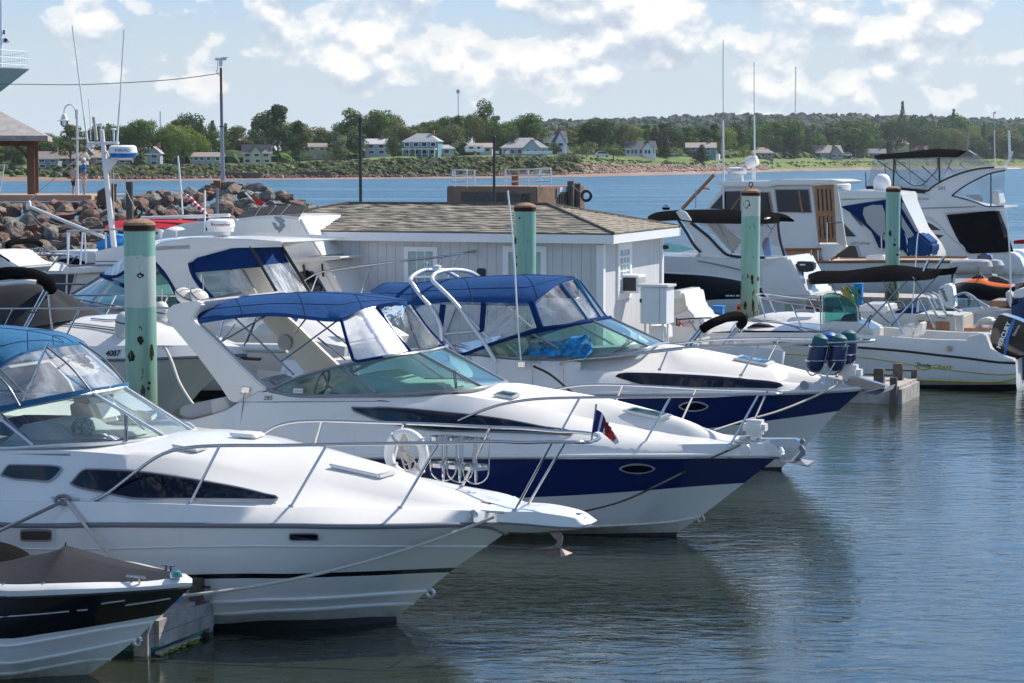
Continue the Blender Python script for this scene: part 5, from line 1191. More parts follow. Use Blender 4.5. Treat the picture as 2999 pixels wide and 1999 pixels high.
pr('stern_quarter',F,E4,[(1150,1000),(1300,965),(1340,965),(1400,1130),(1480,1185),(1640,1230),(1650,1255),(1500,1255),(1200,1215),(1190,1110)],1.19,.35,'gel',.03)
pr('stern_quarter',F,E4,[(1150,1000),(1300,965),(1340,965),(1400,1130),(1480,1185),(1640,1230),(1650,1255),(1500,1255),(1200,1215)],-.75,.35,'gel',.03)
lathe('vent',F,[(0,0),(.06,0),(.065,.02),(0,.02)],F.L(*E4([(975,1115)])[0],1.26),M['steel'],16,'Y')
# bimini
ce = F.c(C6([(205,1285,1.0),(240,1355,1.05),(500,1345,1.1),(850,1335,1.1),(1120,1325,1.1),(1380,1300,1.05),(1445,1225,.9)]))
ct = F.c(C6([(215,1262),(290,1238),(500,1232),(700,1212),(850,1190),(960,1180),(1240,1212),(1430,1216)]),0)
vr = vault_rows(ce,ct,36,8,3.2); V,Fc,mi = gridmesh(vr+[mir(r) for r in reversed(vr[:-1])]); mkobj('bimini_top',V,Fc,M['canvask'],F,True,60)
for q in (((-60,470,1.08),(375,860,1.15)),((30,955,1.15),(540,430,1.08)),((380,885,1.15),(830,400,1.05)),((600,388,1.05),(700,510,1.08)),((295,430,1.08),(390,555,1.1)),((660,600,1.1),(825,905,1.16)),((350,645,1.1),(515,990,1.16)),((-240,430,-.9),(-60,800,-1.1)),((640,600,-.6),(370,880,-1.1))):
    tb('bimini_pole',F,E4,list(q),.02,'steel')
for q in (((715,325,.9),(770,205,.9)),((842,300,.4),(925,180,.4))): tb('rod_holder',F,E4,list(q),.032,'steel',8)
nr = F.c(E5([(1235,35,-.3),(1250,60,.5),(1400,110,.75),(1700,160,.85),(1980,205,.95),(2000,215,1.0)])); tube('bow_rail',F,nr,.02,M['steel'])
tb('bow_rail',F,E5,[(1235,35,-.3),(1400,45,-.7),(1700,80,-.9),(2000,110,-1.0)],.02,'steel')
for q in (((1275,65,.4),(1340,330,.4)),((1355,45,-.5),(1460,260,-.5)),((1640,155,.8),(1750,415,.85)),((1845,95,-.8),(1920,240,-.8)),((1970,60,.6),(1975,480,1.0)),((2352,545,1.1),(1560,385,1.0))): tb('stanchion',F,E5,list(q),.017,'steel')
tb('side_rail',F,E5,[(1120,350,.6),(1500,375,.9),(1650,410,1.0),(1890,520,1.1)],.018,'steel')
# outboard
pr('outboard',F,E4,[(1480,775),(1500,765),(1640,810),(1739,850),(1860,930),(1860,1100),(1739,1185),(1600,1212),(1545,1215),(1470,1170),(1400,1120),(1393,1000),(1420,880)],.32,.62,'black',.05)
om = pr('leg_housing',F,E4,[(1650,1200),(1739,1160),(1830,1160),(1800,1250),(1760,1400),(1739,1450),(1690,1450),(1670,1330),(1690,1250)],.15,.3,'black',.03)
pr('clamp_bracket',F,E4,[(1640,1200),(1700,1160),(1720,1290),(1660,1290)],.12,.24,'iron')
pr('blue_decal',F,E4,[(1655,812),(1632,806),(1560,950),(1530,1180),(1550,1190),(1590,1000)],.325,.004,'blueband')
text('lettering',F,'MERCURY',E4([(1498,1118)])[0],E4([(1608,852)])[0],M['inkw'],None,.335,bold=.03)
text('lettering',F,'Optimax',E4([(1640,990)])[0],E4([(1700,880)])[0],M['inkw'],None,.335)

# folded bimini boat between, mostly hidden by the third cruiser
F = B('runabout','low runabout with a folded black bimini behind the farther navy cruiser foredeck',2010,41.5,group='open boats by the right docks')
simple_hull(F,[(1990,1005,1.0),(2120,1010,1.0),(2230,1018,.5),(2300,1030,0)],[(1990,1222,.9),(2120,1222,.8),(2270,1222,0)],cap0=True)
g = F.c(E5([(610,450,1.0),(700,390,1.0),(830,335,.7),(930,300,.3),(1010,290,-.1),(1060,305,-.5),(1085,360,-.8),(1045,405,-.9)]))
tube('folded_canvas',F,g,.085,M['canvask'],12,40)
for a,b_,w_ in (((595,430),(400,660),1.0),((625,440),(460,640),1.0),((610,470),(430,690),1.0),((1020,425),(770,710),-.8),((1040,435),(820,700),-.8),((1000,420),(800,690),-.8),((1060,440),(1095,760),-.9),((590,490),(600,680),.9)):
    tb('canopy_pole',F,E5,[(*a,w_),(*b_,w_)],.018,'steel')
tb('boarding_ladder',F,E5,[(895,740,-.7),(895,610,-.7),(930,580,-.7),(985,590,-.7),(1000,740,-.7)],.022,'alu')
# small white workboat stern with flag by the locker
F = B('cruiser','white cabin boat seen past the white locker with a small flag on its low rail',2010,50)
pr('cabin',F,E5,[(200,30),(240,0),(380,5),(405,60),(430,200),(530,300),(560,400),(200,420)],.6,1.6,'gel',.08)
pr('hatch_door',F,E5,[(258,110),(415,80),(425,230),(270,290)],.615,.02,'cream',.01)
simple_hull(F,[(1930,945,.9),(1990,955,.9),(2060,960,.6),(2100,965,0)],[(1930,1096,.8),(2060,1096,.4),(2090,1096,0)])
pr('aft_deck',F,E5,[(200,400),(560,310),(650,340),(600,460),(200,460)],.6,1.4,'gel',.04)
tb('side_rail',F,E5,[(330,335,.8),(560,318,.8),(720,315,.8)],.018,'ink')
for q in (((460,335,.8),(560,480,.8)),((570,325,.8),(630,430,.8))): tb('stanchion',F,E5,list(q),.018,'steel')
fo = Fr('small_flag','limp red and white flag on the dark rail right of the white locker','flag',on(F,E5([(330,340)])[0]+(.85,)),22)
tube('staff',fo,[fo.L(*E5([(318,312)])[0]),fo.L(*E5([(335,540)])[0])],.02,M['ink'],6)
mkobj('cloth',fo.c(E5([(345,340),(375,380),(410,420),(435,460),(330,455),(335,400)])),[(0,1,4,5),(1,2,3,4)],M['flagr'],fo,recalc=False)
mkobj('white_panel',[p+Vector((0,-.01,0)) for p in fo.c(E5([(362,385),(385,400),(400,450),(365,450)]))],[(0,1,2,3)],M['flagw'],fo,recalc=False)
# white frame seats on the dock behind locker legs
pr('plastic_steps',FB,E5,[(0,410),(190,400),(200,560),(0,570)],-.4,.5,'pad',.03)

# ================================================================= black hulled cruiser behind the boathouse
F = gb = B('motor_cruiser','black and white cruiser with black bimini moored just past the boathouse',2250,68)
sh = C5([(100,1010,.2),(300,1080,1.0),(455,1095,1.35),(800,1110,1.5),(1160,1125,1.5),(1400,1125,1.5),(1560,1105,1.45)])
bk = C5([(150,1200,.2),(300,1235,.8),(515,1250,1.25),(800,1266,1.42),(1000,1290,1.45),(1165,1322,1.45),(1400,1400,1.42),(1560,1440,1.4)])
b2_ = C5([(250,1480,.1),(450,1500,.8),(650,1505,1.1),(760,1523,1.2),(860,1502,1.3),(1165,1488,1.35),(1400,1470,1.36),(1560,1460,1.36)])
wl_ = [(1950,931,.3),(2100,931,1.0),(2300,931,1.2)]
LN = [F.c(sh),F.c(bk),F.c(b2_),F.c(S_(wl_))]; LN.append([Vector((p.x,p.y*.6,-.4)) for p in LN[-1]])
hg = loft('hull',F,LN,[M['gel_b'],M['black'],M['boot']],40,[0,1,0,2],cap1=True,angle=25)
tube('rub_rail',F,F.c(bk),.03,M['gel'],6,40)
[decal('chrome_letter',F,D3([(x_,266),(x_+w_,266)]),D3([(x_,275),(x_+w_,275)]),bvh(hg),M['inkw'],.02,3,1,lin=True) for x_,w_ in ((1000,24),(1029,22),(1056,7),(1074,22))]
vr = vault_rows(F.c(sh),F.c(C5([(120,1000),(300,1040),(455,1060),(800,1080),(1160,1110),(1400,1120),(1560,1110)]),0),20,4); V,Fc,mi = gridmesh(vr+[mir(r) for r in reversed(vr[:-1])]); mkobj('deck',V,Fc,M['gel'],F,True)
for w_,dw in ((1.35,.12),(-1.23,.12)):
    pr('arch',F,C5,[(560,690),(600,672),(650,690),(720,790),(870,930),(1030,1085),(1160,1112),(1000,1120),(790,1100),(745,1000),(700,880),(600,750)],w_,dw,'gel',.02)
for q in (((585,765),(660,880),(740,1010),(790,1060)),((700,790),(790,860),(870,925),(950,1010),(1040,1085),(1160,1105),(1380,1112))):
    tb('black_trim',F,C5,[(*p,1.38) for p in q],.045,'ink')
pane('side_window',F,C5,[(430,900),(610,850),(735,1015),(455,962)],1.25,'vinf'); pane('side_window',F,C5,[(430,965),(600,990),(740,1030),(600,1062),(440,1062)],1.22,'teal')
pane('clear_curtain',F,C5,[(715,790),(1160,800),(1500,795),(1575,1095),(1380,1112),(1040,1085),(870,920)],1.3,'vinf')
pane('clear_curtain',F,C5,[(760,790),(1160,800),(1500,795),(1575,1095),(1380,1112),(1100,1085),(930,920)],-1.2,'vinf')
tb('curtain_hem',F,C5,[(1500,790,1.33),(1520,950,1.33),(1560,1095,1.33)],.04,'ink')
pr('inner_arch',F,C5,[(830,780),(960,785),(1170,950),(1080,1070)],-1.0,.1,'cream')
ce = F.c(C5([(302,755,1.3),(420,775,1.4),(580,768,1.4),(750,792,1.4),(1000,798,1.4),(1160,800,1.4),(1330,800,1.4),(1450,800,1.2),(1520,785,.9)]))
ct = F.c(C5([(310,728),(370,698),(560,674),(760,668),(900,668),(1160,676),(1350,690),(1480,710),(1512,740)]),0)
vr = vault_rows(ce,ct,30,7,3.2); V,Fc,mi = gridmesh(vr+[mir(r) for r in reversed(vr[:-1])]); mkobj('bimini_top',V,Fc,M['canvask'],F,True,60)
tb('rolled_curtain',F,C5,[(1345,800,1.2),(1400,765,1.0),(1450,760,.7),(1500,790,.4)],.09,'vinc',8)
for q in (((940,790),(1100,1070)),((1170,950),(1070,1080)),((1480,800),(1400,930)),((1390,800),(1450,860))): tb('canopy_pole',F,C5,[(*p,.9) for p in q],.018,'steel')
pr('hanging_jacket',F,C5,[(1350,980),(1380,930),(1420,930),(1425,1000),(1440,1090),(1380,1100),(1365,1060)],1.1,.15,'blueband',.02)
pr('jacket_straps',F,C5,[(1350,1000),(1385,925),(1425,930),(1400,960),(1370,1040)],1.13,.03,'ink')
pr('stern',F,C5,[(1340,1130),(1500,1110),(1600,1105),(1640,1180),(1700,1290),(1770,1430),(1820,1440),(1800,1475),(1400,1480),(1340,1430)],1.48,2.9,'gel',.08)
pr('swim_platform',F,C5,[(1340,1470),(1882,1462),(1882,1500),(1400,1510)],1.5,3.0,'gel_b',.05)
pr('grill',F,C5,[(1660,1155),(1680,1145),(1820,1150),(1832,1180),(1815,1235),(1760,1245),(1680,1235)],1.2,.4,'ink',.04); tb('grill_post',F,C5,[(1730,1240,1.0),(1722,1450,1.0)],.03,'ink')
pr('seat_cover',F,C5,[(1770,1290),(1830,1240),(1900,1232),(1900,1350),(1810,1360)],.8,.7,'canvasg',.05)
pr('maker_plate',F,C5,[(1702,1168),(1752,1168),(1752,1182),(1702,1182)],1.215,.01,'inkw')
tb('hull_crease',F,C5,[(760,1138,1.53),(1000,1185,1.53),(1160,1225,1.53)],.02,'greyt')
lathe('searchlight',F,[(0,.2),(.12,.18),(.15,.08),(.1,0),(0,0)],F.L(*C5([(472,672)])[0],.2),M['steel'],16)

# ================================================================= wooden cabin boat
F = B('cabin_boat','white cabin cruiser with varnished wooden sliding door and tall whip aerials',2500,80)
sh = [(2150,765,.8),(2300,768,1.6),(2500,768,1.75),(2700,767,1.75),(2783,768,1.7)]
simple_hull(F,sh,[(2180,860,.5),(2300,862,1.3),(2500,862,1.5),(2790,862,1.5)],cap1=True)
vr = vault_rows(F.c(S_(sh)),F.c([(2150,762),(2300,762),(2500,762),(2700,762),(2783,762)],0),16,3); V,Fc,mi = gridmesh(vr+[mir(r) for r in reversed(vr[:-1])]); mkobj('deck',V,Fc,M['gel'],F,True)
tube('teak_rail',F,[Vector((p.x,p.y-.02,p.z+.03)) for p in F.c(S_(sh))],.055,M['teak'],6,mirror=True)
pr('transom',F,C6,[(1500,1150),(1520,1150),(1578,1230),(1550,1360),(1530,1360),(1555,1235)],1.72,3.4,'gel')
pr('cabin',F,C3,[(690,652),(965,648),(1188,642),(1226,965),(1215,1010),(1100,1010),(560,860),(595,775)],1.35,2.7,'gel_b',.04)
pr('lower_cabin',F,C5,[(1540,1035),(1900,1040),(1900,1150),(1640,1150),(1580,1100)],1.4,2.8,'vinylg')
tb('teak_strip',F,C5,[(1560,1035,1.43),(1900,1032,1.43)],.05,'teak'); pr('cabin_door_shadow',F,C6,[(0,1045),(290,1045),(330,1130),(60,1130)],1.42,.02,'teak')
pr('roof',F,C3,[(650,628),(690,622),(940,622),(990,612),(1290,612),(1358,624),(1340,636),(1190,642),(985,645),(940,655),(700,650),(655,640)],1.6,3.2,'gel',.04)
for q in ([(866,662),(1010,498),(1160,492),(1160,690)],[(1165,495),(1415,505),(1455,700),(1165,695)],[(1464,478),(1790,478),(1816,702),(1490,697)]):
    o = pane('window',F,C5,q,1.38,'vinylg'); c_ = (sum(p[0] for p in q)/4,sum(p[1] for p in q)/4)
    pane('pane',F,C5,[(c_[0]+(p[0]-c_[0])*.93,c_[1]+(p[1]-c_[1])*.92) for p in q],1.40,'darkb',o)
for q in (((1060,690),(1150,560)),((1415,505),(1450,690)),((1690,480),(1725,700))): tb('window_post',F,C5,[(*p,1.41) for p in q],.035,'teak')
dr = pr('wooden_door',F,C6,[(255,452),(445,435),(470,970),(308,972)],1.37,.06,'teak')
for k in range(4):
    t = k/4+.1; o = pr('door_slot',F,C6,[(275+150*t,480),(290+150*t,478),(300+155*t,680),(285+155*t,682)],1.385,.01,'ink'); o.parent = dr
    o = pr('door_slot',F,C6,[(292+150*t,730),(302+150*t,728),(315+150*t,930),(303+150*t,932)],1.385,.01,'ink'); o.parent = dr
o = pr('door_rail',F,C6,[(285,690),(425,682),(430,722),(290,730)],1.4,.02,'teak'); o.parent = dr
pr('cabin_aft_post',F,C6,[(445,435),(475,440),(560,990),(535,1005),(468,970)],1.37,.08,'cream')
pr('aft_bulkhead',F,C6,[(310,985),(545,985),(560,1010),(380,1140),(350,1140)],1.35,.3,'gel')
pr('deck_chair',F,C6,[(365,1010),(400,1000),(460,1120),(420,1135)],.9,.5,'teak'); pr('gas_grill',F,C6,[(465,1105),(480,1005),(640,1000),(675,1110)],.8,.6,'ink',.03)
pr('cushion',F,C6,[(740,1092),(905,1085),(910,1145),(735,1145)],1.2,.6,'gel',.04)
for q in (((240,1040),(242,1145)),((298,1040),(305,1148)),((385,790),(385,970)),((385,790),(520,785))): tb('grab_rail',F,C6,[(*p,1.5) for p in q],.025,'steel')
tb('wooden_boom',F,C5,[(620,662,.6),(915,345,.6)],.07,'teak',8); tb('boom_light',F,C5,[(915,345,.6),(955,250,.6),(950,185,.6)],.02,'pad'); box('boom_lamp',F,F.L(*C5([(950,183)])[0],.6),(.12,.12,.2),M['pad'])
tb('short_staff',F,C5,[(745,655,1.4),(747,478,1.4)],.02,'greyt'); tb('orange_oar',F,C5,[(770,490,.6),(820,472,.4),(870,476,.2)],.05,'teak')
tb('whip_aerial',F,C5,[(1002,660,1.5),(998,0,1.5),(996,-150,1.5)],.035,'pad'); tb('whip_aerial',F,S_,[(2118,345,1.5),(2117.5,200,1.5),(2118,116,1.5)],.014,'greyt')
tb('aerial_grip',F,C5,[(990,180,1.55),(991,35,1.55)],.04,'rope'); tb('whip_aerial',F,C5,[(1286,395,0),(1285,0,0),(1284,-200,0)],.03,'pad'); tb('whip_aerial',F,S_,[(2209,340,0),(2208.5,260,0),(2208.5,182,0)],.014,'greyt')
radome(F,*C5([(1125,345)])[0],.3,.37,.27,('GARMIN','inkg',.12,.62)); box('radar_foot',F,F.L(*C5([(1120,385)])[0],.3),(.45,.4,.38),M['pad'],bevel=.05)
tb('lamp_post',F,C5,[(1270,400,0),(1272,270,0)],.05,'pad',8)
V,Fc = lathe_geo([(0,-.25),(.2,-.22),(.22,0),(.17,.22),(0,.25)],(0,0,0),18); rot = Matrix.Rotation(R(70),3,'Y'); c_ = F.L(*C5([(1263,230)])[0],0); mkobj('loudhailer',[c_+rot @ v for v in V],Fc,M['pad'],F,True)
# small dome of the boat behind its roof
# ================================================================= cruiser with blue canvas
F = B('motor_cruiser','white cruiser with navy blue aft canvas between the wooden cabin boat and the flybridge yacht',2560,90)
pr('cabin',F,C6,[(480,500),(900,505),(1065,510),(1075,600),(1180,850),(1300,1000),(1340,1080),(1340,1180),(560,1180),(530,700),(490,600)],1.6,3.2,'gel_b',.1)
pr('roof',F,C6,[(470,498),(620,490),(920,500),(1064,515),(1064,560),(900,575),(500,582)],1.66,3.3,'gel',.06)
can = pr('aft_canvas',F,C6,[(508,640),(700,608),(910,578),(1068,560),(1160,740),(1230,880),(1345,985),(1350,1020),(1340,1080),(1290,1110),(1140,1112),(1080,1040),(860,1020),(790,870),(610,705)],1.72,.04,'canvasn')
for q in ([(720,650),(800,625),(890,628),(915,700),(918,960),(830,880),(745,790),(712,710)],[(1070,600),(1100,620),(1225,870),(1200,870),(1068,650)],[(1068,720),(1100,780),(1185,905),(1140,930),(1068,830)]): pane('clear_window',F,C6,q,1.76,'vinylg',can)
pr('blue_bag',F,C6,[(1180,900),(1230,880),(1350,980),(1345,1070),(1320,1110),(1140,1112),(1080,1000)],1.9,1.6,'canvas',.15)
pane('side_window',F,C6,[(540,800),(640,905),(650,915),(545,915)],1.63,'darkb'); tb('side_moulding',F,C6,[(605,705,1.64),(705,815,1.64)],.04,'greyt')
text('lettering',F,'SEPTURNA',C6([(600,990)])[0],C6([(775,990)])[0],M['inkg'],None,1.62)
simple_hull(F,[(2450,755,1.5),(2600,760,1.6),(2740,762,1.5)],[(2450,815,1.2),(2740,815,1.2)])
for q in (((885,1035),(883,930),(895,890),(920,875)),((1090,890),(1110,920),(1128,1060)),((1100,870),(1130,935))): tb('grab_rail',F,C6,[(*p,1.8) for p in q],.03,'steel')
for x_ in (1145,1175,1290,1325): pr('fender',F,C6,[(x_,1080),(x_+10,1072),(x_+18,1085),(x_+14,1130),(x_,1130)],1.9,.15,'pad',.03)
lathe('spare_dome',F,[(0,.34),(.3,.33),(.42,.26),(.42,.1),(.38,0),(0,0)],F.L(*C6([(508,496)])[0],0),M['pad'],20); pr('red_mark',F,C6,[(478,463),(512,464),(512,470),(478,469)],.43,.01,'inkr')
lathe('satellite_dome',F,[(0,.78),(.16,.97*.78),(.29,.83*.78),(.35,.6*.78),(.36,.42*.78),(.34,.2*.78),(.28,.0),(0,0)],F.L(*C6([(888,514)])[0],.3),M['pad'],28)

# ================================================================= flybridge yacht at the right edge
F = B('flybridge_yacht','big white flybridge yacht with black bimini and clear flybridge enclosure, far right',2850,97)
pr('superstructure',F,C6,[(960,500),(1290,512),(1400,560),(1640,610),(1860,655),(1880,690),(1480,715),(1500,760),(1600,1000),(1700,1070),(1350,1060),(1180,760),(1075,560),(960,560)],1.96,3.9,'gel_b',.08)
AP = [(1285,515),(1330,472),(1440,402),(1640,326),(1800,291),(2010,283),(2044,291),(2020,308),(1890,335),(1760,390),(1620,470),(1530,540),(1640,570),(1750,600),(1860,640),(2010,636),(2008,655),(1880,692),(1640,660),(1400,600)]
for w_ in (2.0,-1.88): pr('flybridge_side',F,C6,AP,w_,.12,'gel_b',.02)
pr('aft_beam',F,C6,[(1990,286),(2044,291),(2036,306),(1990,304)],2.0,3.9,'gel_b',.03); pr('aft_deck_edge',F,C6,[(1860,642),(2010,640),(2008,655),(1880,690)],1.9,3.8,'gel_b')
pr('hull_side',F,C6,[(1180,760),(1480,715),(1640,1000),(1700,1065),(2085,1060),(2150,1110),(2190,1200),(2250,1330),(1900,1330),(1350,1330),(1100,1000)],2.05,4.1,'gel_b',.08)
for w_ in (2.03,):
    for q,r_ in ((((760,458),(1000,470),(1250,492),(1300,500),(1340,468),(1440,405),(1640,325),(1800,290),(1920,280)),.07),(((1530,540),(1620,470),(1760,390),(1890,335),(2020,308)),.06),(((1530,540),(1640,570),(1750,600),(1860,640),(2010,636)),.05),(((1000,205),(990,470)),.07),(((1412,190),(1416,410)),.07),(((1010,215),(1018,320),(1100,400),(1190,452),(1240,448),(1330,370),(1395,290),(1400,195)),.035),(((1888,330),(1888,640)),.05)):
        tb('black_trim',F,C6,[(*p,w_) for p in q],r_*.55,'ink')
en = [(812,208),(1000,200),(1420,185),(1580,190),(1680,125),(1920,272),(1640,325),(1440,402),(1300,498),(1000,470),(745,455)]
pane('clear_enclosure',F,C6,en,1.95,'vinf'); pane('clear_enclosure',F,C6,en,-1.8,'vinf')
mkobj('clear_windscreen',F.c(C6([(1680,125,1.9),(1920,272,1.9),(1925,272,-1.8),(1690,122,-1.8)])),[(0,1,2,3)],M['bglass'],F,recalc=False)
pane('aft_enclosure',F,C6,[(1540,540),(1620,475),(1760,395),(1890,338),(2018,312),(2010,636),(1865,640),(1750,600)],2.02,'vinf'); pane('aft_window',F,C6,[(1640,535),(1780,530),(1815,560),(1810,600),(1720,570)],2.04,'vinylg')
pr('helm_seat',F,C6,[(1900,620),(1905,500),(1925,480),(1955,520),(1975,620)],1.0,1.5,'gel',.1); pr('helm_seat',F,C6,[(1230,480),(1245,435),(1290,425),(1300,480)],.6,1.0,'vinyl',.1)
pr('flybridge_seat',F,C6,[(740,455),(1290,500),(1280,520),(750,500)],1.95,3.8,'ink')
ce = F.c(C6([(815,190,1.8),(850,212,2.0),(1000,200,2.0),(1200,190,2.0),(1400,185,2.0),(1560,190,1.95),(1600,150,1.7)]))
ct = F.c(C6([(818,172),(880,160),(1000,150),(1200,130),(1400,110),(1500,113),(1600,128)]),0)
vr = vault_rows(ce,ct,26,7,3.2); V,Fc,mi = gridmesh(vr+[mir(r) for r in reversed(vr[:-1])]); mkobj('bimini_top',V,Fc,M['canvask'],F,True,60)
for q in (((1020,215),(1290,420)),((850,220),(1010,330)),((910,250),(930,370)),((1500,280),(1570,345)),((1440,400),(1530,210)),((1600,245),(1670,315)),((1250,265),(1400,400)),((1140,210),(1150,430))): tb('bimini_pole',F,C6,[(*p,1.5) for p in q],.03,'steel')
pr('aft_canvas',F,C6,[(1480,716),(1880,680),(1965,680),(2030,850),(2095,1055),(2000,1062),(1700,1072),(1640,1040),(1560,900)],2.09,.05,'canvask')
pr('clear_aft_corner',F,C6,[(1945,685),(2000,675),(2055,915),(2010,930)],2.1,.06,'vinf'); pane('side_window',F,C6,[(1185,750),(1230,760),(1340,800),(1430,858),(1260,860)],2.06,'dark'); pane('side_window',F,C6,[(1290,895),(1340,890),(1455,905),(1350,975)],2.07,'dark')
tb('arch_moulding',F,C6,[(1190,730,2.06),(1290,735,2.06),(1400,790,2.06),(1480,880,2.06),(1560,950,2.06),(1650,1040,2.06),(1650,1140,2.06)],.05,'gel')
text('lettering',F,'MERIDIAN',C6([(1160,580)])[0],C6([(1312,580)])[0],M['inkg'],None,2.04); text('lettering',F,'341',C6([(1400,490)])[0],C6([(1465,490)])[0],M['inkg'],None,2.04)
tb('grab_rail',F,C6,[(1100,660,2.05),(1400,652,2.05),(1750,640,2.05)],.02,'greyt')
tb('whip_aerial',F,C6,[(1928,265,1.8),(1922,100,1.8),(1920,-60,1.8)],.022,'pad'); tb('whip_aerial',F,S_,[(2912,381,1.8),(2911,350,1.8),(2910,330,1.8)],.02,'greyt'); pr('red_pennant',F,S_,[(2910,328),(2917,326),(2916,331),(2910,333)],1.8,.01,'orange')
tb('whip_aerial',F,C6,[(1672,130,-1.5),(1680,0,-1.5),(1690,-140,-1.5)],.02,'greyt'); tb('light_mast',F,C6,[(2000,275,1.5),(2040,245,1.5),(2060,200,1.5),(2055,0,1.5),(2053,-60,1.5)],.05,'pad',8)
tb('deck_light',F,C6,[(2030,250,1.5),(2065,190,1.5),(2085,135,1.5)],.05,'pad'); tb('flybridge_post',F,C6,[(742,470,1.9),(738,325,1.9)],.04,'greyt')
pr('red_bolster',F,C6,[(2080,955),(2192,945),(2300,945),(2300,985),(2080,985)],.5,1.0,'canvasr',.1)

# ================================================================= small craft by the right docks
F = B('inflatable_dinghy','grey inflatable dinghy with a small navy outboard behind the orange jet ski',2840,74)
for s in (.65,-.65): tb('tube',F,C6,[(1535,1195,s),(1700,1192,s),(1850,1195,s),(1880,1215,s)],.25,'vinylg',12)
pr('transom',F,C6,[(1560,1230),(1900,1230),(1900,1300),(1560,1300)],.5,1.0,'vinylg')
pr('outboard',F,C6,[(1755,1105),(1775,1075),(1860,1072),(1895,1105),(1900,1160),(1880,1200),(1850,1150),(1755,1145)],.3,.5,'navy',.05)
pr('outboard_leg',F,C6,[(1840,1150),(1880,1160),(1885,1330),(1845,1330)],.12,.22,'ink')
lathe('ball_fender',F,[(0,.5),(.2,.46),(.3,.3),(.2,.05),(0,0)],F.L(*C6([(1840,1270)])[0],.9),M['vinylg'],16); lathe('ball_fender',F,[(0,.5),(.2,.46),(.3,.3),(.2,.05),(0,0)],F.L(*C6([(1930,1260)])[0],.7),M['vinylg'],16)
for k,(lab,dx,d) in enumerate((('orange and black jet ski parked behind the runabout windshield',0,64),('orange jet ski partly cut off by the right edge of the picture',560,66))):
    F = B('jet_ski',lab,2870+dx/3.136,d,'jet ski',group='orange jet skis')
    J = Crop(2300+dx/3.136,400,3.136)
    a = F.c(J([(1548,1385,0),(1620,1392,.3),(1750,1402,.45),(1900,1425,.5),(2060,1445,.42)])); b_ = F.c(J([(1560,1350,0),(1650,1335,.34),(1780,1345,.48),(1900,1370,.5),(2065,1385,.45)]))
    c_ = F.c(J([(1580,1345,0),(1680,1320,.28),(1780,1315,.38),(1900,1340,.4),(2062,1362,.38)])); d_ = F.c(J([(1600,1338,0),(1700,1300,.0),(1790,1285,.0),(1900,1318,0),(2062,1350,0)]))
    e_ = [Vector((p.x,p.y*.5,p.z-.3)) for p in a]
    loft('hull',F,[e_,a,b_],M['black'],24,cap1=True); loft('hood',F,[b_,c_,d_],M['orange'],24,center=True,cap1=True)
    pr('seat',F,J,[(1850,1330),(1880,1275),(1960,1290),(2060,1330),(2062,1370),(1860,1370)],.18,.36,'ink',.04)
    pr('handlebar_pod',F,J,[(1700,1310),(1740,1270),(1800,1268),(1830,1300),(1790,1330)],.15,.3,'ink',.04); tb('handlebar',F,J,[(1790,1275,.35),(1800,1262,0),(1795,1255,-.35)],.03,'ink')
F = B('console_boat','cream console boat with slanted framed windshield and wooden doors behind the runabout',2760,54)
pr('console',F,E4,[(625,870),(650,760),(870,770),(1000,775),(1120,780),(1120,935),(620,935)],.7,1.4,'cream',.03)
for q in ([(665,825),(815,835),(820,925),(668,900)],[(835,838),(978,842),(978,930),(838,928)]): pr('cabinet_door',F,E4,q,.72,.03,'teak')
for q in ([(665,730),(685,610),(750,620),(825,745)],[(790,600),(860,580),(960,760),(860,745)]): pane('windshield',F,E4,q,.7,'glass')
for q in (((650,745),(680,600),(750,600),(780,640),(870,790),(940,800)),((800,545),(850,570),(960,770),(1020,775)),((720,560),(760,560),(860,700)),((1035,800),(1040,935)),((1110,770),(1115,935)),((940,690),(1000,700),(1090,740))): tb('windshield_frame',F,E4,[(*p,.71) for p in q],.03,'alu')
simple_hull(F,[(2660,968,.9),(2800,970,1.0),(2900,968,.95)],[(2660,1048,.8),(2900,1048,.8)],cap1=True,cap0=True); pr('stool',F,E4,[(1240,930),(1245,850),(1290,815),(1350,802),(1420,815),(1420,850),(1300,850),(1270,935)],.4,.5,'vinyl',.04); pr('teak_step',F,E4,[(1120,905),(1400,910),(1400,942),(1120,942)],.6,1.2,'teak')
F = B('runabout','small runabout with a raked glass windshield and blue cover behind the big black outboard',2860,60,group='open boats by the right docks')
simple_hull(F,[(2790,912,.2),(2850,915,.8),(2999,905,1.0),(3060,905,1.0)],[(2800,990,.1),(2880,990,.7),(3060,990,.9)])
pr('deck',F,E4,[(1000,740),(1200,725),(1340,700),(1390,690),(1739,720),(1739,790),(1100,760)],.9,1.7,'gel',.03)
pane('windshield',F,E4,[(1010,600),(1130,555),(1320,715),(1200,735),(1120,735)],.8,'bglass')
for q in (((880,640),(1010,590),(1130,548),(1350,705)),((1120,740),(1330,718),(1380,690)),((1150,560),(1375,690))): tb('windshield_frame',F,E4,[(*p,.81) for p in q],.035,'alu')
pr('blue_cover',F,E4,[(1360,740),(1400,705),(1540,680),(1739,670),(1739,745),(1370,760)],.85,1.6,'canvasn',.04)
pr('outboard',F,E4,[(870,490),(935,455),(990,460),(1010,500),(1035,680),(1020,700),(920,690),(860,560)],.9,.5,'pad',.05); text('lettering',F,'Johnson',E4([(935,660)])[0][:2] and E4([(880,505)])[0],E4([(940,640)])[0],M['ink'],None,.93,squash=1.3,bold=.02)
F = B('runabout','white boat stern and bench seat between the runabout bimini poles',2560,57,group='open boats by the right docks')
pr('engine_box',F,E4,[(40,700),(70,665),(330,665),(350,700),(340,760),(50,750)],.8,1.3,'gel',.05); simple_hull(F,[(2440,905,.6),(2520,915,.9),(2700,918,.9)],[(2450,1020,.5),(2700,1020,.8)])
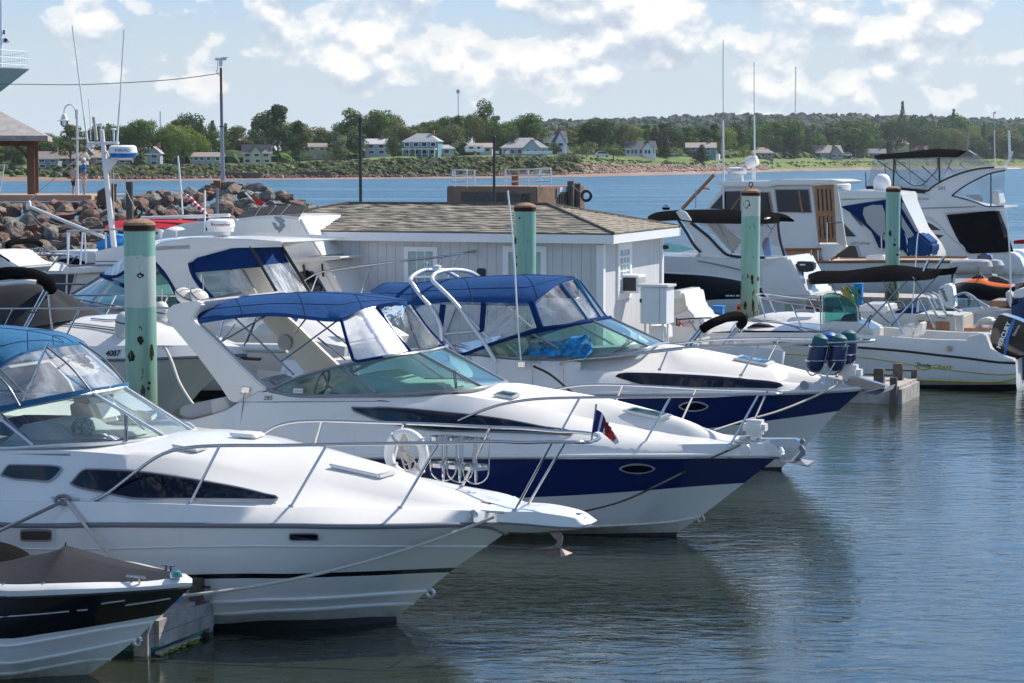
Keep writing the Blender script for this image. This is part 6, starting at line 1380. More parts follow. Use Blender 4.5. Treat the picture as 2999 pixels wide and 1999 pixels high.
pr('blue_cover',F,E4,[(400,740),(520,705),(660,700),(650,780),(440,790)],.8,1.5,'canvasn',.04)
tb('side_rail',F,E4,[(360,640,.9),(480,640,.9),(530,700,.9)],.025,'steel')
tb('whip_aerial',F,E4,[(590,840,.9),(610,560,.9),(630,300,.9),(650,0,.9),(665,-90,.9)],.016,'pad')
F = B('runabout','white cuddy boat with low deck rail between the rusty piling and the green windshield',2330,55,group='open boats by the right docks')
simple_hull(F,[(2190,930,.1),(2260,945,.7),(2400,958,1.0),(2480,955,1.0)],[(2210,1033,0),(2480,1033,.8)])
deck_of(F,S_([(2205,930,.1),(2260,943,.7),(2400,956,1.0),(2480,953,1.0)]),S_([(2210,926),(2260,915),(2330,912),(2480,916)]))
pr('side_line',F,E5,[(1280,330),(1960,400),(1960,415),(1400,365)],.98,.02,'greyt'); tb('hand_rail',F,E5,[(1680,235,.5),(1800,232,.5),(1910,240,.5)],.05,'steel')
tb('whip_aerial',F,E4,[(1600,690,-.5),(1600,300,-.5),(1575,-100,-.5),(1550,-300,-.5)],.02,'pad')
F = B('runabout','dark hulled boat with a white seat cut off by the right edge',2990,58,group='open boats by the right docks')
simple_hull(F,[(2960,870,.4),(3000,865,.8),(3080,862,1.0)],[(2970,1010,.3),(3080,1010,.9)],mats=('navy','boot')); pr('seat',F,E4,[(1545,530),(1600,530),(1620,560),(1615,670),(1560,670)],.5,.5,'vinyl',.05); pr('deck',F,E4,[(1640,520),(1739,500),(1800,500),(1800,600),(1620,600)],.8,1.4,'gel_b',.03)
pr('teak_bench',F,E4,[(1380,650),(1400,625),(1560,630),(1560,690),(1385,690)],.6,1.2,'teak',.02)
# ================================================================= cruiser with the hull number, black canvas
F = kb = B('motor_cruiser','beige and white cruiser with black camper canvas, moored just behind the broad green piling',523,41.5,group='cruisers behind the left piling')
sh = F.c(C4([(-300,1225,1.5),(0,1207,1.48),(400,1193,1.42),(700,1187,1.3),(1070,1177,1.05),(1350,1165,.7),(1500,1158,.42),(1640,1152,.12),(1700,1150,0)]))
lo = F.c(C4([(-300,1400,1.4),(0,1400,1.38),(700,1400,1.1),(1000,1395,.75),(1200,1385,.4),(1395,1378,0)]))
wl = F.c(S_([(-130,1229,1.2),(200,1229,1.1),(400,1228,.5),(519,1225,0)])); kl = [Vector((p.x,p.y*.6,-.4)) for p in wl]
h_ = loft('hull',F,[sh,lo,wl,kl],[M['beige'],M['boot']],50,[0,0,1],cap0=True,angle=30)
to = F.c(C4([(-300,1105,1.42),(0,1095,1.4),(400,1090,1.34),(700,1088,1.2),(1070,1083,.95),(1350,1083,.6),(1500,1085,.35),(1640,1092,.12),(1720,1100,0)]))
sh2 = [Vector((p.x,p.y-.015,p.z+.03)) for p in sh]
top_ = loft('topsides',F,[sh2,to],M['gel'],50); tube('rub_rail',F,sh,.03,M['trim'],6,50)
text('lettering',F,'4087',C4([(728,1158)])[0],C4([(828,1158)])[0],M['ink'],bvh(top_),off=.02,bold=.03,squash=1.15)
ce_ = F.c(C4([(0,900),(160,915),(400,895),(600,880),(860,868),(1000,895),(1200,955),(1400,1010),(1560,1060),(1700,1092)]),0)
vr = vault_rows(to,ce_,50,7,2.0); V,Fc,mi = gridmesh(vr+[mir(r) for r in reversed(vr[:-1])],None,True); dk = mkobj('deck',V,Fc,M['gel'],F,True,60)
for q in (((630,905),(770,915),(850,905)),((370,940),(600,960),(850,1000)),((370,940),(400,932),(850,975))): tube('deck_hatch_edge',F,surf_line(F,C4(list(q)),bvh(dk),.02),.012,M['trim'],5)
ce = F.c(C4([(-300,1010,1.3),(0,1000,1.3),(160,965,1.2),(300,945,1.0),(400,925,.8),(520,905,.4),(605,886,0)]))
cc_ = F.c(C4([(-300,700),(0,668),(150,660),(260,668),(350,720),(450,795),(600,884)]),0)
vr = vault_rows(ce,cc_,40,8,1.7); V,Fc,mi = gridmesh(vr+[mir(r) for r in reversed(vr[:-1])]); mkobj('camper_canvas',V,Fc,M['canvasg'],F,True,60)
tb('folded_bimini',F,C4,[(-300,610,1.1),(-60,600,1.1),(80,585,1.0),(180,590,.9),(260,610,.7),(325,645,.4),(350,700,.2)],.125,'canvask',14)
tb('canopy_arch',F,C4,[(-60,665,1.2),(60,655,1.1),(180,645,1.0),(250,650,.9)],.05,'gel',8)
for q in (((305,700,1.1),(165,965,1.25)),((325,715,1.1),(185,965,1.25)),((335,735,1.0),(362,995,1.2)),((355,660,-.6),(400,740,-.8))): tb('canopy_pole',F,C4,list(q),.022,'steel')
nr = F.c(C4([(-200,834,1.42),(440,829,1.3),(860,826,1.1),(1130,826,.9),(1240,832,.8)])); fr_ = F.c(C4([(380,742,-1.2),(800,735,-1.1),(1240,742,-.9)]))
tube('bow_rail',F,nr,.02,M['steel']); tube('bow_rail',F,fr_,.02,M['steel'])
tb('bow_rail',F,C4,[(390,745,-1.2),(560,770,-1.0),(860,820,-.9),(1130,850,-.6)],.018,'steel')
for q in (((92,830,1.4),(38,940,1.4)),((550,828,1.25),(460,1010,1.3)),((800,736,-1.1),(715,898,-1.0)),((545,765,-1.1),(608,888,-1.0)),((1160,740,-.9),(1060,960,-.8))): tb('stanchion',F,C4,list(q),.018,'steel')
tb('pulpit',F,C4,[(1560,1095,.0),(1800,1100,0),(1980,1104,0)],.09,'gel',8); tb('pulpit_rail',F,C4,[(1500,1040,.2),(1550,890,.1),(1600,880,.1)],.02,'steel'); tb('pulpit_rail',F,C4,[(1690,1080,0),(1760,900,0),(1790,890,-.2)],.02,'steel')
pr('anchor_shank',F,C4,[(1620,1150),(1680,1185),(1780,1190),(1790,1170),(1700,1165)],.05,.08,'ink')
cleat(F,*C4([(1140,1100)])[0],.95,.3)
rope('white rope from the cleat of the beige cruiser down behind the radar arch leg',[F.M @ p+F.org for p in F.c(C4([(1140,1105,1.0),(1180,1190,1.2),(1230,1330,1.5),(1300,1450,1.8),(1345,1510,2.0)]))],'rope',.03)
def fender(lab,F0,C_,a,b_,w_,r,mt_='pad'):
    A_,B_ = on(F0,C_([a])[0]+(w_,)),on(F0,C_([b_])[0]+(w_,)); ff = Fr('fender',lab,'fender',B_,22,'white fenders on the left boats')
    ax = ff.Mi @ (A_-B_); L_ = ax.length; rot = Vector((0,0,1)).rotation_difference(ax).to_matrix()
    V,Fc = lathe_geo([(0,0),(r*.6,.02),(r,.12),(r,L_-.12),(r*.6,L_-.03),(.02,L_),(0,L_)],(0,0,0),16); mkobj('body',[rot @ v for v in V],Fc,M['vinyl'],ff,True)
    g = tube_geo([rot @ Vector((r*1.02*math.cos(t),r*1.02*math.sin(t),L_*.6)) for t in [2*math.pi*i/14 for i in range(15)]],.012,5,closed=True); mkobj('strap',g[0],g[1],M['ink'],ff,True,recalc=False)
    g = tube_geo([ax,ax+Vector((0,0,.25))],.012,5); mkobj('cord',g[0],g[1],M['rope'],ff,True,recalc=False)
fender('long white fender leaning just left of the broad green piling',F,C4,(862,850),(835,1035),.9,.15)
fender('long white fender hanging just right of the broad green piling',F,C4,(1115,780),(1090,960),-.5,.16)
fender('round white fender left of the pair above the radar arch top',F,C4,(1300,700),(1255,785),-.6,.22); fender('round white fender right of the pair above the radar arch top',F,C4,(1400,712),(1350,785),-.6,.22)

# ================================================================= hard top cruiser
F = B('motor_cruiser','white hard top cruiser with navy canvas enclosure and green glass behind the left piling',620,46.5,group='cruisers behind the left piling')
sh = [(110,905,.1),(250,918,.9),(400,928,1.4),(600,945,1.6),(850,985,1.6),(1010,1015,1.55)]
simple_hull(F,sh,[(180,1143,.1),(400,1143,1.0),(1010,1143,1.3)],cap1=True)
vr = vault_rows(F.c(sh),F.c(S_([(115,900),(187,876),(300,868),(500,860),(700,855),(1010,930)]),0),26,5); V,Fc,mi = gridmesh(vr+[mir(r) for r in reversed(vr[:-1])],None,False,True); mkobj('deck',V,Fc,M['gel_b'],F,True)
fin = [(1060,400),(1100,372),(1300,340),(1700,350),(1940,368),(1930,388),(1600,412),(1350,480),(1308,515),(1320,580),(1400,700),(1480,775),(1460,840),(1235,800),(1200,690),(1130,580),(1065,510)]
pr('hardtop_side',F,C4,fin,1.5,.1,'gel',.03); prism('hardtop_side',F,[Vector((p.x,-p.y,p.z)) for p in F.c(C4(fin),1.5)],M['gel_b'],-.1,bevel=.03)
ce = F.c(C4([(850,470,1.1),(960,420,1.4),(1060,405,1.5),(1300,392,1.5),(1600,385,1.5),(1800,382,1.48),(1942,378,1.3)])); ct = F.c(C4([(880,440),(1000,380),(1150,346),(1400,330),(1700,335),(1880,352),(1945,372)]),0)
vr = vault_rows(ce,ct,30,8,2.6); lip = vr[0].copy(); lip[:,2] -= .08; V,Fc,mi = gridmesh([lip]+vr+[mir(r) for r in reversed(vr[:-1])]); mkobj('hardtop',V,Fc,M['gel'],F,True,50)
wb = F.c(C4([(432,766,0),(600,800,.8),(850,833,1.3),(1050,845,1.42),(1235,850,1.45)])); wt = F.c(C4([(700,605,0),(800,610,.8),(900,560,1.2),(1060,540,1.4),(1150,620,1.42)]))
loft('windshield',F,[wb,wt],M['teal'],24); tube('windshield_frame',F,wb,.03,M['greyt'],6,30,mirror=True); tube('windshield_frame',F,wt,.04,M['canvasn'],6,30,mirror=True)
for a,b_ in (((760,640,.6),(620,800,.85)),((1000,560,1.3),(850,835,1.3)),((700,605,0),(432,766,0))): tb('mullion',F,C4,[a,b_],.03,'greyt')
loft('clear_curtain',F,[F.c(C4([(700,603,0),(800,630,.8),(900,600,1.2),(1060,540,1.4)])),F.c(C4([(880,440,0),(900,450,1.1),(960,425,1.35),(1060,405,1.45)]))],M['vin'],14)
tb('visor_hem',F,C4,[(700,600,0),(760,632,.6),(855,672,1.2)],.05,'canvasn',8)
pane('side_window',F,C4,[(1068,515),(1130,590),(1195,700),(1230,790),(1070,790),(1060,620)],1.46,'glass'); tb('window_trim',F,C4,[(1066,510,1.47),(1130,585,1.47),(1195,695,1.47),(1232,800,1.47),(1150,830,1.47)],.035,'canvasn')
A_ = pr('side_canvas',F,C4,[(1306,510),(1345,482),(1600,415),(1725,405),(1790,545),(1660,556),(1345,582),(1318,555)],1.46,.04,'canvasn',0)
pane('clear_curtain',F,C4,[(1345,582),(1660,556),(1765,730),(1460,755),(1390,660)],1.45,'vin'); tb('canvas_edge',F,C4,[(1308,515,1.48),(1325,580,1.48),(1395,690,1.48),(1470,770,1.48)],.05,'canvasn')
pr('cream_post',F,C4,[(1570,570),(1665,562),(1760,725),(1670,728)],1.0,.1,'cream')
def quad(nm,ps,mt_,n=14,m=8,sag=0):
    a,b_,c_,d_ = F.c(C4(ps)); rows = []
    for k in range(m+1):
        t = k/m; L_ = a.lerp(d_,t); R_ = b_.lerp(c_,t); r_ = np.array([tuple(L_.lerp(R_,i/n)) for i in range(n+1)]); r_[:,0] += sag*np.sin(np.arange(n+1)*1.7+k*.3); rows.append(r_)
    V,Fc,mi = gridmesh(rows); return mkobj(nm,V,Fc,M[mt_],F,True,70)
quad('aft_canvas',[(1722,405,1.45),(1925,383,-.6),(1985,512,-.6),(1795,540,1.45)],'canvasn',sag=.02); quad('aft_clear_curtain',[(1800,532,1.46),(1985,512,-.6),(2125,716,-.6),(1915,726,1.46)],'vinc')
quad('aft_canvas',[(1915,726,1.46),(2125,716,-.6),(2351,1000,-.6),(2050,1040,1.46)],'canvasn',sag=.02)
for a,b_ in (((1722,400,1.47),(1912,726,1.47)),((1928,383,-.62),(2135,718,-.62)),((1912,726,1.47),(2050,1030,1.47))): tb('canvas_zip',F,C4,[a,b_],.035,'ink')
pr('transom',F,D1,[(900,560),(1290,550),(1340,600),(1330,900),(700,900),(700,600)],1.4,2.6,'gel',.04)
text('lettering',F,'On Watch',D1([(1150,640)])[0],D1([(1325,640)])[0],M['vinylg'],None,1.43); 
radome(F,*C4([(1520,300)])[0],.2,.30,.27,('Raymarine','inkr',.12,.72)); box('radar_foot',F,F.L(*C4([(1525,312)])[0],.2),(.3,.3,.12),M['pad'],bevel=.03)
lathe('gps_dome',F,[(0,.17),(.12,.155),(.19,.11),(.10,.09),(.02,.07),(.015,-.08),(0,-.08)],F.L(*C4([(1213,320)])[0],.6),M['pad'],20); lathe('gps_dome',F,[(0,.14),(.05,.13),(.06,.09),(.03,.04),(.02,-.08),(0,-.08)],F.L(*C4([(1107,330)])[0],.9),M['pad'],14)
tb('light_staff',F,C4,[(1410,300,.4),(1411,15,.4)],.02,'pad')

# ================================================================= flybridge yacht with bow rail in front of the boathouse
F = B('flybridge_yacht','white flybridge yacht with smoked visor whose long bow rail crosses the boathouse wall',1340,48.2)
sh = [(560,950,1.6),(760,905,1.55),(950,880,1.3),(1100,862,1.0),(1250,838,.5),(1370,815,0)]
simple_hull(F,sh,[(560,1120,1.3),(1000,1120,.9),(1250,1120,0)],cap0=True)
vr = vault_rows(F.c(sh),F.c(S_([(580,930),(760,880),(950,862),(1100,850),(1250,830),(1365,812)]),0),24,4); V,Fc,mi = gridmesh(vr+[mir(r) for r in reversed(vr[:-1])]); mkobj('deck',V,Fc,M['gel'],F,True)
pr('flybridge',F,C4,[(1540,330),(1600,250),(1625,212),(1750,195),(1900,185),(2062,200),(2110,290),(2170,390),(2222,476),(2000,505),(1560,505)],1.1,2.2,'gel',.05)
pr('flybridge_overhang',F,C4,[(1960,488),(2100,476),(2220,474),(2345,473),(2351,488),(2260,498),(2150,520),(2010,520)],1.3,2.5,'gel',.03)
pr('cabin',F,C4,[(1960,515),(2240,500),(2262,540),(2400,790),(2400,900),(1700,900),(1750,600)],1.25,2.4,'gel',.02)
pane('window',F,C4,[(2060,590),(2150,570),(2270,715),(2290,760),(2100,760)],1.27,'bglass'); 
mkobj('front_window',F.c(C4([(2262,560,1.1),(2395,780,1.1),(2450,770,-1.0),(2320,550,-1.0)])),[(0,1,2,3)],M['bglass'],F,recalc=False)
pane('window',F,D1,[(1000,110),(1060,95),(1190,245),(1070,250)],1.28,'darkb'); pane('window',F,D1,[(1160,95),(1230,100),(1310,240),(1230,245)],1.1,'darkb')
pr('pillar',F,C4,[(2165,565),(2215,555),(2300,715),(2255,720)],1.3,.05,'gel')
M['smoke'] = glassy('smoked_acrylic',(.45,.42,.40),.9,.05,.25,(.35,.32,.30))
vz = [((1625,212),(1680,150)),((1755,195),(1795,132)),((1845,188),(1900,122)),((1930,186),(1995,114)),((2062,200),(2103,132))]
for k in range(4):
    (a,b_),(c_,d_) = vz[k],vz[k+1]
    pane('visor',F,C4,[a,c_,d_,b_],1.05,'smoke')
    if k: tb('visor_joint',F,C4,[(*a,1.07),(*b_,1.07)],.015,'greyt')
mkobj('visor',F.c(C4([(2062,200,1.05),(2103,132,1.1),(2112,128,-.9),(2075,196,-.85)])),[(0,1,2,3)],M['smoke'],F,recalc=False)
M['emb'] = mat('grey_emblem',(.22,.24,.30),.4)
for q in ([(1893,195),(1932,205),(1962,228),(1945,240),(1958,250),(1962,268),(1945,275),(1942,290),(1928,300),(1922,312),(1912,290),(1895,285),(1885,262),(1870,238),(1895,240),(1905,262),(1915,270),(1925,268),(1925,245),(1905,228),(1885,205)],): pane('emblem',F,C4,q,1.12,'emb')
for q in ([(2080,528),(2095,528),(2118,660),(2106,660)],[(2210,520),(2222,520),(2230,610),(2218,610)]): pane('wiper',F,C4,q,1.33,'ink')
nr = F.c(C2([(320,1470,1.5),(380,1432,1.48),(430,1405,1.46),(600,1378,1.38),(800,1350,1.25),(1050,1320,1.0),(1280,1295,.7),(1400,1276,.4),(1510,1258,0)]))
tube('bow_rail',F,nr,.024,M['steel']); n2 = F.c(C2([(615,1550,-1.2),(700,1490,-1.2),(830,1375,-1.2),(1050,1340,-.95),(1280,1305,-.6),(1510,1260,0)])); tube('bow_rail',F,n2,.022,M['steel'])
for q in (((795,1350,1.25),(718,1562,1.3)),((838,1372,-1.2),(798,1520,-1.2)),((1083,1338,-.9),(1045,1475,-1.0)),((1290,1293,.7),(1225,1432,.8)),((1388,1278,.4),(1325,1440,.5)),((1420,1275,-.3),(1378,1385,-.4)),((430,1405,1.46),(380,1540,1.5))): tb('stanchion',F,C2,list(q),.02,'steel')

# ================================================================= trawler with the mast and radar
F = B('work_yacht','white motor yacht with steel mast, two long aerials and blue bottomed radar dome, left',700,60)
pr('upper_house',F,E2,[(1303,262),(1700,180),(2000,150),(2000,480),(1310,478)],1.3,2.6,'gel',.03); pr('blue_stripe',F,E2,[(1318,393),(1625,393),(1625,405),(1318,405)],1.315,.01,'navy')
pr('deck_slab',F,E2,[(862,500),(950,490),(1560,465),(2100,460),(2100,540),(1500,545),(862,570)],1.7,3.2,'gel_b',.02)
pr('lower_house',F,E2,[(1058,570),(1450,560),(2100,550),(2100,900),(960,880)],1.35,2.7,'gel',.02); pr('house_edge',F,E2,[(1030,575),(1058,570),(985,850),(950,880)],1.36,.1,'cream'); pr('dark_opening',F,E2,[(640,575),(1030,575),(950,870),(700,870)],.6,.4,'ink')
simple_hull(F,[(120,860,.3),(300,870,1.3),(700,880,1.6),(1000,900,1.6)],[(180,992,.2),(400,992,1.2),(1000,992,1.4)])
for q in (((930,0,1.5),(935,480,1.6)),((955,0,1.3),(935,440,1.6)),((1140,0,1.2),(1105,470,1.4)),((1168,0,1.5),(1185,430,1.5)),((1452,0,1.4),(1462,230,1.4)),((925,560,1.6),(915,860,1.6))): tb('rail_post',F,E2,list(q),.024,'alu')
tb('rail',F,E1,[(770,1475,1.5),(1420,1450,1.5)],.03,'alu'); tb('rail',F,E2,[(930,460,1.6),(1580,450,1.5)],.03,'steel'); tb('rail',F,E2,[(490,712,1.6),(1190,712,1.6)],.035,'steel')
tb('mast',F,E1,[(1310,1660,0),(1215,800,0),(1168,315,0)],[.085,.078,.066],'gel',14); lathe('mast_cap',F,[(0,.02),(.066,.0),(0,0)],F.L(*E1([(1167,312)])[0],0),M['pad'],12)
pr('radar_bracket',F,E1,[(1175,645),(1350,640),(1230,815),(1190,820)],.05,.1,'gel',.02)
radome(F,*E1([(1412,635)])[0],.0,.40,.36,('FURUNO','inkb',.17,.56),bandm='blueband')
tb('spreader',F,E1,[(1000,465,0),(1362,463,0)],.04,'gel',8); tb('spreader_strut',F,E1,[(1215,560,0),(1255,625,0)],.02,'gel'); tb('mast_hoop',F,E1,[(1075,490,0),(1110,505,0),(1150,485,0)],.018,'gel')
for a,b_,c_ in (((1005,450),(965,150),None),((1345,450),(1375,0),None)): tb('whip_aerial',F,E1,[(*a,0),(*b_,0)],.028,'pad')
tb('whip_aerial',F,C1,[(577,790,0),(540,500,0),(497,175,0)],.019,'pad'); tb('whip_aerial',F,C1,[(822,780,0),(838,480,0),(855,203,0)],.019,'pad'); tb('whip_aerial',F,E1,[(1043,430,0),(1035,200,0),(1017,-40,0)],.012,'pad')
tb('wooden_pole',F,E1,[(1108,430,0),(1075,165,0)],.05,'rope',10); lathe('masthead_light',F,[(0,.12),(.045,.12),(.05,.03),(.02,.02),(.015,-.03),(0,-.03)],F.L(*E1([(1160,285)])[0],0),M['pad'],12)
lathe('gps_dome',F,[(0,.045),(.07,.03),(.08,0),(.03,-.02),(.02,-.32),(0,-.32)],F.L(*E1([(1305,310)])[0],0),M['pad'],14); box('flood_lamp',F,F.L(*E1([(1035,495)])[0],0),(.2,.15,.1),M['pad'],bevel=.02)
tb('boom',F,E1,[(315,1182,.4),(700,1345,.4),(1200,1545,.4)],.052,'gel',12); pr('boom_end',F,E1,[(300,1135),(330,1120),(340,1160),(330,1215),(305,1235),(288,1190)],.45,.12,'gel',.02)
for q in (((340,1115,.4),(1020,525,0)),((1303,722,0),(1595,1300,-.3)),((335,1245,.4),(600,1370,.4),(900,1460,.4)),((335,1245,.4),(480,1400,.5),(740,1510,.5),(920,1480,.5)),((1270,760,0),(1272,1150,0)),((1300,750,0),(1310,1400,0))): tb('rigging_line',F,E1,list(q),.013,'rope',5)
pr('blue_sail_cover',F,E2,[(1290,190),(1340,130),(1480,20),(1710,55),(1710,170),(1300,260)],-.2,.6,'bluebox',.1)
tb('antenna_staff',F,E1,[(0,1020,1),(52,715,1)],.018,'pad'); 

# red canopy boat
F = B('motor_boat','boat with red canopy and long white spar behind the piling top',900,72)
ce = F.c(C4([(718,278,1.2),(800,275,1.3),(1000,272,1.3),(1200,280,1.2),(1290,242,.8)])); ct = F.c(C4([(740,255),(790,228),(1000,220),(1240,221),(1288,238)]),0)
vr = vault_rows(ce,ct,16,6,2.4); V,Fc,mi = gridmesh(vr+[mir(r) for r in reversed(vr[:-1])]); mkobj('red_canopy',V,Fc,M['canvasr'],F,True)
tb('spar',F,C4,[(975,207,.6),(1300,198,.6),(1580,187,.6)],.06,'pad',10)
pr('cabin_roof',F,C4,[(1070,300),(1250,245),(1420,222),(1640,215),(1700,330),(1700,420),(1070,420)],1.5,3,'gel_b',.08); tb('canopy_pole',F,C4,[(800,275,1.2),(812,400,1.2)],.04,'alu')
simple_hull(F,[(560,760,1.2),(1000,770,1.5)],[(560,905,1.0),(1000,905,1.2)]); pr('cabin',F,C4,[(850,410),(1690,410),(1690,620),(850,620)],1.3,2.6,'gel',.05)
tb('aerial',F,C1,[(1258,1475,.8),(1243,1270,.8),(1225,1072,.8)],.03,'pad')
def flagp(lab,a,b_,cl_,C_=C4):
    p = at_d(*C_([b_])[0],60); G = Fr('flag',lab,'flag',p,22,'red and white ensigns'); tube('staff',G,[G.L(*C_([b_])[0]),G.L(*C_([a])[0])],.02,M['pad'],6)
    return G
G = flagp('furled red and white ensign on a slanted staff left of the red lettered dome',(1248,22),(1440,206),None)
pts = [G.L(*C4([p])[0],.05) for p in ((1265,32),(1310,70),(1350,120),(1400,160),(1432,195))]; g = tube_geo(pts,[.015,.05,.07,.06,.03],12,30)
nf = len(g[1]); mkobj('cloth',g[0],g[1],[M['flagr'],M['flagw']],G,True,60,[0 if (k//12) % 9 in (0,1,2,5,6) else 1 for k in range(nf)],recalc=False)
G = flagp('red and white ensign flying from a short staff above the smoked visor',(1688,32),(1785,126),None)
mkobj('cloth',G.c(C4([(1728,62),(1790,75),(1845,125),(1800,128),(1765,112)]),.05),[(0,1,2,3,4)],M['flagr'],G,recalc=False); mkobj('white_band',G.c(C4([(1815,108),(1850,124),(1815,130),(1800,124)]),.07),[(0,1,2,3)],M['flagw'],G,recalc=False)
fp = Fr('steel_post','thin dark post rising behind the radar dome lettered in red','post',at_d(*C1([(1497,1490)])[0],75),0); tube('post',fp,[fp.L(*C1([(1497,1495)])[0]),fp.L(*C1([(1497,1293)])[0])],.055,M['trim'],10)

# far left white boats
F = B('motor_boat','white boat bow with low rails and a folded black bimini, far left below the rocks',190,66,group='white boats below the breakwater')
sh = E2([(-300,520,1.3),(100,510,1.2),(400,515,.9),(700,528,.5),(880,530,.15),(945,480,0)])
simple_hull(F,sh,[(-60,945,1.0),(100,945,.6),(170,945,0)]); 
vr = vault_rows(F.c(sh),F.c(E2([(-300,300),(0,310),(100,330),(400,368),(700,410),(900,450),(940,470)]),0),24,6,2.0); V,Fc,mi = gridmesh(vr+[mir(r) for r in reversed(vr[:-1])]); mkobj('deck',V,Fc,M['gel'],F,True)
tb('bow_rail',F,E2,[(60,305,-.9),(400,280,-.8),(800,280,-.5),(1080,320,0)],.03,'steel'); tb('bow_rail',F,E2,[(90,315,1.1),(600,312,.9),(1000,318,.3),(1080,325,0)],.03,'steel')
for q in (((210,312,1.1),(140,400,1.1)),((525,310,.9),(375,470,1)),((840,312,.6),(640,540,.7)),((575,282,-.7),(520,370,-.8)),((810,282,-.5),(740,405,-.6)),((1060,325,0),(930,460,0))): tb('stanchion',F,E2,list(q),.025,'steel')
tb('folded_bimini',F,E2,[(120,250,1.0),(110,165,1.0),(200,130,.7),(350,120,.2),(480,130,-.3),(560,170,-.7)],.09,'canvask',12)
for q in (((170,230,1),(300,345,1)),((565,190,-.7),(770,350,-.7)),((560,200,-.7),(560,290,-.7))): tb('canopy_pole',F,E2,list(q),.04,'steel')
F = B('motor_boat','white boat with dark cockpit opening between the rails and the upper house, left',250,76,group='white boats below the breakwater')
pr('coaming',F,E2,[(650,260),(1000,255),(1320,262),(1320,420),(1180,430),(560,300)],1.0,2.0,'gel_b',.05); pr('dark_canvas',F,E2,[(780,380),(1000,345),(1170,415),(1120,450),(950,440)],1.1,.8,'canvask'); simple_hull(F,[(60,770,.6),(300,780,1.0)],[(60,880,.5),(300,880,.9)])
F = B('motor_boat','white boat cut off at the far left edge with a curved dark window line',40,58,group='white boats below the breakwater')
pr('cabin',F,E2,[(-300,250),(-40,260),(0,300),(110,390),(265,475),(200,560),(-300,620)],.6,1.6,'gel',.05); tb('window_line',F,E2,[(0,318,.63),(60,350,.63),(130,395,.63)],.03,'ink'); simple_hull(F,[(-100,810,1.0),(60,800,.3)],[(-100,1010,.8),(50,1010,.1)])
# ================================================================= breakwater, promenade
ORD = ['first','second','third','fourth','fifth','sixth','seventh','eighth','ninth','tenth','eleventh','twelfth','thirteenth','fourteenth','fifteenth','sixteenth','seventeenth','eighteenth','nineteenth','twentieth']
def ordw(n): return ORD[n] if n < 20 else (['twenty','thirty','forty','fifty','sixty','seventy','eighty','ninety'][(n+1)//10-2]+('-'+ORD[(n+1) % 10-1] if (n+1) % 10 else 'th'))
M['rock1'] = mat('red_boulder',(.175,.10,.075),.85,var=(1.6,.4),bump=(3,.9,.12))
M['rock2'] = mat('grey_green_boulder',(.19,.185,.155),.85,var=(1.8,.45),bump=(3,.9,.12))
M['rock3'] = mat('brown_boulder',(.20,.145,.11),.85,var=(1.8,.4),bump=(3,.9,.12))
M['sand'] = mat('tan_concrete',(.42,.27,.18),.85,var=(.8,.12),bump=(10,.3,.02))
M['conc'] = mat('pier_concrete',(.27,.155,.10),.9,var=(.7,.3),bump=(6,.5,.04))
from mathutils import noise as mn
def rockmesh(seed):
    bm = bmesh.new(); bmesh.ops.create_icosphere(bm,subdivisions=2,radius=1); rnd = random.Random(seed)
    planes = [(Vector((rnd.gauss(0,1),rnd.gauss(0,1),rnd.gauss(0,1))).normalized(),rnd.uniform(.42,.78)) for _ in range(16)]
    for v in bm.verts:
        for n,d in planes:
            k = v.co.dot(n)
            if k > d: v.co -= n*(k-d)*.93
        v.co += v.co.normalized()*.09*mn.noise(v.co*2.3+Vector((seed,0,0)))
    me = bpy.data.meshes.new('boulder'); bm.to_mesh(me); bm.free()
    return me
rocks = [rockmesh(k) for k in range(10)]
RM = {}
for k,me in enumerate(rocks):
    for c in ('rock1','rock2','rock3'):
        m2 = me.copy(); m2.materials.append(M[c]); RM[k,c] = m2
random.seed(21); nrock = 0
DMID = 128.0
def top_y(px):   # P pixel row of the rock crest
    return np.interp(px,[-40,0,200,330,460,520,620,690,750],[476,476,474,458,444,426,442,464,492])
lay = [(104,.0),(108,.14),(113,.30),(118,.46),(123,.62),(129,.78),(135,.92),(141,1.0)]
cname = {'rock1': 'reddish','rock2': 'grey green','rock3': 'brown'}
def lay_x1(f): return np.interp(f,[0,1],[700,750])
bank_pts = []
for li_,(d,f) in enumerate(lay):
    x = -60; bi = 0; rown = ['bottom','second','third','fourth','fifth','sixth','seventh','crest'][li_]
    while x < lay_x1(f)+12:
        ty = top_y(x); yb = 600 if x < 480 else np.interp(x,[480,750],[600,520])
        yy = yb+(ty-yb)*f+random.uniform(-5,5); p = at_d(*P_([(x+random.uniform(-9,9),yy)])[0],d+random.uniform(-1.5,1.5))
        s = random.uniform(.44,.72)*(1.3 if random.random() < .2 else 1); c = random.choices(['rock1','rock2','rock3'],[4,3,3] if x < 400 else [3,5,2])[0]
        if x > 560: s *= .8
        o = bpy.data.objects.new('boulder',RM[random.randrange(10),c]); COL.objects.link(o)
        o.location = p; o.scale = (s*random.uniform(1.0,1.6),s,s*random.uniform(.6,.95)); o.rotation_euler = (random.uniform(-.5,.5),random.uniform(-.5,.5),random.uniform(0,6.28))
        where = 'along the breakwater crest' if f > .85 else 'on the slope of the breakwater' if f > .35 else 'low on the breakwater above the boats'
        side = 'left of the mast' if x < 235 else 'between the mast and the camera pole' if x < 500 else 'right of the camera pole'
        tag(o,f'{cname[c]} boulder, {ordw(bi)} from the left in the {rown} row of the breakwater','boulder','boulders of the breakwater'); nrock += 1; bi += 1
        x += s*5000/d*random.uniform(1.1,1.4)
print('ROCKS',nrock)
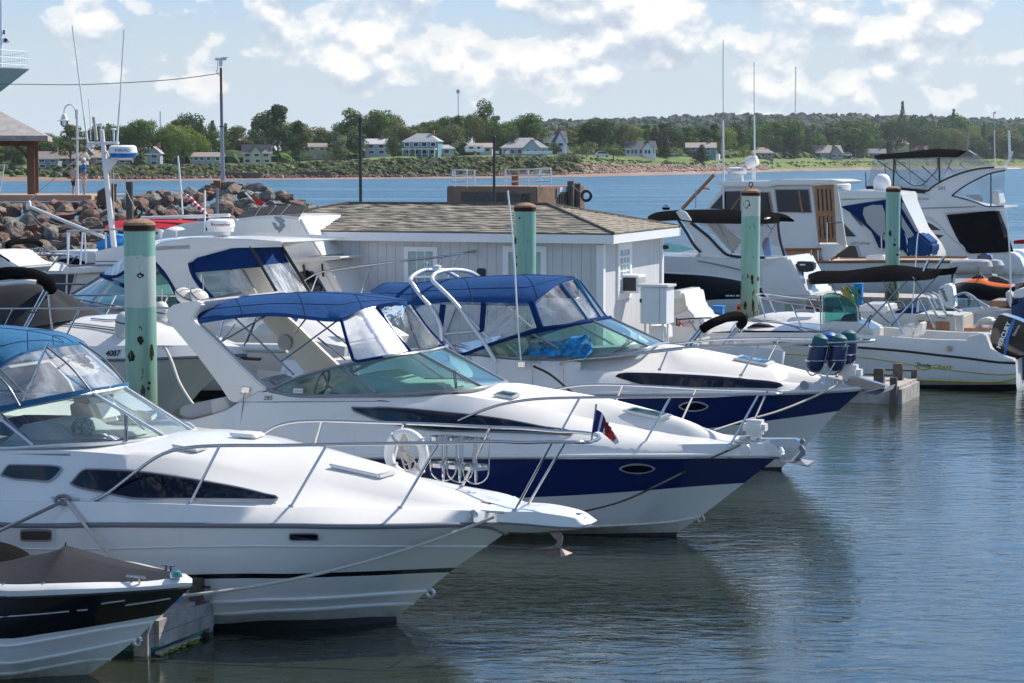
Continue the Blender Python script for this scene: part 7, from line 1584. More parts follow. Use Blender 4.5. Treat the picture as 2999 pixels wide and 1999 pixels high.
# rubble core under the boulders
V = []; xs = list(range(-120,780,30))
for d,f in [(100,-.12)]+lay+[(150,.9),(158,-.4)]:
    for x in xs:
        ty = top_y(min(max(x,-40),750)); yb = 600 if x < 480 else np.interp(x,[480,750],[600,520]); yy = yb+(ty-yb)*f+6
        p = at_d(*P_([(x,yy)])[0],d); 
        if f < -.1 and d > 150: p.z = -1
        V.append((p.x,p.y,p.z-.75))
n = len(xs); Fc = [(r*n+i,r*n+i+1,(r+1)*n+i+1,(r+1)*n+i) for r in range(10) for i in range(n-1)]
tag(mkobj('breakwater_core',V,Fc,mat('dark_rubble',(.035,.028,.024),.95,var=(.6,.4),bump=(2,1,.3)),None,True),kind='structure')

DP = 146.0
F = Fr('promenade_wall','low tan concrete promenade wall above the boulders at the left','wall',at_d(*E1([(0,1130)])[0],DP),0)
pr('wall',F,E1,[(-1200,1060),(1048,1062),(1050,1128),(-1200,1132)],0,2.5,'sand',.05); pr('wall',F,E1,[(-1200,1145),(990,1140),(1000,1200),(-1200,1205)],.4,1.5,'sand',.05)
pr('kerb_block',F,E1,[(1335,1105),(1590,1105),(1590,1150),(1340,1150)],0,2,'sand',.04); pr('kerb_block',F,E1,[(1620,1108),(1900,1100),(1880,1150),(1610,1155)],0,2,'sand',.04)
V = [at_d(*E1([(x,1075)])[0],d) for d in (DP,DP+14) for x in (-1500,1100)]; zpr = V[0].z-.02
tag(mkobj('promenade',[(V[0].x-10,DP+1.2,zpr),(V[1].x,DP+1.2,zpr),(V[1].x,DP+14,zpr),(V[0].x-10,DP+14,zpr)],[(0,1,2,3)],M['sand'],recalc=False),kind='structure')
# gazebo
gz = at_d(*E1([(360,1055)])[0],DP+3); F = Fr('gazebo','open timber gazebo with a shingled hip roof at the left edge','gazebo',gz,-10)
pe = F.L(*E1([(540,372)])[0],1.2); ph_ = F.L(*E1([(0,105)])[0],-2.2)
zE = F.L(*E1([(380,380)])[0],1.2).z; xr = pe.x; hw_ = 4.6; cx_ = xr-hw_; zR = zE+2.05
rc = [Vector((xr,-1.2,zE)),Vector((xr,2*hw_-1.2,zE)),Vector((cx_-hw_,2*hw_-1.2,zE)),Vector((cx_-hw_,-1.2,zE)),Vector((cx_,hw_-1.2,0))]
slope = (F.L(*E1([(0,100)])[0],0).z-zE)/(xr-F.L(0,E1([(0,100)])[0][1],0).x); rc[4].z = zE+slope*hw_*1.0
M['shing2'] = mat('grey_shingle',(.36,.33,.32),.9,var=(2.2,.2),bump=(9,.6,.03))
mkobj('roof',rc,[(3,0,4),(0,1,4),(1,2,4),(2,3,4)],M['shing2'],F)
M['greyw'] = mat('grey_weathered_wood',(.36,.31,.27),.85,var=(3,.25)); M['brownw'] = mat('brown_timber',(.13,.065,.035),.8,var=(4,.3))
boxes('fascia',F,[((cx_,-1.2,zE-.17),(2*hw_,.08,.36)),((cx_,2*hw_-1.2,zE-.17),(2*hw_,.08,.36))],M['greyw']); boxes('fascia',F,[((xr,hw_-1.2,zE-.17),(.08,2*hw_+.08,.357)),((cx_-hw_,hw_-1.2,zE-.17),(.08,2*hw_+.08,.357))],M['greyw'])
for dx,dy in ((0,0),(0,2*hw_-2.8),(-2*hw_+2.4,0),(-2*hw_+2.4,2*hw_-2.8)):
    box('post',F,(dx,dy,(zE-.3)/2),(.5,.5,zE-.3),M['brownw'],bevel=.02); 
boxes('beam',F,[((cx_-.2,0,zE-.5),(2*hw_-2.0,.3,.35))],M['brownw']); prism('brace',F,[(-.2,-.1,zE-1.7),(-.25,-.1,zE-1.2),(-.9,-.1,zE-.55),(-1.3,-.1,zE-.55),(-.6,-.1,zE-1.1)],M['brownw'],.2)
# street lamp
lp = at_d(*E1([(887,1052)])[0],DP+1.0); F = Fr('street_lamp','white gooseneck street lamp with a caged lantern on the promenade','street lamp',lp,0)
tb('post',F,E1,[(886,1052),(886,700),(884,80)],[.085,.08,.075],'gel',10); tb('arm',F,E1,[(868,190),(868,100),(840,40),(800,20),(760,38),(738,80),(735,118)],.045,'gel',8)
lathe('base',F,[(.13,-.05),(.13,.8),(.1,1.0),(.08,1.05),(0,1.05)],(F.L(*E1([(886,1052)])[0]).x,0,0),M['gel'],14)
tb('crossbar',F,E1,[(822,415),(952,415)],.045,'gel',8); lo_ = F.L(*E1([(738,200)])[0])
lathe('lamp_hood',F,[(0,.42),(.1,.4),(.18,.28),(.24,.1),(.26,.02),(.47,-.03),(.47,-.06),(.22,-.05)],lo_,M['gel'],20); lathe('lamp_glass',F,[(.2,-.04),(.22,-.2),(.15,-.38),(0,-.42)],lo_,M['glass'],16)
for a in range(4): t = a*math.pi/4; tube('cage',F,[lo_+Vector((.24*math.cos(t),.24*math.sin(t),-.05)),lo_+Vector((.25*math.cos(t),.25*math.sin(t),-.25)),lo_+Vector((0,0,-.47)),lo_-Vector((.25*math.cos(t),.25*math.sin(t),.25)),lo_-Vector((.24*math.cos(t),.24*math.sin(t),.05))],.02,M['greyt'],5)
# sign panel, dark post, camera pole
F = Fr('sign_board','slanted dark wooden sign board back on the breakwater right of the mast','sign',at_d(*E1([(1220,1170)])[0],136),0)
pr('board',F,E1,[(1118,1022),(1290,935),(1330,940),(1330,1172),(1105,1180)],0,.35,'brownw'); pr('top_trim',F,E1,[(1112,1018),(1290,925),(1342,932),(1342,945),(1292,940),(1120,1032)],.05,.45,'trim')
F = Fr('timber_pile','thick dark timber pile standing on the breakwater beside the sign board','post',at_d(*E1([(1485,1350)])[0],112),0); lathe('pile',F,[(.86,-1),(.84,9.9),(.78,10.05),(0,10.1)],(0,0,0),M['timberd'],14) if 0 else tb('pile',F,E1,[(1490,1345),(1487,908)],.19,'timberd',14)
F = Fr('camera_pole','tall grey and rust pole carrying a surveillance camera head on the breakwater','pole',at_d(*C1([(1533,1270)])[0],142),0)
tb('pole',F,C1,[(1535,1270),(1527,870)],[.15,.12],'greyt',12); M['rustp'] = mat('rusty_pole',(.22,.09,.05),.8,var=(6,.4)); tb('pole',F,C1,[(1527,870),(1523,640)],.10,'trim',10); tb('upper_pole',F,C1,[(1523,640),(1521,465)],.085,'rustp',10)
c_ = F.L(*C1([(1520,405)])[0]); box('camera_head',F,c_,(.80,.3,.17),M['pad'],bevel=.06); box('camera_neck',F,c_-Vector((0,0,.28)),(.22,.2,.42),M['pad'],bevel=.05); box('camera_hood',F,c_+Vector((.3,0,.1)),(.45,.34,.03),M['pad']); tb('conduit',F,C1,[(1500,410),(1500,460),(1492,490),(1510,520)],.02,'trim',5)
boxes('collar',F,[(F.L(*C1([(1525,870)])[0]),(.27,.27,.08))],M['ink'])
F = Fr('red_bollard','rusty red bollard box at the foot of the camera pole','bollard',at_d(*C1([(1490,1298)])[0],140),0); pr('body',F,C1,[(1468,1240),(1515,1242),(1516,1300),(1470,1298)],0,1.0,'rustp',.02); pr('arm',F,C1,[(1448,1262),(1470,1262),(1470,1280),(1448,1280)],-.2,.4,'rustp')
pw = [at_d(*C1([p])[0],d) for p,d in (((-200,578),146),((80,578),146),((500,582),145),((900,566),144),((1200,545),143),((1400,520),142.5),((1515,502),142))]
g = tube_geo(pw,.028,6,60); tag(mkobj('overhead_cable',g[0],g[1],M['trim'],None,True,recalc=False),'twisted overhead cable running from the camera pole to the left edge','cable')
for lab,C_,q,d,r in (('tall thin black pole rising from behind the boathouse roof, left one',C2,[(722,960),(716,348)],62,.047),('tall thin black pole rising in front of the concrete pier block',C2,[(1637,950),(1639,480)],62,.04)):
    F = Fr('black_pole',lab,'pole',at_d(*C_([q[0]])[0],d),0); F.o.location.z = 0; F.org.z = 0
    a,b_ = F.L(*C_([q[0]])[0]),F.L(*C_([q[1]])[0]); tube('pole',F,[(a.x,0,-1),tuple(b_)],r,mat('tarred_pole',(.03,.04,.04),.6),10); lathe('cap',F,[(r*1.15,-.1),(r*1.15,.05),(0,.1)],b_,M['ink'],10)
# pier block
F = Fr('pier_block','rust brown concrete pier block with steel rails, a tyre and timber fenders','pier',at_d(*E3([(1380,560)])[0],128),30); F.o.location.z = 0; F.org.z = 0
a = F.L(*E3([(1380,325)])[0],0); bL = F.L(*E3([(245,345)])[0],0); zt = a.z
eR = F.uat(*E3([(1800,318)])[0],a.x); dep = min(max(eR.y,6),16)
box('block',F,((a.x+bL.x)/2,dep/2,(zt-1.5)/2),(a.x-bL.x,dep,zt+1.5),M['conc'],bevel=.07)
boxes('recess',F,[((a.x-1.6,-.02,zt-1.3),(2.2,.1,1.8)),((bL.x+2.6,-.02,zt-1.3),(3.0,.1,1.9))],M['timberd'])
def P(C_,p,w=0): return F.L(*C_([p])[0],w)
for nm,w_,q in (('rail',.0,((310,120),(505,112))),('rail',0,((310,190),(505,185))),('rail',0,((310,262),(505,258))),('rail',-1,((310,120),(605,120))),('rail',-1,((310,195),(605,195))),('rail',-1,((310,268),(605,265))),
                  ('rail',-1,((975,112),(1550,105))),('rail',-1,((975,188),(1550,178))),('rail',-1,((975,262),(1550,255)))): tube(nm,F,[P(E3,q[0],w_),P(E3,q[1],w_)],.035,M['alu'],8)
for q in (((1358,105),(1555,98)),((1360,183),(1560,176)),((1362,258),(1558,250))): tube('rail',F,[P(E3,q[0],.0),P(E3,q[1],.0)],.05,M['gel'],8)
for x_,w_ in ((322,-1),(350,0),(500,0),(597,-1),(985,-1),(1272,-1),(1412,-.5),(1425,0),(1555,0)): tube('rail_post',F,[P(E3,(x_,330),w_),P(E3,(x_,112),w_)],.05,M['alu'],8)
tube('bollard',F,[P(E3,(1107,310),-2),P(E3,(1107,150),-2)],.22,M['rustp'],14); tube('bollard_cap',F,[P(E3,(1107,165),-2),P(E3,(1107,130),-2)],.26,M['conc'],14)
for x0,x1,y0 in ((1762,1840,250),(1840,1935,280)): tube('timber_fender',F,[F.uat(*E3([((x0+x1)/2,y0)])[0],a.x+.3),F.uat(*E3([((x0+x1)/2,600)])[0],a.x+.15)],.2,M['timberd'],10)
boxes('sign_plate',F,[(F.uat(*E3([(1725,362)])[0],a.x+.03),(.06,1.2,.28))],M['pad']); boxes('dark_panel',F,[(F.uat(*E3([(1645,400)])[0],a.x+.03),(.06,.4,.5))],M['trim'])
for x_ in (1665,1695,1730,1765): tube('ladder_bar',F,[F.uat(*E3([(x_,420)])[0],a.x+.1),F.uat(*E3([(x_,540)])[0],a.x+.1)],.035,M['ink'],6)
tp = at_d(*E3([(2000,440)])[0],124); T_ = Fr('tyre_fender','black tyre hanging at the right end of the concrete pier block','tyre',tp,20)
g = tube_geo([(.27*math.cos(t),0,.27*math.sin(t)) for t in [2*math.pi*k/24 for k in range(25)]],.085,12,50,closed=True); mkobj('tyre',g[0],g[1],M['blackr'],T_,True,recalc=False); tube('chain',T_,[(-.27,0,.12),(-.9,.1,.55)],.03,M['trim'],6)

# ship's bow, upper left
F = Fr('ship_bow','grey bow and railing of a large ship reaching in from the upper left edge','ship',at_d(*C1([(0,630)])[0],170),0)
M['shipg'] = mat('ship_grey',(.34,.37,.36),.5,var=(1,.05)); M['shipw'] = mat('ship_white',(.72,.76,.80),.5)
rows = [F.c(C1([(-500,640,6),(0,632,.0),(4,630,0)])),F.c(C1([(-500,470,9),(0,467,3.5),(120,470,1.4),(203,476,0)])),F.c(C1([(-500,462,9),(0,459,3.5),(120,464,1.4),(203,472,0)]))]
loft('hull',F,rows,[M['shipg']],24,angle=30,smooth=True)
rr = resample(F.c(C1([(-300,470,7),(0,465,3.4),(120,468,1.2),(188,470,0)])),26)
for h_ in (1.5,1.0,.5): tube('rail',F,[Vector((p[0],p[1],rr[0][2]+h_*1.05)) for p in rr],.025,M['shipw'],5,mirror=True)
for k in range(0,26,1): tube('rail_post',F,[tuple(rr[k]),(rr[k][0],rr[k][1],rr[0][2]+1.58)],.022,M['shipw'],5)
tb('mast',F,C1,[(8,460),(6,0),(5,-80)],.10,'shipw',8); tb('mast_arm',F,C1,[(-40,225),(32,232)],.06,'shipw',6); tb('mast_light',F,C1,[(27,235),(27,205)],.09,'navy',8)
fg_ = Fr('ship_flag','small blue and white flag flying from the mast of the large ship','flag',at_d(*C1([(20,280)])[0],170),0); pr('halyard',fg_,C1,[(18,262),(21,262),(21,296),(18,296)],0,.05,'shipw')
pr('cloth',fg_,C1,[(20,262),(45,260),(68,288),(50,296),(22,294)],0,.03,'flagw'); pr('blue_field',fg_,C1,[(27,264),(44,263),(55,275),(35,290),(28,285)],.05,.02,'flagb')

# two people on the promenade
def body(F,name,rad,mt_,H):
    """one continuous skinned figure; joints in metres scaled by standing height"""
    J = rad; me = bpy.data.meshes.new(name); me.from_pydata([tuple(Vector(j[0])*H) for j in J],[(i,j[1]) for i,j in enumerate(J) if j[1] is not None],[])
    o = bpy.data.objects.new(name,me); COL.objects.link(o); o.parent = F.o
    sk = o.modifiers.new('skin','SKIN'); sk.use_smooth_shade = True; ss = o.modifiers.new('sub','SUBSURF'); ss.levels = ss.render_levels = 2
    for v,j in zip(me.skin_vertices[0].data,J): v.radius = (j[2]*H,j[3]*H if len(j) > 3 else j[2]*H)
    me.skin_vertices[0].data[0].use_root = True; me.materials.append(M[mt_])
    dg = bpy.context.evaluated_depsgraph_get(); nm = bpy.data.meshes.new_from_object(o.evaluated_get(dg)); bpy.data.objects.remove(o)
    nm.materials.clear(); nm.materials.append(M[mt_]); o = bpy.data.objects.new(name,nm); COL.objects.link(o); o.parent = F.o; return o
def person(lab,px,H,d,facing,shirt,shorts,hat):
    p = at_d(*E1([(px,1060)])[0],d); F = Fr('person',lab,'person',(p.x,d,zpr),0); F.o.rotation_euler = (0,0,R(facing)); F.M = Matrix.Rotation(R(facing),3,'Z'); F.Mi = F.M.inverted()
    J = [((0,0,.53),None,.062,.085),((0,0,.62),0,.06,.085),((0,.0,.74),1,.065,.1),((0,0,.81),2,.05,.08),((.005,0,.86),3,.03),((.02,0,.895),4,.042),((.015,0,.95),5,.052),((.01,0,.985),6,.035)]
    for s in (1,-1):
        b = len(J); J += [((0,.05*s,.49),0,.055),((.02,.055*s,.29),b,.036),((-.005,.06*s,.06),b+1,.022),((.05,.065*s,.015),b+2,.016)]
        b = len(J); J += [((0,.105*s,.795),3,.034),((-.02,.125*s,.64),b,.026),((.10,.09*s,.57),b+1,.02),((.15,.05*s,.59),b+2,.014)]
    body(F,'body',J,'skin',H)
    body(F,'shirt',[((0,0,.50),None,.073,.098),((0,0,.62),0,.072,.098),((0,0,.74),1,.074,.108),((0,0,.815),2,.05,.08),((0,.115,.79),3,.044),((-.012,.125,.70),4,.038),((0,-.115,.79),3,.044),((-.012,-.125,.70),6,.038)],shirt,H)
    body(F,'shorts',[((0,0,.52),None,.072,.09),((0,.05,.46),0,.06),((.015,.055,.31),1,.052),((0,-.05,.46),0,.06),((.015,-.055,.31),3,.052)],shorts,H)
    lathe('hair' if not hat else 'cap',F,[(.0,.065*H),(.035*H,.055*H),(.055*H,.02*H),(.054*H,-.01*H),(0,-.0)] if hat else [(0,.06*H),(.04*H,.05*H),(.058*H,.01*H),(.052*H,-.04*H),(0,-.04*H)],(.005*H,0,.945*H),M['pad' if hat else 'hair'],14)
    if hat: prism('cap_brim',F,[(.04*H,-.04*H,.95*H),(.1*H,-.03*H,.945*H),(.1*H,.03*H,.945*H),(.04*H,.04*H,.95*H)],M['pad'],direction=Vector((0,0,.01*H)))
    for s in (1,-1): lathe('shoe',F,[(0,.04*H),(.022*H,.03*H),(.028*H,0),(0,0)],(.03*H,.062*s*H,.0),M['ink'],10)
    return F
person('man in a blue shirt, beige shorts and white cap beside the street lamp',970,2.62*.98,DP+2.0,195,'shirtb','shorts',True)
person('dark haired person in a pale top half hidden behind the street lamp post',855,2.15,DP+2.8,60,'shirtp','shortsk',False)
# ================================================================= far shore
HP = HOR*.78426
CXs = [-500,0,314,600,930,1176,1330,1470,1640,1800,2100,2352,2900]
T_ = dict(y0=[416.5,416,415,412.5,410,408,405.5,402.5,398.5,393,388.5,386.5,385],
          bt=[405,405,409,406.5,404,401.5,397,391.5,389.5,387,382,381,381],
          tp=[392,391,393,389,375,370,368,375,377,376,373,373,373],
          bk=[378,378,378,377,359,356,354,359,362,364,365,365,365])
def col(k,px): return float(np.interp(px,CXs,T_[k]))
def dist0(px): return CAM_H*5000/(col('y0',px)-HP)
def zy(py,d): return CAM_H+(HP-py)/5000*d
HX = [-500,900,1150,1240,1300,1440,1560,1700,1850,2000,2200,2352,2900]; HY = [360,356,330,300,294,290,286,279,279,279,284,287,287]
def prof(px):
    d0 = dist0(px); o = [(-14,-1.6),(0,0.0)]
    for k,dd in (('bt',17),('tp',34),('bk',80)): o.append((dd,zy(col(k,px),d0+dd)))
    zb = o[-1][1]; o += [(220,zb+1.5),(620,zb+4)]
    dh = 2600-d0; zh = zy(np.interp(px,HX,HY),2600); o += [(dh,max(zh,zb+5)),(dh+500,max(zh,zb+5)-12)]
    return d0,o
def gz_(px,off):
    d0,o = prof(px); return float(np.interp(off,[a for a,b in o],[b for a,b in o]))
def wpt(px,off,dz=0):
    d = dist0(px)+off; return Vector(((px/.78426-CX)/F_PX*d,d,gz_(px,off)+dz))
cols_ = list(range(-500,2901,34)); offs = [-14,0,6,12,17,22,28,34,50,80,140,220,400,620,900,1200,1600,2000,2500]
rows = []
for o_ in offs:
    r = []
    for px in cols_:
        d0 = dist0(px); lim = 2600-d0; oo = o_ if o_ < 900 else 620+(lim+300-620)*(o_-620)/(2500-620)
        p = wpt(px,oo); j = mn.noise(Vector((px*.03,oo*.05,0))); p.z += j*(.5 if 17 < oo < 60 else .12 if oo <= 17 else 1.5) if oo > 0 else 0; p.y += j*2 if 0 < oo < 40 else 0; r.append(tuple(p))
    rows.append(np.array(r))
M['beach'] = mat('red_brown_mud',(.22,.135,.10),.8,var=(.05,.35)); M['bankm'] = mat('scrubby_bank',(.05,.06,.025),.95,var=(.12,.5),bump=(.6,.8,.6)); M['lawn'] = mat('lawn',(.10,.145,.028),.95,var=(.03,.3)); M['forest_floor'] = mat('forest_floor',(.03,.045,.018),.95,var=(.05,.3))
st = [0,0,0,0,1,1,1,2,2,3,3,3,3,3,3,3,3,3]
V,Fc,mi = gridmesh(rows,st)
# open lawns run down to the beach where the photo shows grass
ncol = len(cols_)-1
for i,f in enumerate(Fc):
    r_,c_ = divmod(i,ncol); px = cols_[c_]
    if r_ in (4,5,6):
        if px < 160 or 1330 < px < 1560 or (1760 < px): mi[i] = 2
        if 1560 <= px <= 1760 and r_ > 4: mi[i] = 2
tag(mkobj('far_shore',V,Fc,[M['beach'],M['bankm'],M['lawn'],M['forest_floor']],None,True,80,mi),kind='structure')

def m_leaf(name,c1,c2,hue=.0):
    m = bpy.data.materials.new(name); m.use_nodes = True; t = NT(m.node_tree)
    tc = t.n('TexCoord').outputs['Object']; rn = t.n('ObjectInfo').outputs['Random']
    f = t.m('ADD',t.m('MULTIPLY',t.ramp(t.noise(tc,.35,3,.6),[(.35,0),(.65,1)]),.6),t.m('MULTIPLY',rn,.4))
    c = t.mix(f,c1,c2)
    b = t.n('BsdfPrincipled',i_Roughness=.75); b.inputs['Specular IOR Level'].default_value = .25; t.link(c,b.inputs[0])
    tl = t.n('BsdfTranslucent'); t.link(c,tl.inputs[0]); mx = t.n('MixShader',i_0=.25); t.link(b.outputs[0],mx.inputs[1]); t.link(tl.outputs[0],mx.inputs[2])
    t.link(mx.outputs[0],t.n('OutputMaterial').inputs[0]); return m
LF = {'green': m_leaf('mid_green_leaves',(.075,.14,.030),(.13,.20,.042)),'dark': m_leaf('dark_green_leaves',(.045,.085,.030),(.075,.125,.042)),'lime': m_leaf('yellow_green_leaves',(.17,.24,.035),(.30,.33,.05)),
      'maroon': m_leaf('maroon_leaves',(.06,.03,.025),(.09,.045,.03)),'olive': m_leaf('olive_leaves',(.12,.14,.045),(.18,.19,.07)),'pale': m_leaf('pale_willow_leaves',(.15,.20,.10),(.22,.27,.13))}
M['bark'] = mat('bark',(.10,.075,.055),.9)
def crown(seed,kind,n=1300):
    """unit tree: height 1, leaves as many small faces gathered in clumps"""
    rnd = random.Random(seed); V,Fc = [],[]
    lob = []
    if kind == 'round':
        lob.append((Vector((0,0,.62)),.30))
        for k in range(11):
            a = rnd.uniform(0,6.28); e = rnd.uniform(-1.0,1.1); c = Vector((math.cos(a)*math.cos(e)*.25,math.sin(a)*math.cos(e)*.25,.54+.30*math.sin(e))); lob.append((c,rnd.uniform(.11,.19)))
    elif kind == 'tall':
        for k in range(13):
            z = .18+.74*k/12; r = .20*math.sin(math.pi*min(1,(z-.1)/.95))**.8; a = rnd.uniform(0,6.28); lob.append((Vector((math.cos(a)*r*.7,math.sin(a)*r*.7,z)),rnd.uniform(.09,.15)))
    elif kind == 'pine':
        for k in range(16):
            z = .35+.6*rnd.random(); r = rnd.uniform(.05,.30)*(1.15-z*.6); a = rnd.uniform(0,6.28); lob.append((Vector((math.cos(a)*r,math.sin(a)*r,z)),rnd.uniform(.05,.12)))
    elif kind == 'bush':
        for k in range(8):
            a = rnd.uniform(0,6.28); r = rnd.uniform(.1,.5); lob.append((Vector((math.cos(a)*r,math.sin(a)*r,rnd.uniform(.25,.65))),rnd.uniform(.2,.34)))
    elif kind == 'spruce':
        for k in range(14):
            z = .12+.86*k/13; r = .19*(1-z)+.01
            for q in range(3): a = rnd.uniform(0,6.28); lob.append((Vector((math.cos(a)*r*.6,math.sin(a)*r*.6,z)),.035+r*.45))
    tot = sum(r**2 for c,r in lob)
    for c,r in lob:
        for k in range(int(n*r**2/tot)):
            d = Vector((rnd.gauss(0,1),rnd.gauss(0,1),rnd.gauss(0,1))).normalized(); rr = r*rnd.uniform(.55,1.08)**.6
            p = c+Vector((d.x*rr,d.y*rr,d.z*rr*.85)); s = rnd.uniform(.012,.026)*(1.5 if kind == 'bush' else 1)
            nrm = (d+Vector((rnd.gauss(0,.45),rnd.gauss(0,.45),rnd.gauss(0,.45)))).normalized(); u = nrm.orthogonal().normalized(); u.rotate(Matrix.Rotation(rnd.uniform(0,6.28),3,nrm)); v = nrm.cross(u)
            b = len(V); V += [p+u*s,p+v*s*.8,p-u*s*rnd.uniform(.5,1),p-v*s*.8]; Fc.append((b,b+1,b+2,b+3))
    me = bpy.data.meshes.new('crown'); me.from_pydata([tuple(v) for v in V],[],Fc); return me
def trunkm(seed,kind):
    rnd = random.Random(seed); g = [tube_geo([(0,0,-.03),(.005,.004,.25),(.0,.01,.6 if kind != 'spruce' else .95)],[.022,.016,.005],7)]
    for k in range(0 if kind == 'spruce' else 5):
        a = rnd.uniform(0,6.28); z = rnd.uniform(.22,.42); g.append(tube_geo([(0,0,z),(math.cos(a)*.1,math.sin(a)*.1,z+.12),(math.cos(a)*.2,math.sin(a)*.2,z+.26)],[.010,.007,.003],5))
    V,Fc = join_geo(g); me = bpy.data.meshes.new('trunk'); me.from_pydata([tuple(v) for v in V],[],Fc); me.materials.append(M['bark']); return me
CR = {}
for kd,nv in (('round',4),('tall',2),('pine',2),('bush',2),('spruce',1)):
    for q in range(nv):
        me = crown(50+q*7+len(kd),kd,2600 if kd != 'bush' else 900); tk = trunkm(q,kd)
        for cn,m_ in LF.items():
            m2 = me.copy(); m2.materials.append(m_); CR[kd,q,cn] = (m2,tk)
NV = {'round': 4,'tall': 2,'pine': 2,'bush': 2,'spruce': 1}
random.seed(33)
def tree(px,off,top,wid,kind,cn,lab,group=None,zb=None,cat='tree'):
    """px, top and width in P pixels; the height and spread follow from the distance"""
    b = wpt(px,off); d = b.y; zt = zy(top,d); h = max(2.5,zt-b.z); w = wid/5000*d
    sp = {'round': .66,'tall': .46,'pine': .56,'bush': 1.35,'spruce': .40}[kind]
    me,tk = CR[kind,random.randrange(NV[kind]),cn]
    e = bpy.data.objects.new('tree' if cat == 'tree' else 'bush',None); COL.objects.link(e); e.location = b; e.rotation_euler = (0,0,random.uniform(0,6.28)); e.scale = (w/sp,w/sp,h/(.86 if kind != 'bush' else .93))
    tag(e,lab,cat,group)
    for nm,m_ in (('crown',me),('trunk',tk)):
        o = bpy.data.objects.new(nm,m_); COL.objects.link(o); o.parent = e
    return e
ORD = ['first','second','third','fourth','fifth','sixth','seventh','eighth','ninth','tenth','eleventh','twelfth','thirteenth','fourteenth','fifteenth','sixteenth','seventeenth','eighteenth','nineteenth','twentieth']
def ordw(n): return ORD[n] if n < 20 else (['twenty','thirty','forty','fifty','sixty','seventy','eighty','ninety'][(n+1)//10-2]+('-'+ORD[(n+1) % 10-1] if (n+1) % 10 else 'th'))
SKX = [-60,60,110,150,200,235,280,330,400,430,487,530,575,610,634,670,700,727,750,764,807,850,887,910,938,971,1022,1060,1105,1155,1180,1205,1240,1260,1290,1330,1361,1400,1436,1470,1512,1568,1640,1700,1760,1802,1860,1900,1952,2000,2040,2068,2110,2185,2230,2290,2352,2450]
SKY_ = [312,306,304,305,294,287,290,275,285,266,284,292,295,272,260,275,291,300,300,287,268,258,256,268,290,279,267,266,252,274,268,264,284,300,292,284,275,282,284,296,283,291,290,284,285,279,300,288,277,292,280,262,282,276,285,292,288,290]
HOUSES = [  # label, x0, x1, base, eave, ridge, roof, wall, roof colour, offset, windows, storeys
 ('grey blue house with brown roof at the left beyond the gazebo post',87,138,387,363,347,'side',(.24,.27,.31),(.26,.21,.18),46,4,2),
 ('brown roofed house behind the street lamp post',136,184,386,362,347,'side',(.30,.31,.32),(.27,.21,.18),50,4,2),
 ('narrow cream gabled house end just right of the street lamp post',180,196,387,364,343,'front',(.55,.52,.42),(.3,.26,.22),52,2,2),
 ('teal gabled house left of the radar mast',190,218,380,355,337,'front',(.12,.24,.25),(.22,.22,.22),62,3,2),
 ('tan house with grey base partly behind the radar mast',215,250,381,360,345,'side',(.35,.32,.26),(.36,.28,.20),60,2,2),
 ('grey house right under the blue bottomed radar dome',262,304,387,365,350,'side',(.22,.23,.24),(.18,.17,.17),50,3,2),
 ('blue grey gabled house among trees left of the yellow green trees',339,371,382,352,336,'front',(.28,.32,.38),(.34,.32,.30),58,2,2),
 ('long low house with brown roof just left of the camera pole',442,510,371,358,349,'side',(.34,.36,.36),(.30,.24,.20),66,4,1),
 ('pale yellow house with brown roof and gabled front',559,626,376,350,331,'both',(.56,.54,.36),(.24,.19,.16),60,6,2),
 ('brown roofed house peeping over the round bushes',711,752,348,336,328,'side',(.35,.33,.3),(.28,.22,.18),90,2,1),
 ('pale blue house with light grey roof left of the big teal house',841,892,356,330,318,'side',(.42,.48,.54),(.46,.46,.46),84,4,2),
 ('big two storey teal house with grey hip roof',924,1010,358,324,306,'hip',(.12,.27,.31),(.36,.36,.37),78,8,2),
 ('small grey garage joined to the right of the big teal house',1011,1044,356,340,332,'hip',(.42,.42,.44),(.38,.36,.36),76,1,1),
 ('low house with brown roof behind the white camper trailer',1072,1132,352,337,328,'side',(.55,.52,.46),(.40,.31,.24),92,3,1),
 ('wide blue grey bungalow with grey hip roof behind white fences',1148,1260,359,338,316,'hipgable',(.36,.42,.50),(.36,.35,.35),78,6,1),
 ('tall white gabled house with dark side roof behind the wide bungalow',1237,1304,352,326,300,'both',(.72,.75,.80),(.12,.13,.16),100,5,2),
 ('white farmhouse with dark roof standing alone on the green lawn',1433,1508,357,341,323,'both',(.78,.78,.78),(.07,.08,.10),80,7,1),
 ('teal house with pinkish grey roof right of the yellow shrub',1573,1644,357,338,327,'side',(.14,.26,.30),(.36,.28,.27),86,5,2),
 ('low wide brown roofed house right of the tall whip aerial',1723,1776,362,350,338,'hip',(.30,.24,.18),(.32,.26,.22),84,3,1),
 ('grey gabled house with white trim beside parked cars',1868,1937,366,350,333,'both',(.32,.31,.30),(.24,.20,.18),84,4,1),
 ('yellow house with a grey hip roof high among the trees',2022,2087,352,330,311,'hip',(.58,.46,.26),(.40,.36,.34),120,4,2),
 ('long low grey shed left of the clear flybridge enclosure',1980,2032,367,351,341,'side',(.24,.27,.31),(.22,.22,.24),84,3,1),
 ('house with dark red roof left of the flybridge bimini',2078,2126,354,343,333,'both',(.34,.24,.22),(.20,.07,.07),110,2,1)]
cc = {}
def cmat(nm,c,rough=.7):
    k = (nm,)+tuple(c)
    if k not in cc: cc[k] = mat(nm,c,rough,var=(.8,.12))
    return cc[k]
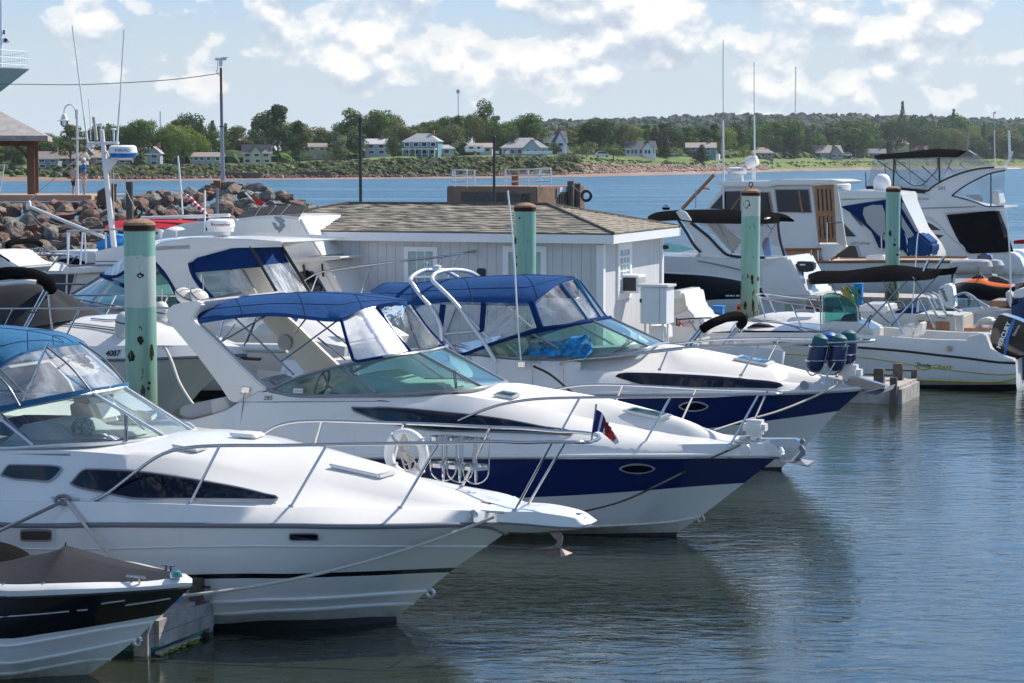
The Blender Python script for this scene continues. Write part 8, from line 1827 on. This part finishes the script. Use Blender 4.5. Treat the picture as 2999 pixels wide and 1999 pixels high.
for lab,x0,x1,yb,ye,yr,rt,wc,rc_,off,nw,ns in HOUSES:
    xm = (x0+x1)/2; d = dist0(xm)+off; p = Vector(((xm/.78426-CX)/F_PX*d,d,zy(yb,d)-.3)); yaw = random.uniform(-14,14)
    F = Fr('house',lab,'house',p,yaw); w = (x1-x0)/5000*d*.94; zf_ = zy(yb,d)-p.z; e = zy(ye,d)-p.z; r = zy(yr,d)-p.z; dp = max(w*.62,7); ov = .5; wm,rm = cmat('house_wall',wc),cmat('house_roof',rc_)
    box('wall',F,(0,dp/2,e/2-1),(w,dp,e+2),wm)
    if rt in ('side','both'):
        V = [(-w/2-ov,-ov,e-.1),(w/2+ov,-ov,e-.1),(w/2+ov,dp+ov,e-.1),(-w/2-ov,dp+ov,e-.1),(-w/2-ov,dp/2,r),(w/2+ov,dp/2,r)]; mkobj('roof',V,[(0,1,5,4),(2,3,4,5),(1,2,5),(3,0,4),(0,3,2,1)],rm,F)
    elif rt == 'front':
        V = [(-w/2-ov,-ov,e-.1),(w/2+ov,-ov,e-.1),(0,-ov,r),(-w/2-ov,dp+ov,e-.1),(w/2+ov,dp+ov,e-.1),(0,dp+ov,r)]; mkobj('roof',V,[(0,2,5,3),(1,4,5,2)],rm,F); mkobj('gable_wall',[(-w/2,0,e),(w/2,0,e),(0,0,r-.15),(-w/2,.3,e),(w/2,.3,e),(0,.3,r-.15)],[(0,1,2),(3,5,4)],wm,F)
    else:
        k = min(w*.32,dp/2); V = [(-w/2-ov,-ov,e-.1),(w/2+ov,-ov,e-.1),(w/2+ov,dp+ov,e-.1),(-w/2-ov,dp+ov,e-.1),(-w/2+k,dp/2,r),(w/2-k,dp/2,r)]; mkobj('roof',V,[(0,1,5,4),(2,3,4,5),(1,2,5),(3,0,4),(0,3,2,1)],rm,F)
    if rt in ('both','hipgable'):
        gx,gw = (w*.16,w*.34) if rt == 'hipgable' else (-w*.05 if 'yellow' in lab else w*.22,w*.36); gr = e+(r-e)*.85
        mkobj('gable_wall',[(gx-gw/2,-1.2,-1),(gx+gw/2,-1.2,-1),(gx+gw/2,-1.2,e),(gx,-1.2,gr-.2),(gx-gw/2,-1.2,e),(gx-gw/2,.5,-1),(gx+gw/2,.5,-1),(gx+gw/2,.5,e),(gx-gw/2,.5,e)],[(0,1,2,3,4),(1,6,7,2),(0,4,8,5)],wm,F)
        mkobj('gable_roof',[(gx-gw/2-.4,-1.6,e-.3),(gx,-1.6,gr),(gx+gw/2+.4,-1.6,e-.3),(gx-gw/2-.4,dp/2,e-.3),(gx,dp/2,gr),(gx+gw/2+.4,dp/2,e-.3)],[(0,1,4,3),(1,2,5,4)],rm,F)
    box('eave_trim',F,(0,-ov*.9,e-.18),(w+2*ov,.12,.26),M['whitep'])
    for s_ in range(ns):
        zz = (e-zf_)*(s_+.55)/ns+zf_; nh = max(1,nw//ns)
        for k in range(nh):
            x_ = -w/2+w*(k+.5)/nh+random.uniform(-.3,.3); yy = -.05
            if rt in ('both','hipgable') and abs(x_-gx) < gw/2: yy = -1.26
            ww = min(1.5,w/nh*.5); hh = min(1.35,(e-zf_)/ns*.5); o = box('window',F,(x_,yy,zz),(ww+.3,.08,hh+.3),M['whitep']); q = box('pane',F,(x_,yy-.045,zz),(ww,.03,hh),M['dark']); q.parent = o
    if ns == 2 or w > 10: box('chimney',F,(w*.3,dp*.5,r+.3),(.8,.8,1.6),cmat('brick',(.28,.12,.09)))
    if 'big two storey' in lab:
        box('verandah',F,(0,-1.6,e*.5),(w*.96,3.0,.3),M['whitep'])
        for k in range(6): box('verandah_post',F,(-w*.46+w*.92*k/5,-3.0,e*.25),(.22,.22,e*.5+.6),M['whitep'])
# trees: hand placed ones first
TR = [('tall dark loose crowned pine right of the yellow house',640,62,259,74,'pine','dark'),('slimmer pine leaning on the right of the tallest pine',690,66,290,46,'pine','dark'),('yellow green tree left of the camera pole, broad one',425,92,290,70,'round','lime'),('yellow green tree just left of the camera pole',458,88,305,46,'round','lime'),('yellow green tree above the long low house',395,90,300,50,'tall','lime'),
      ('dark round topped tree sticking up behind the yellow green trees',430,130,264,52,'round','dark'),('dark tree just left of the camera pole top',487,110,284,36,'round','dark'),('big dark tree above the street lamp',235,90,287,60,'round','dark'),('broad tree right of the radar mast aerials',325,92,276,84,'round','green'),('tree filling the gap behind the radar mast',285,92,292,50,'round','green'),('loose tree in front of the grey blue house',165,40,300,70,'pine','olive'),('dark tree behind the gazebo post',40,70,330,60,'round','dark'),
      ('pale round bush left of the taller pale bush',713,50,334,52,'bush','pale'),('second pale round bush on the grassy slope',748,48,333,44,'bush','pale'),('taller pale willow bush nearest the left black pole',782,50,321,40,'tall','pale'),('dark green round tree left of the black pole',800,84,300,80,'round','dark'),('light green airy tree behind the left black pole',812,118,267,56,'tall','green'),('broad airy tree crowning the skyline left of the teal house',884,120,256,72,'round','green'),('dark tree hiding the right end of the pale blue house',905,60,316,36,'round','dark'),('yellow tinged broad tree behind the pale blue house',910,104,289,66,'round','olive'),
      ('round dark tree with reddish patches right of the big teal house',1035,100,287,60,'round','olive'),('tall poplar like tree that tops the middle skyline',1108,120,250,56,'tall','green'),('broad tree right below the tallest middle tree',1150,104,280,70,'round','green'),('large full tree above the wide bungalow',1208,118,263,84,'round','green'),('dark shrub tree in front of the right black pole',1170,92,306,44,'round','dark'),('small dark round tree in front of the tall white house',1274,60,327,26,'round','dark'),('rounded bush right of the white fences',1294,40,347,32,'bush','green'),('olive willow right of the tall white house',1346,56,320,60,'bush','olive'),('small tree beside the white van on the lawn',1408,40,333,52,'round','green'),
      ('broad dark tree behind the white farmhouse, left side',1376,106,276,90,'round','dark'),('round olive tree above the farmhouse chimney',1440,100,285,62,'round','olive'),('maroon leaved tree right of the farmhouse',1514,96,303,52,'round','maroon'),('yellow shrub between the maroon tree and the teal house',1556,74,333,30,'bush','lime'),('dark cone like shrub right of the farmhouse',1528,70,322,36,'spruce','dark'),('dark conifers in front of the teal house',1610,46,338,50,'spruce','dark'),('bright lime shrub left of the tall whip aerial',1705,70,326,34,'bush','lime'),
      ('very wide green tree in the right middle',1800,96,277,100,'round','green'),('dark conical tree in front of the very wide green tree',1822,80,306,44,'tall','dark'),('wide light green tree left of the yellow house',1955,100,276,100,'round','green'),('hanging willow before the wide light green tree',1980,84,300,46,'tall','pale'),('big pale willow right of the yellow house',2165,104,297,84,'round','pale'),('brown tinged round tree right of the pale willow',2200,84,307,40,'round','olive'),('tall dark spruce on the right skyline',2068,180,253,30,'spruce','dark'),('second dark spruce right of the first on the skyline',2185,150,268,34,'spruce','dark'),('light tree below the yellow house',2062,90,332,34,'bush','pale'),('broad tree behind the flybridge enclosure at right',2300,96,296,90,'round','olive')]
for lab,px,off,top,wd_,kd,cn in TR: tree(px,off,top,wd_,kd,cn,lab)
x = -50; k = [0,0,0]
rws = ((70,'front'),(112,'middle'),(170,'back'))
for ri,(off,rn_) in enumerate(rws):
    x = -40+ri*9; i = 0
    while x < 2440:
        sky_y = float(np.interp(x,SKX,SKY_)); top = sky_y+(22,8,1)[ri]+random.uniform(0,12)-(5 if x > 1340 else 0); w_ = random.uniform(40,74)
        skip = ri == 0 and any(h[1]-14 < x < h[2]+14 for h in HOUSES)
        if ri == 0 and (1320 < x < 1600 or 1640 < x < 1860): skip = True
        if not skip:
            cn = random.choices(['green','dark','olive','lime'],[5,5,3,.6])[0]; kd = random.choices(['round','tall','pine','spruce'],[7,2,1,.6])[0]
            tree(x,off+random.uniform(-6,14),top,w_*(.7 if kd in ('spruce','pine') else 1),kd,cn,f'{ordw(i)} tree from the left in the {rn_} row of the far shore wood','trees of the far shore wood'); i += 1
        x += w_*(.56 if ri else .7)
# distant wooded ridge and the scrub: nobody could count these
def blobs(name,pts,mats_,sub=1,jag=.35):
    base = bmesh.new(); bmesh.ops.create_icosphere(base,subdivisions=sub,radius=1); bv = np.array([tuple(v.co) for v in base.verts]); bf = [tuple(v.index for v in f.verts) for f in base.faces]; base.free()
    Vs,Fs,mi = [],[],[]; rs = np.random.RandomState(5)
    for k,(p,sx,sz,m_) in enumerate(pts):
        q = bv*(1+rs.uniform(-jag,jag,(len(bv),1)))*np.array([sx,sx,sz])+np.array(tuple(p)); Vs.append(q); o_ = k*len(bv); Fs += [tuple(i+o_ for i in f) for f in bf]; mi += [m_]*len(bf)
    me = bpy.data.meshes.new(name); me.from_pydata(np.concatenate(Vs).tolist(),[],Fs)
    for m_ in mats_: me.materials.append(m_)
    me.polygons.foreach_set('material_index',mi); o = bpy.data.objects.new(name,me); COL.objects.link(o); o['kind'] = 'stuff'; return o
pts = []
for k in range(5200):
    px = random.uniform(1180,2500); t = random.random()**.6; d0 = dist0(px); off = 300+(2560-d0-300)*t; b = wpt(px,min(off,2600-d0)); d = b.y
    h = random.uniform(6,11); pts.append((b+Vector((0,0,h*.45)),h*random.uniform(.3,.75),h*random.uniform(.45,.7),random.choices([0,1,2],[5,5,.5])[0]))
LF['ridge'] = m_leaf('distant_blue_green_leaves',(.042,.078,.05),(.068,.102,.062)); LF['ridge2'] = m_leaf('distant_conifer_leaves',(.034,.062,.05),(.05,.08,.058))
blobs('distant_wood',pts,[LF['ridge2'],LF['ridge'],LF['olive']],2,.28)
pts = []
for k in range(1500):
    px = random.uniform(-60,2440); s = random.uniform(1.2,3.2); pts.append((wpt(px,random.uniform(96,190),.2),s*1.3,s,random.choices([0,1,2],[4,4,2])[0]))
blobs('undergrowth',pts,[LF['dark'],LF['green'],LF['olive']],2,.4)
pts = []
for k in range(2300):
    px = random.uniform(-60,1330); off = random.uniform(18,50); 
    if px < 160 and random.random() < .85: continue
    s = random.uniform(.5,1.7); pts.append((wpt(px,off,.1),s,s*.7,random.choices([0,1,2,3],[4,4,2,1])[0]))
for k in range(420):
    px = random.uniform(1330,2440); s = random.uniform(.4,1.1); pts.append((wpt(px,random.uniform(24,48),0),s,s*.6,random.choices([0,1,3],[3,4,2])[0]))
LF['sc1'] = m_leaf('dry_scrub',(.055,.062,.022),(.105,.10,.038)); LF['sc2'] = m_leaf('green_scrub',(.04,.068,.022),(.075,.105,.03))
blobs('bank_scrub',pts,[LF['sc1'],LF['sc2'],LF['dark'],LF['olive']],2,.4)
M['riprap'] = mat('pinkish_shore_stone',(.36,.24,.19),.9,var=(.9,.35)); M['riprapd'] = mat('dark_shore_stone',(.10,.06,.05),.9,var=(.9,.35)); pts = []
for k in range(1500):
    px = random.uniform(1290,1760); pts.append((wpt(px,random.uniform(13,30),.05),random.uniform(.35,.95),random.uniform(.3,.6),0 if random.random() < .85 else 1))
for k in range(1200):
    px = random.uniform(160,1300); pts.append((wpt(px,random.uniform(12,19),.05),random.uniform(.35,.9),random.uniform(.3,.8),1 if random.random() < .9 else 0))
blobs('shore_stones',pts,[M['riprap'],M['riprapd']],1,.35)
# small things on the far shore
for lab,x0,x1,y0,y1,off in (('white fence left of the right black pole on the far bank',1134,1146,346,352,60),('long white fence right of the black pole before the bungalow',1160,1170,346,353,62),('white fence in front of the right half of the wide bungalow',1200,1268,345,353,52)):
    d = dist0((x0+x1)/2)+off; F = Fr('fence',lab,'fence',((((x0+x1)/2)/.78426-CX)/F_PX*d,d,zy(y1+1,d)),0,'white fences on the far bank'); w = (x1-x0)/5000*d; h = zy(y0,d)-zy(y1+1,d)
    boxes('boards',F,[((0,0,h*.5),(w,.06,h*.8))],M['whitep']); [box('post',F,(-w/2+w*k/4,-.08,h*.52),(.14,.1,h*1.05),M['whitep']) for k in range(5)]
def car(lab,x,y,L_,c,off,h=1.5):
    d = dist0(x)+off; F = Fr('parked_car',lab,'car',((x/.78426-CX)/F_PX*d,d,gz_(x,off)),random.uniform(-10,10),'vehicles parked on the far shore'); F.o.location.z = max(gz_(x,off),zy(y,d)); m_ = cmat('car_paint',c,.3)
    prism('body',F,[(-L_/2,0,.3),(L_/2,0,.3),(L_/2,0,h*.55),(L_*.42,0,h*.62),(L_*.22,0,h),(-L_*.3,0,h),(-L_*.45,0,h*.6),(-L_/2,0,h*.55)],m_,1.7,bevel=.08); prism('windows',F,[(-L_*.4,-.02,h*.62),(L_*.36,-.02,h*.62),(L_*.2,-.02,h*.92),(-L_*.28,-.02,h*.92)],M['dark'],.02)
    for s in (-.32,.32): lathe('wheel',F,[(0,0),(.33,0),(.33,.2),(0,.2)],(L_*s,-.03,.33),M['blackr'],12,'Y')
car('white van by the small tree on the green lawn',1383,361,5,(.75,.75,.75),50,2.2); car('white car parked left of the grey gabled house',1878,368,4.4,(.7,.7,.7),66); car('white pickup right of the grey gabled house',1962,367,5,(.65,.68,.7),64); car('silver car on the lawn right of the farmhouse',1545,356,4.5,(.5,.52,.55),74); car('white van in the shade under the trees',1944,358,5,(.8,.8,.8),84,2.0)
d = dist0(1090)+72; F = Fr('camper_trailer','white camper trailer left of the right black pole on the far bank','trailer',((1090/.78426-CX)/F_PX*d,d,zy(352,d)),0); box('body',F,(0,1,1.5),(6.2,2.2,2.2),M['whitep'],bevel=.3); box('window',F,(-1,-.12,1.8),(1.4,.05,.6),M['dark']); box('window',F,(1.4,-.12,1.8),(1.0,.05,.6),M['dark']); lathe('wheel',F,[(0,0),(.4,0),(.4,.2),(0,.2)],(0,-.1,.4),M['blackr'],12,'Y')
for lab,x0,x1,y0,y1,off,m_ in (('dark retaining wall at the water left of the rock groyne',470,600,396,404,16,'timberd'),('dark retaining wall under the grassy slope',640,760,394,403,18,'timberd')):
    d = dist0((x0+x1)/2)+off; F = Fr('retaining_wall',lab,'wall',((((x0+x1)/2)/.78426-CX)/F_PX*d,d,zy(y1,d)),0); w = (x1-x0)/5000*d; h = zy(y0,d)-zy(y1,d); box('planks',F,(0,0,h*.3),(w,.6,h*1.4),M[m_]); [box('post',F,(-w/2+w*k/9,-.35,h*.55),(.3,.3,h*1.5),M[m_]) for k in range(10)]
d = dist0(985)+22; F = Fr('beach_stairs','pale wooden stairs going down the scrubby bank below the teal house','stairs',((985/.78426-CX)/F_PX*d,d,zy(392,d)),20)
for k in range(9): box('step',F,(-1.8+.4*k,k*.35,k*.34),(.5,1.2,.08),M['greyw'])
for s in (-.6,.6): tube('hand_rail',F,[(-1.9,s,.9),(1.7,s+2.8,3.9)],.08,M['greyw'],6)
for lab,x,y0,y1,off in (('utility pole above the low brown roofed house',1655,300,362,96),('utility pole right of the grey gabled house',1962,322,368,90),('utility pole behind the street of the long low house',488,340,372,80),('utility pole left of the grey shed',1893,330,366,94)):
    d = dist0(x)+off; F = Fr('utility_pole',lab,'pole',((x/.78426-CX)/F_PX*d,d,zy(y1,d)),0,'utility poles on the far shore'); h = zy(y0,d)-zy(y1,d); tube('pole',F,[(0,0,-1),(0,0,h)],.16,M['greyw'],6); tube('crossarm',F,[(-1.1,0,h-.7),(1.1,0,h-.7)],.08,M['greyw'],5)
for lab,x,y0,y1,d in (('thin radio mast with a small drum on top above the middle trees',1053,207,300,1900),('tall faint lattice radio mast above the distant ridge',1823,155,290,2500),('short thin radio mast above the left trees',372,256,300,1500)):
    F = Fr('radio_mast',lab,'mast',((x/.78426-CX)/F_PX*d,d,zy(y1,d)),0,'radio masts on the horizon'); h = zy(y0,d)-zy(y1,d); r_ = .00022*d; M['mastm'] = M.get('mastm') or mat('mast_steel',(.42,.44,.46),.6)
    for k in range(3): a = k*2.09; tube('mast_leg',F,[(r_*math.cos(a)*1.2,r_*math.sin(a)*1.2,-20),(r_*math.cos(a)*1.2,r_*math.sin(a)*1.2,h)],r_*.32,M['mastm'],4)
    tubes('lattice',F,[[(r_*math.cos(a_)*1.2,r_*math.sin(a_)*1.2,h*i/22),(r_*math.cos(a_+2.09)*1.2,r_*math.sin(a_+2.09)*1.2,h*(i+1)/22)] for i in range(22) for a_ in (0,2.09,4.19)],r_*.2,M['mastm'],3)
    if x == 1053: lathe('drum',F,[(0,3),(1.6,3),(1.6,0),(0,0)],(0,0,h-3),M['mastm'],10)
# ---------------------------------------------------------------- the air: even pale haze, sky outside it
hm = bpy.data.materials.new('haze'); hm.use_nodes = True; t = NT(hm.node_tree)
pv = t.n('VolumePrincipled'); pv.inputs['Color'].default_value = (.80,.87,.95,1); pv.inputs['Density'].default_value = .00006; pv.inputs['Anisotropy'].default_value = .2
t.link(pv.outputs[0],t.n('OutputMaterial').inputs[1])
V,Fc = box_geo((0,1850,45),(5600,3900,99)); hz = mkobj('haze',V,Fc,hm); hz['kind'] = 'stuff'
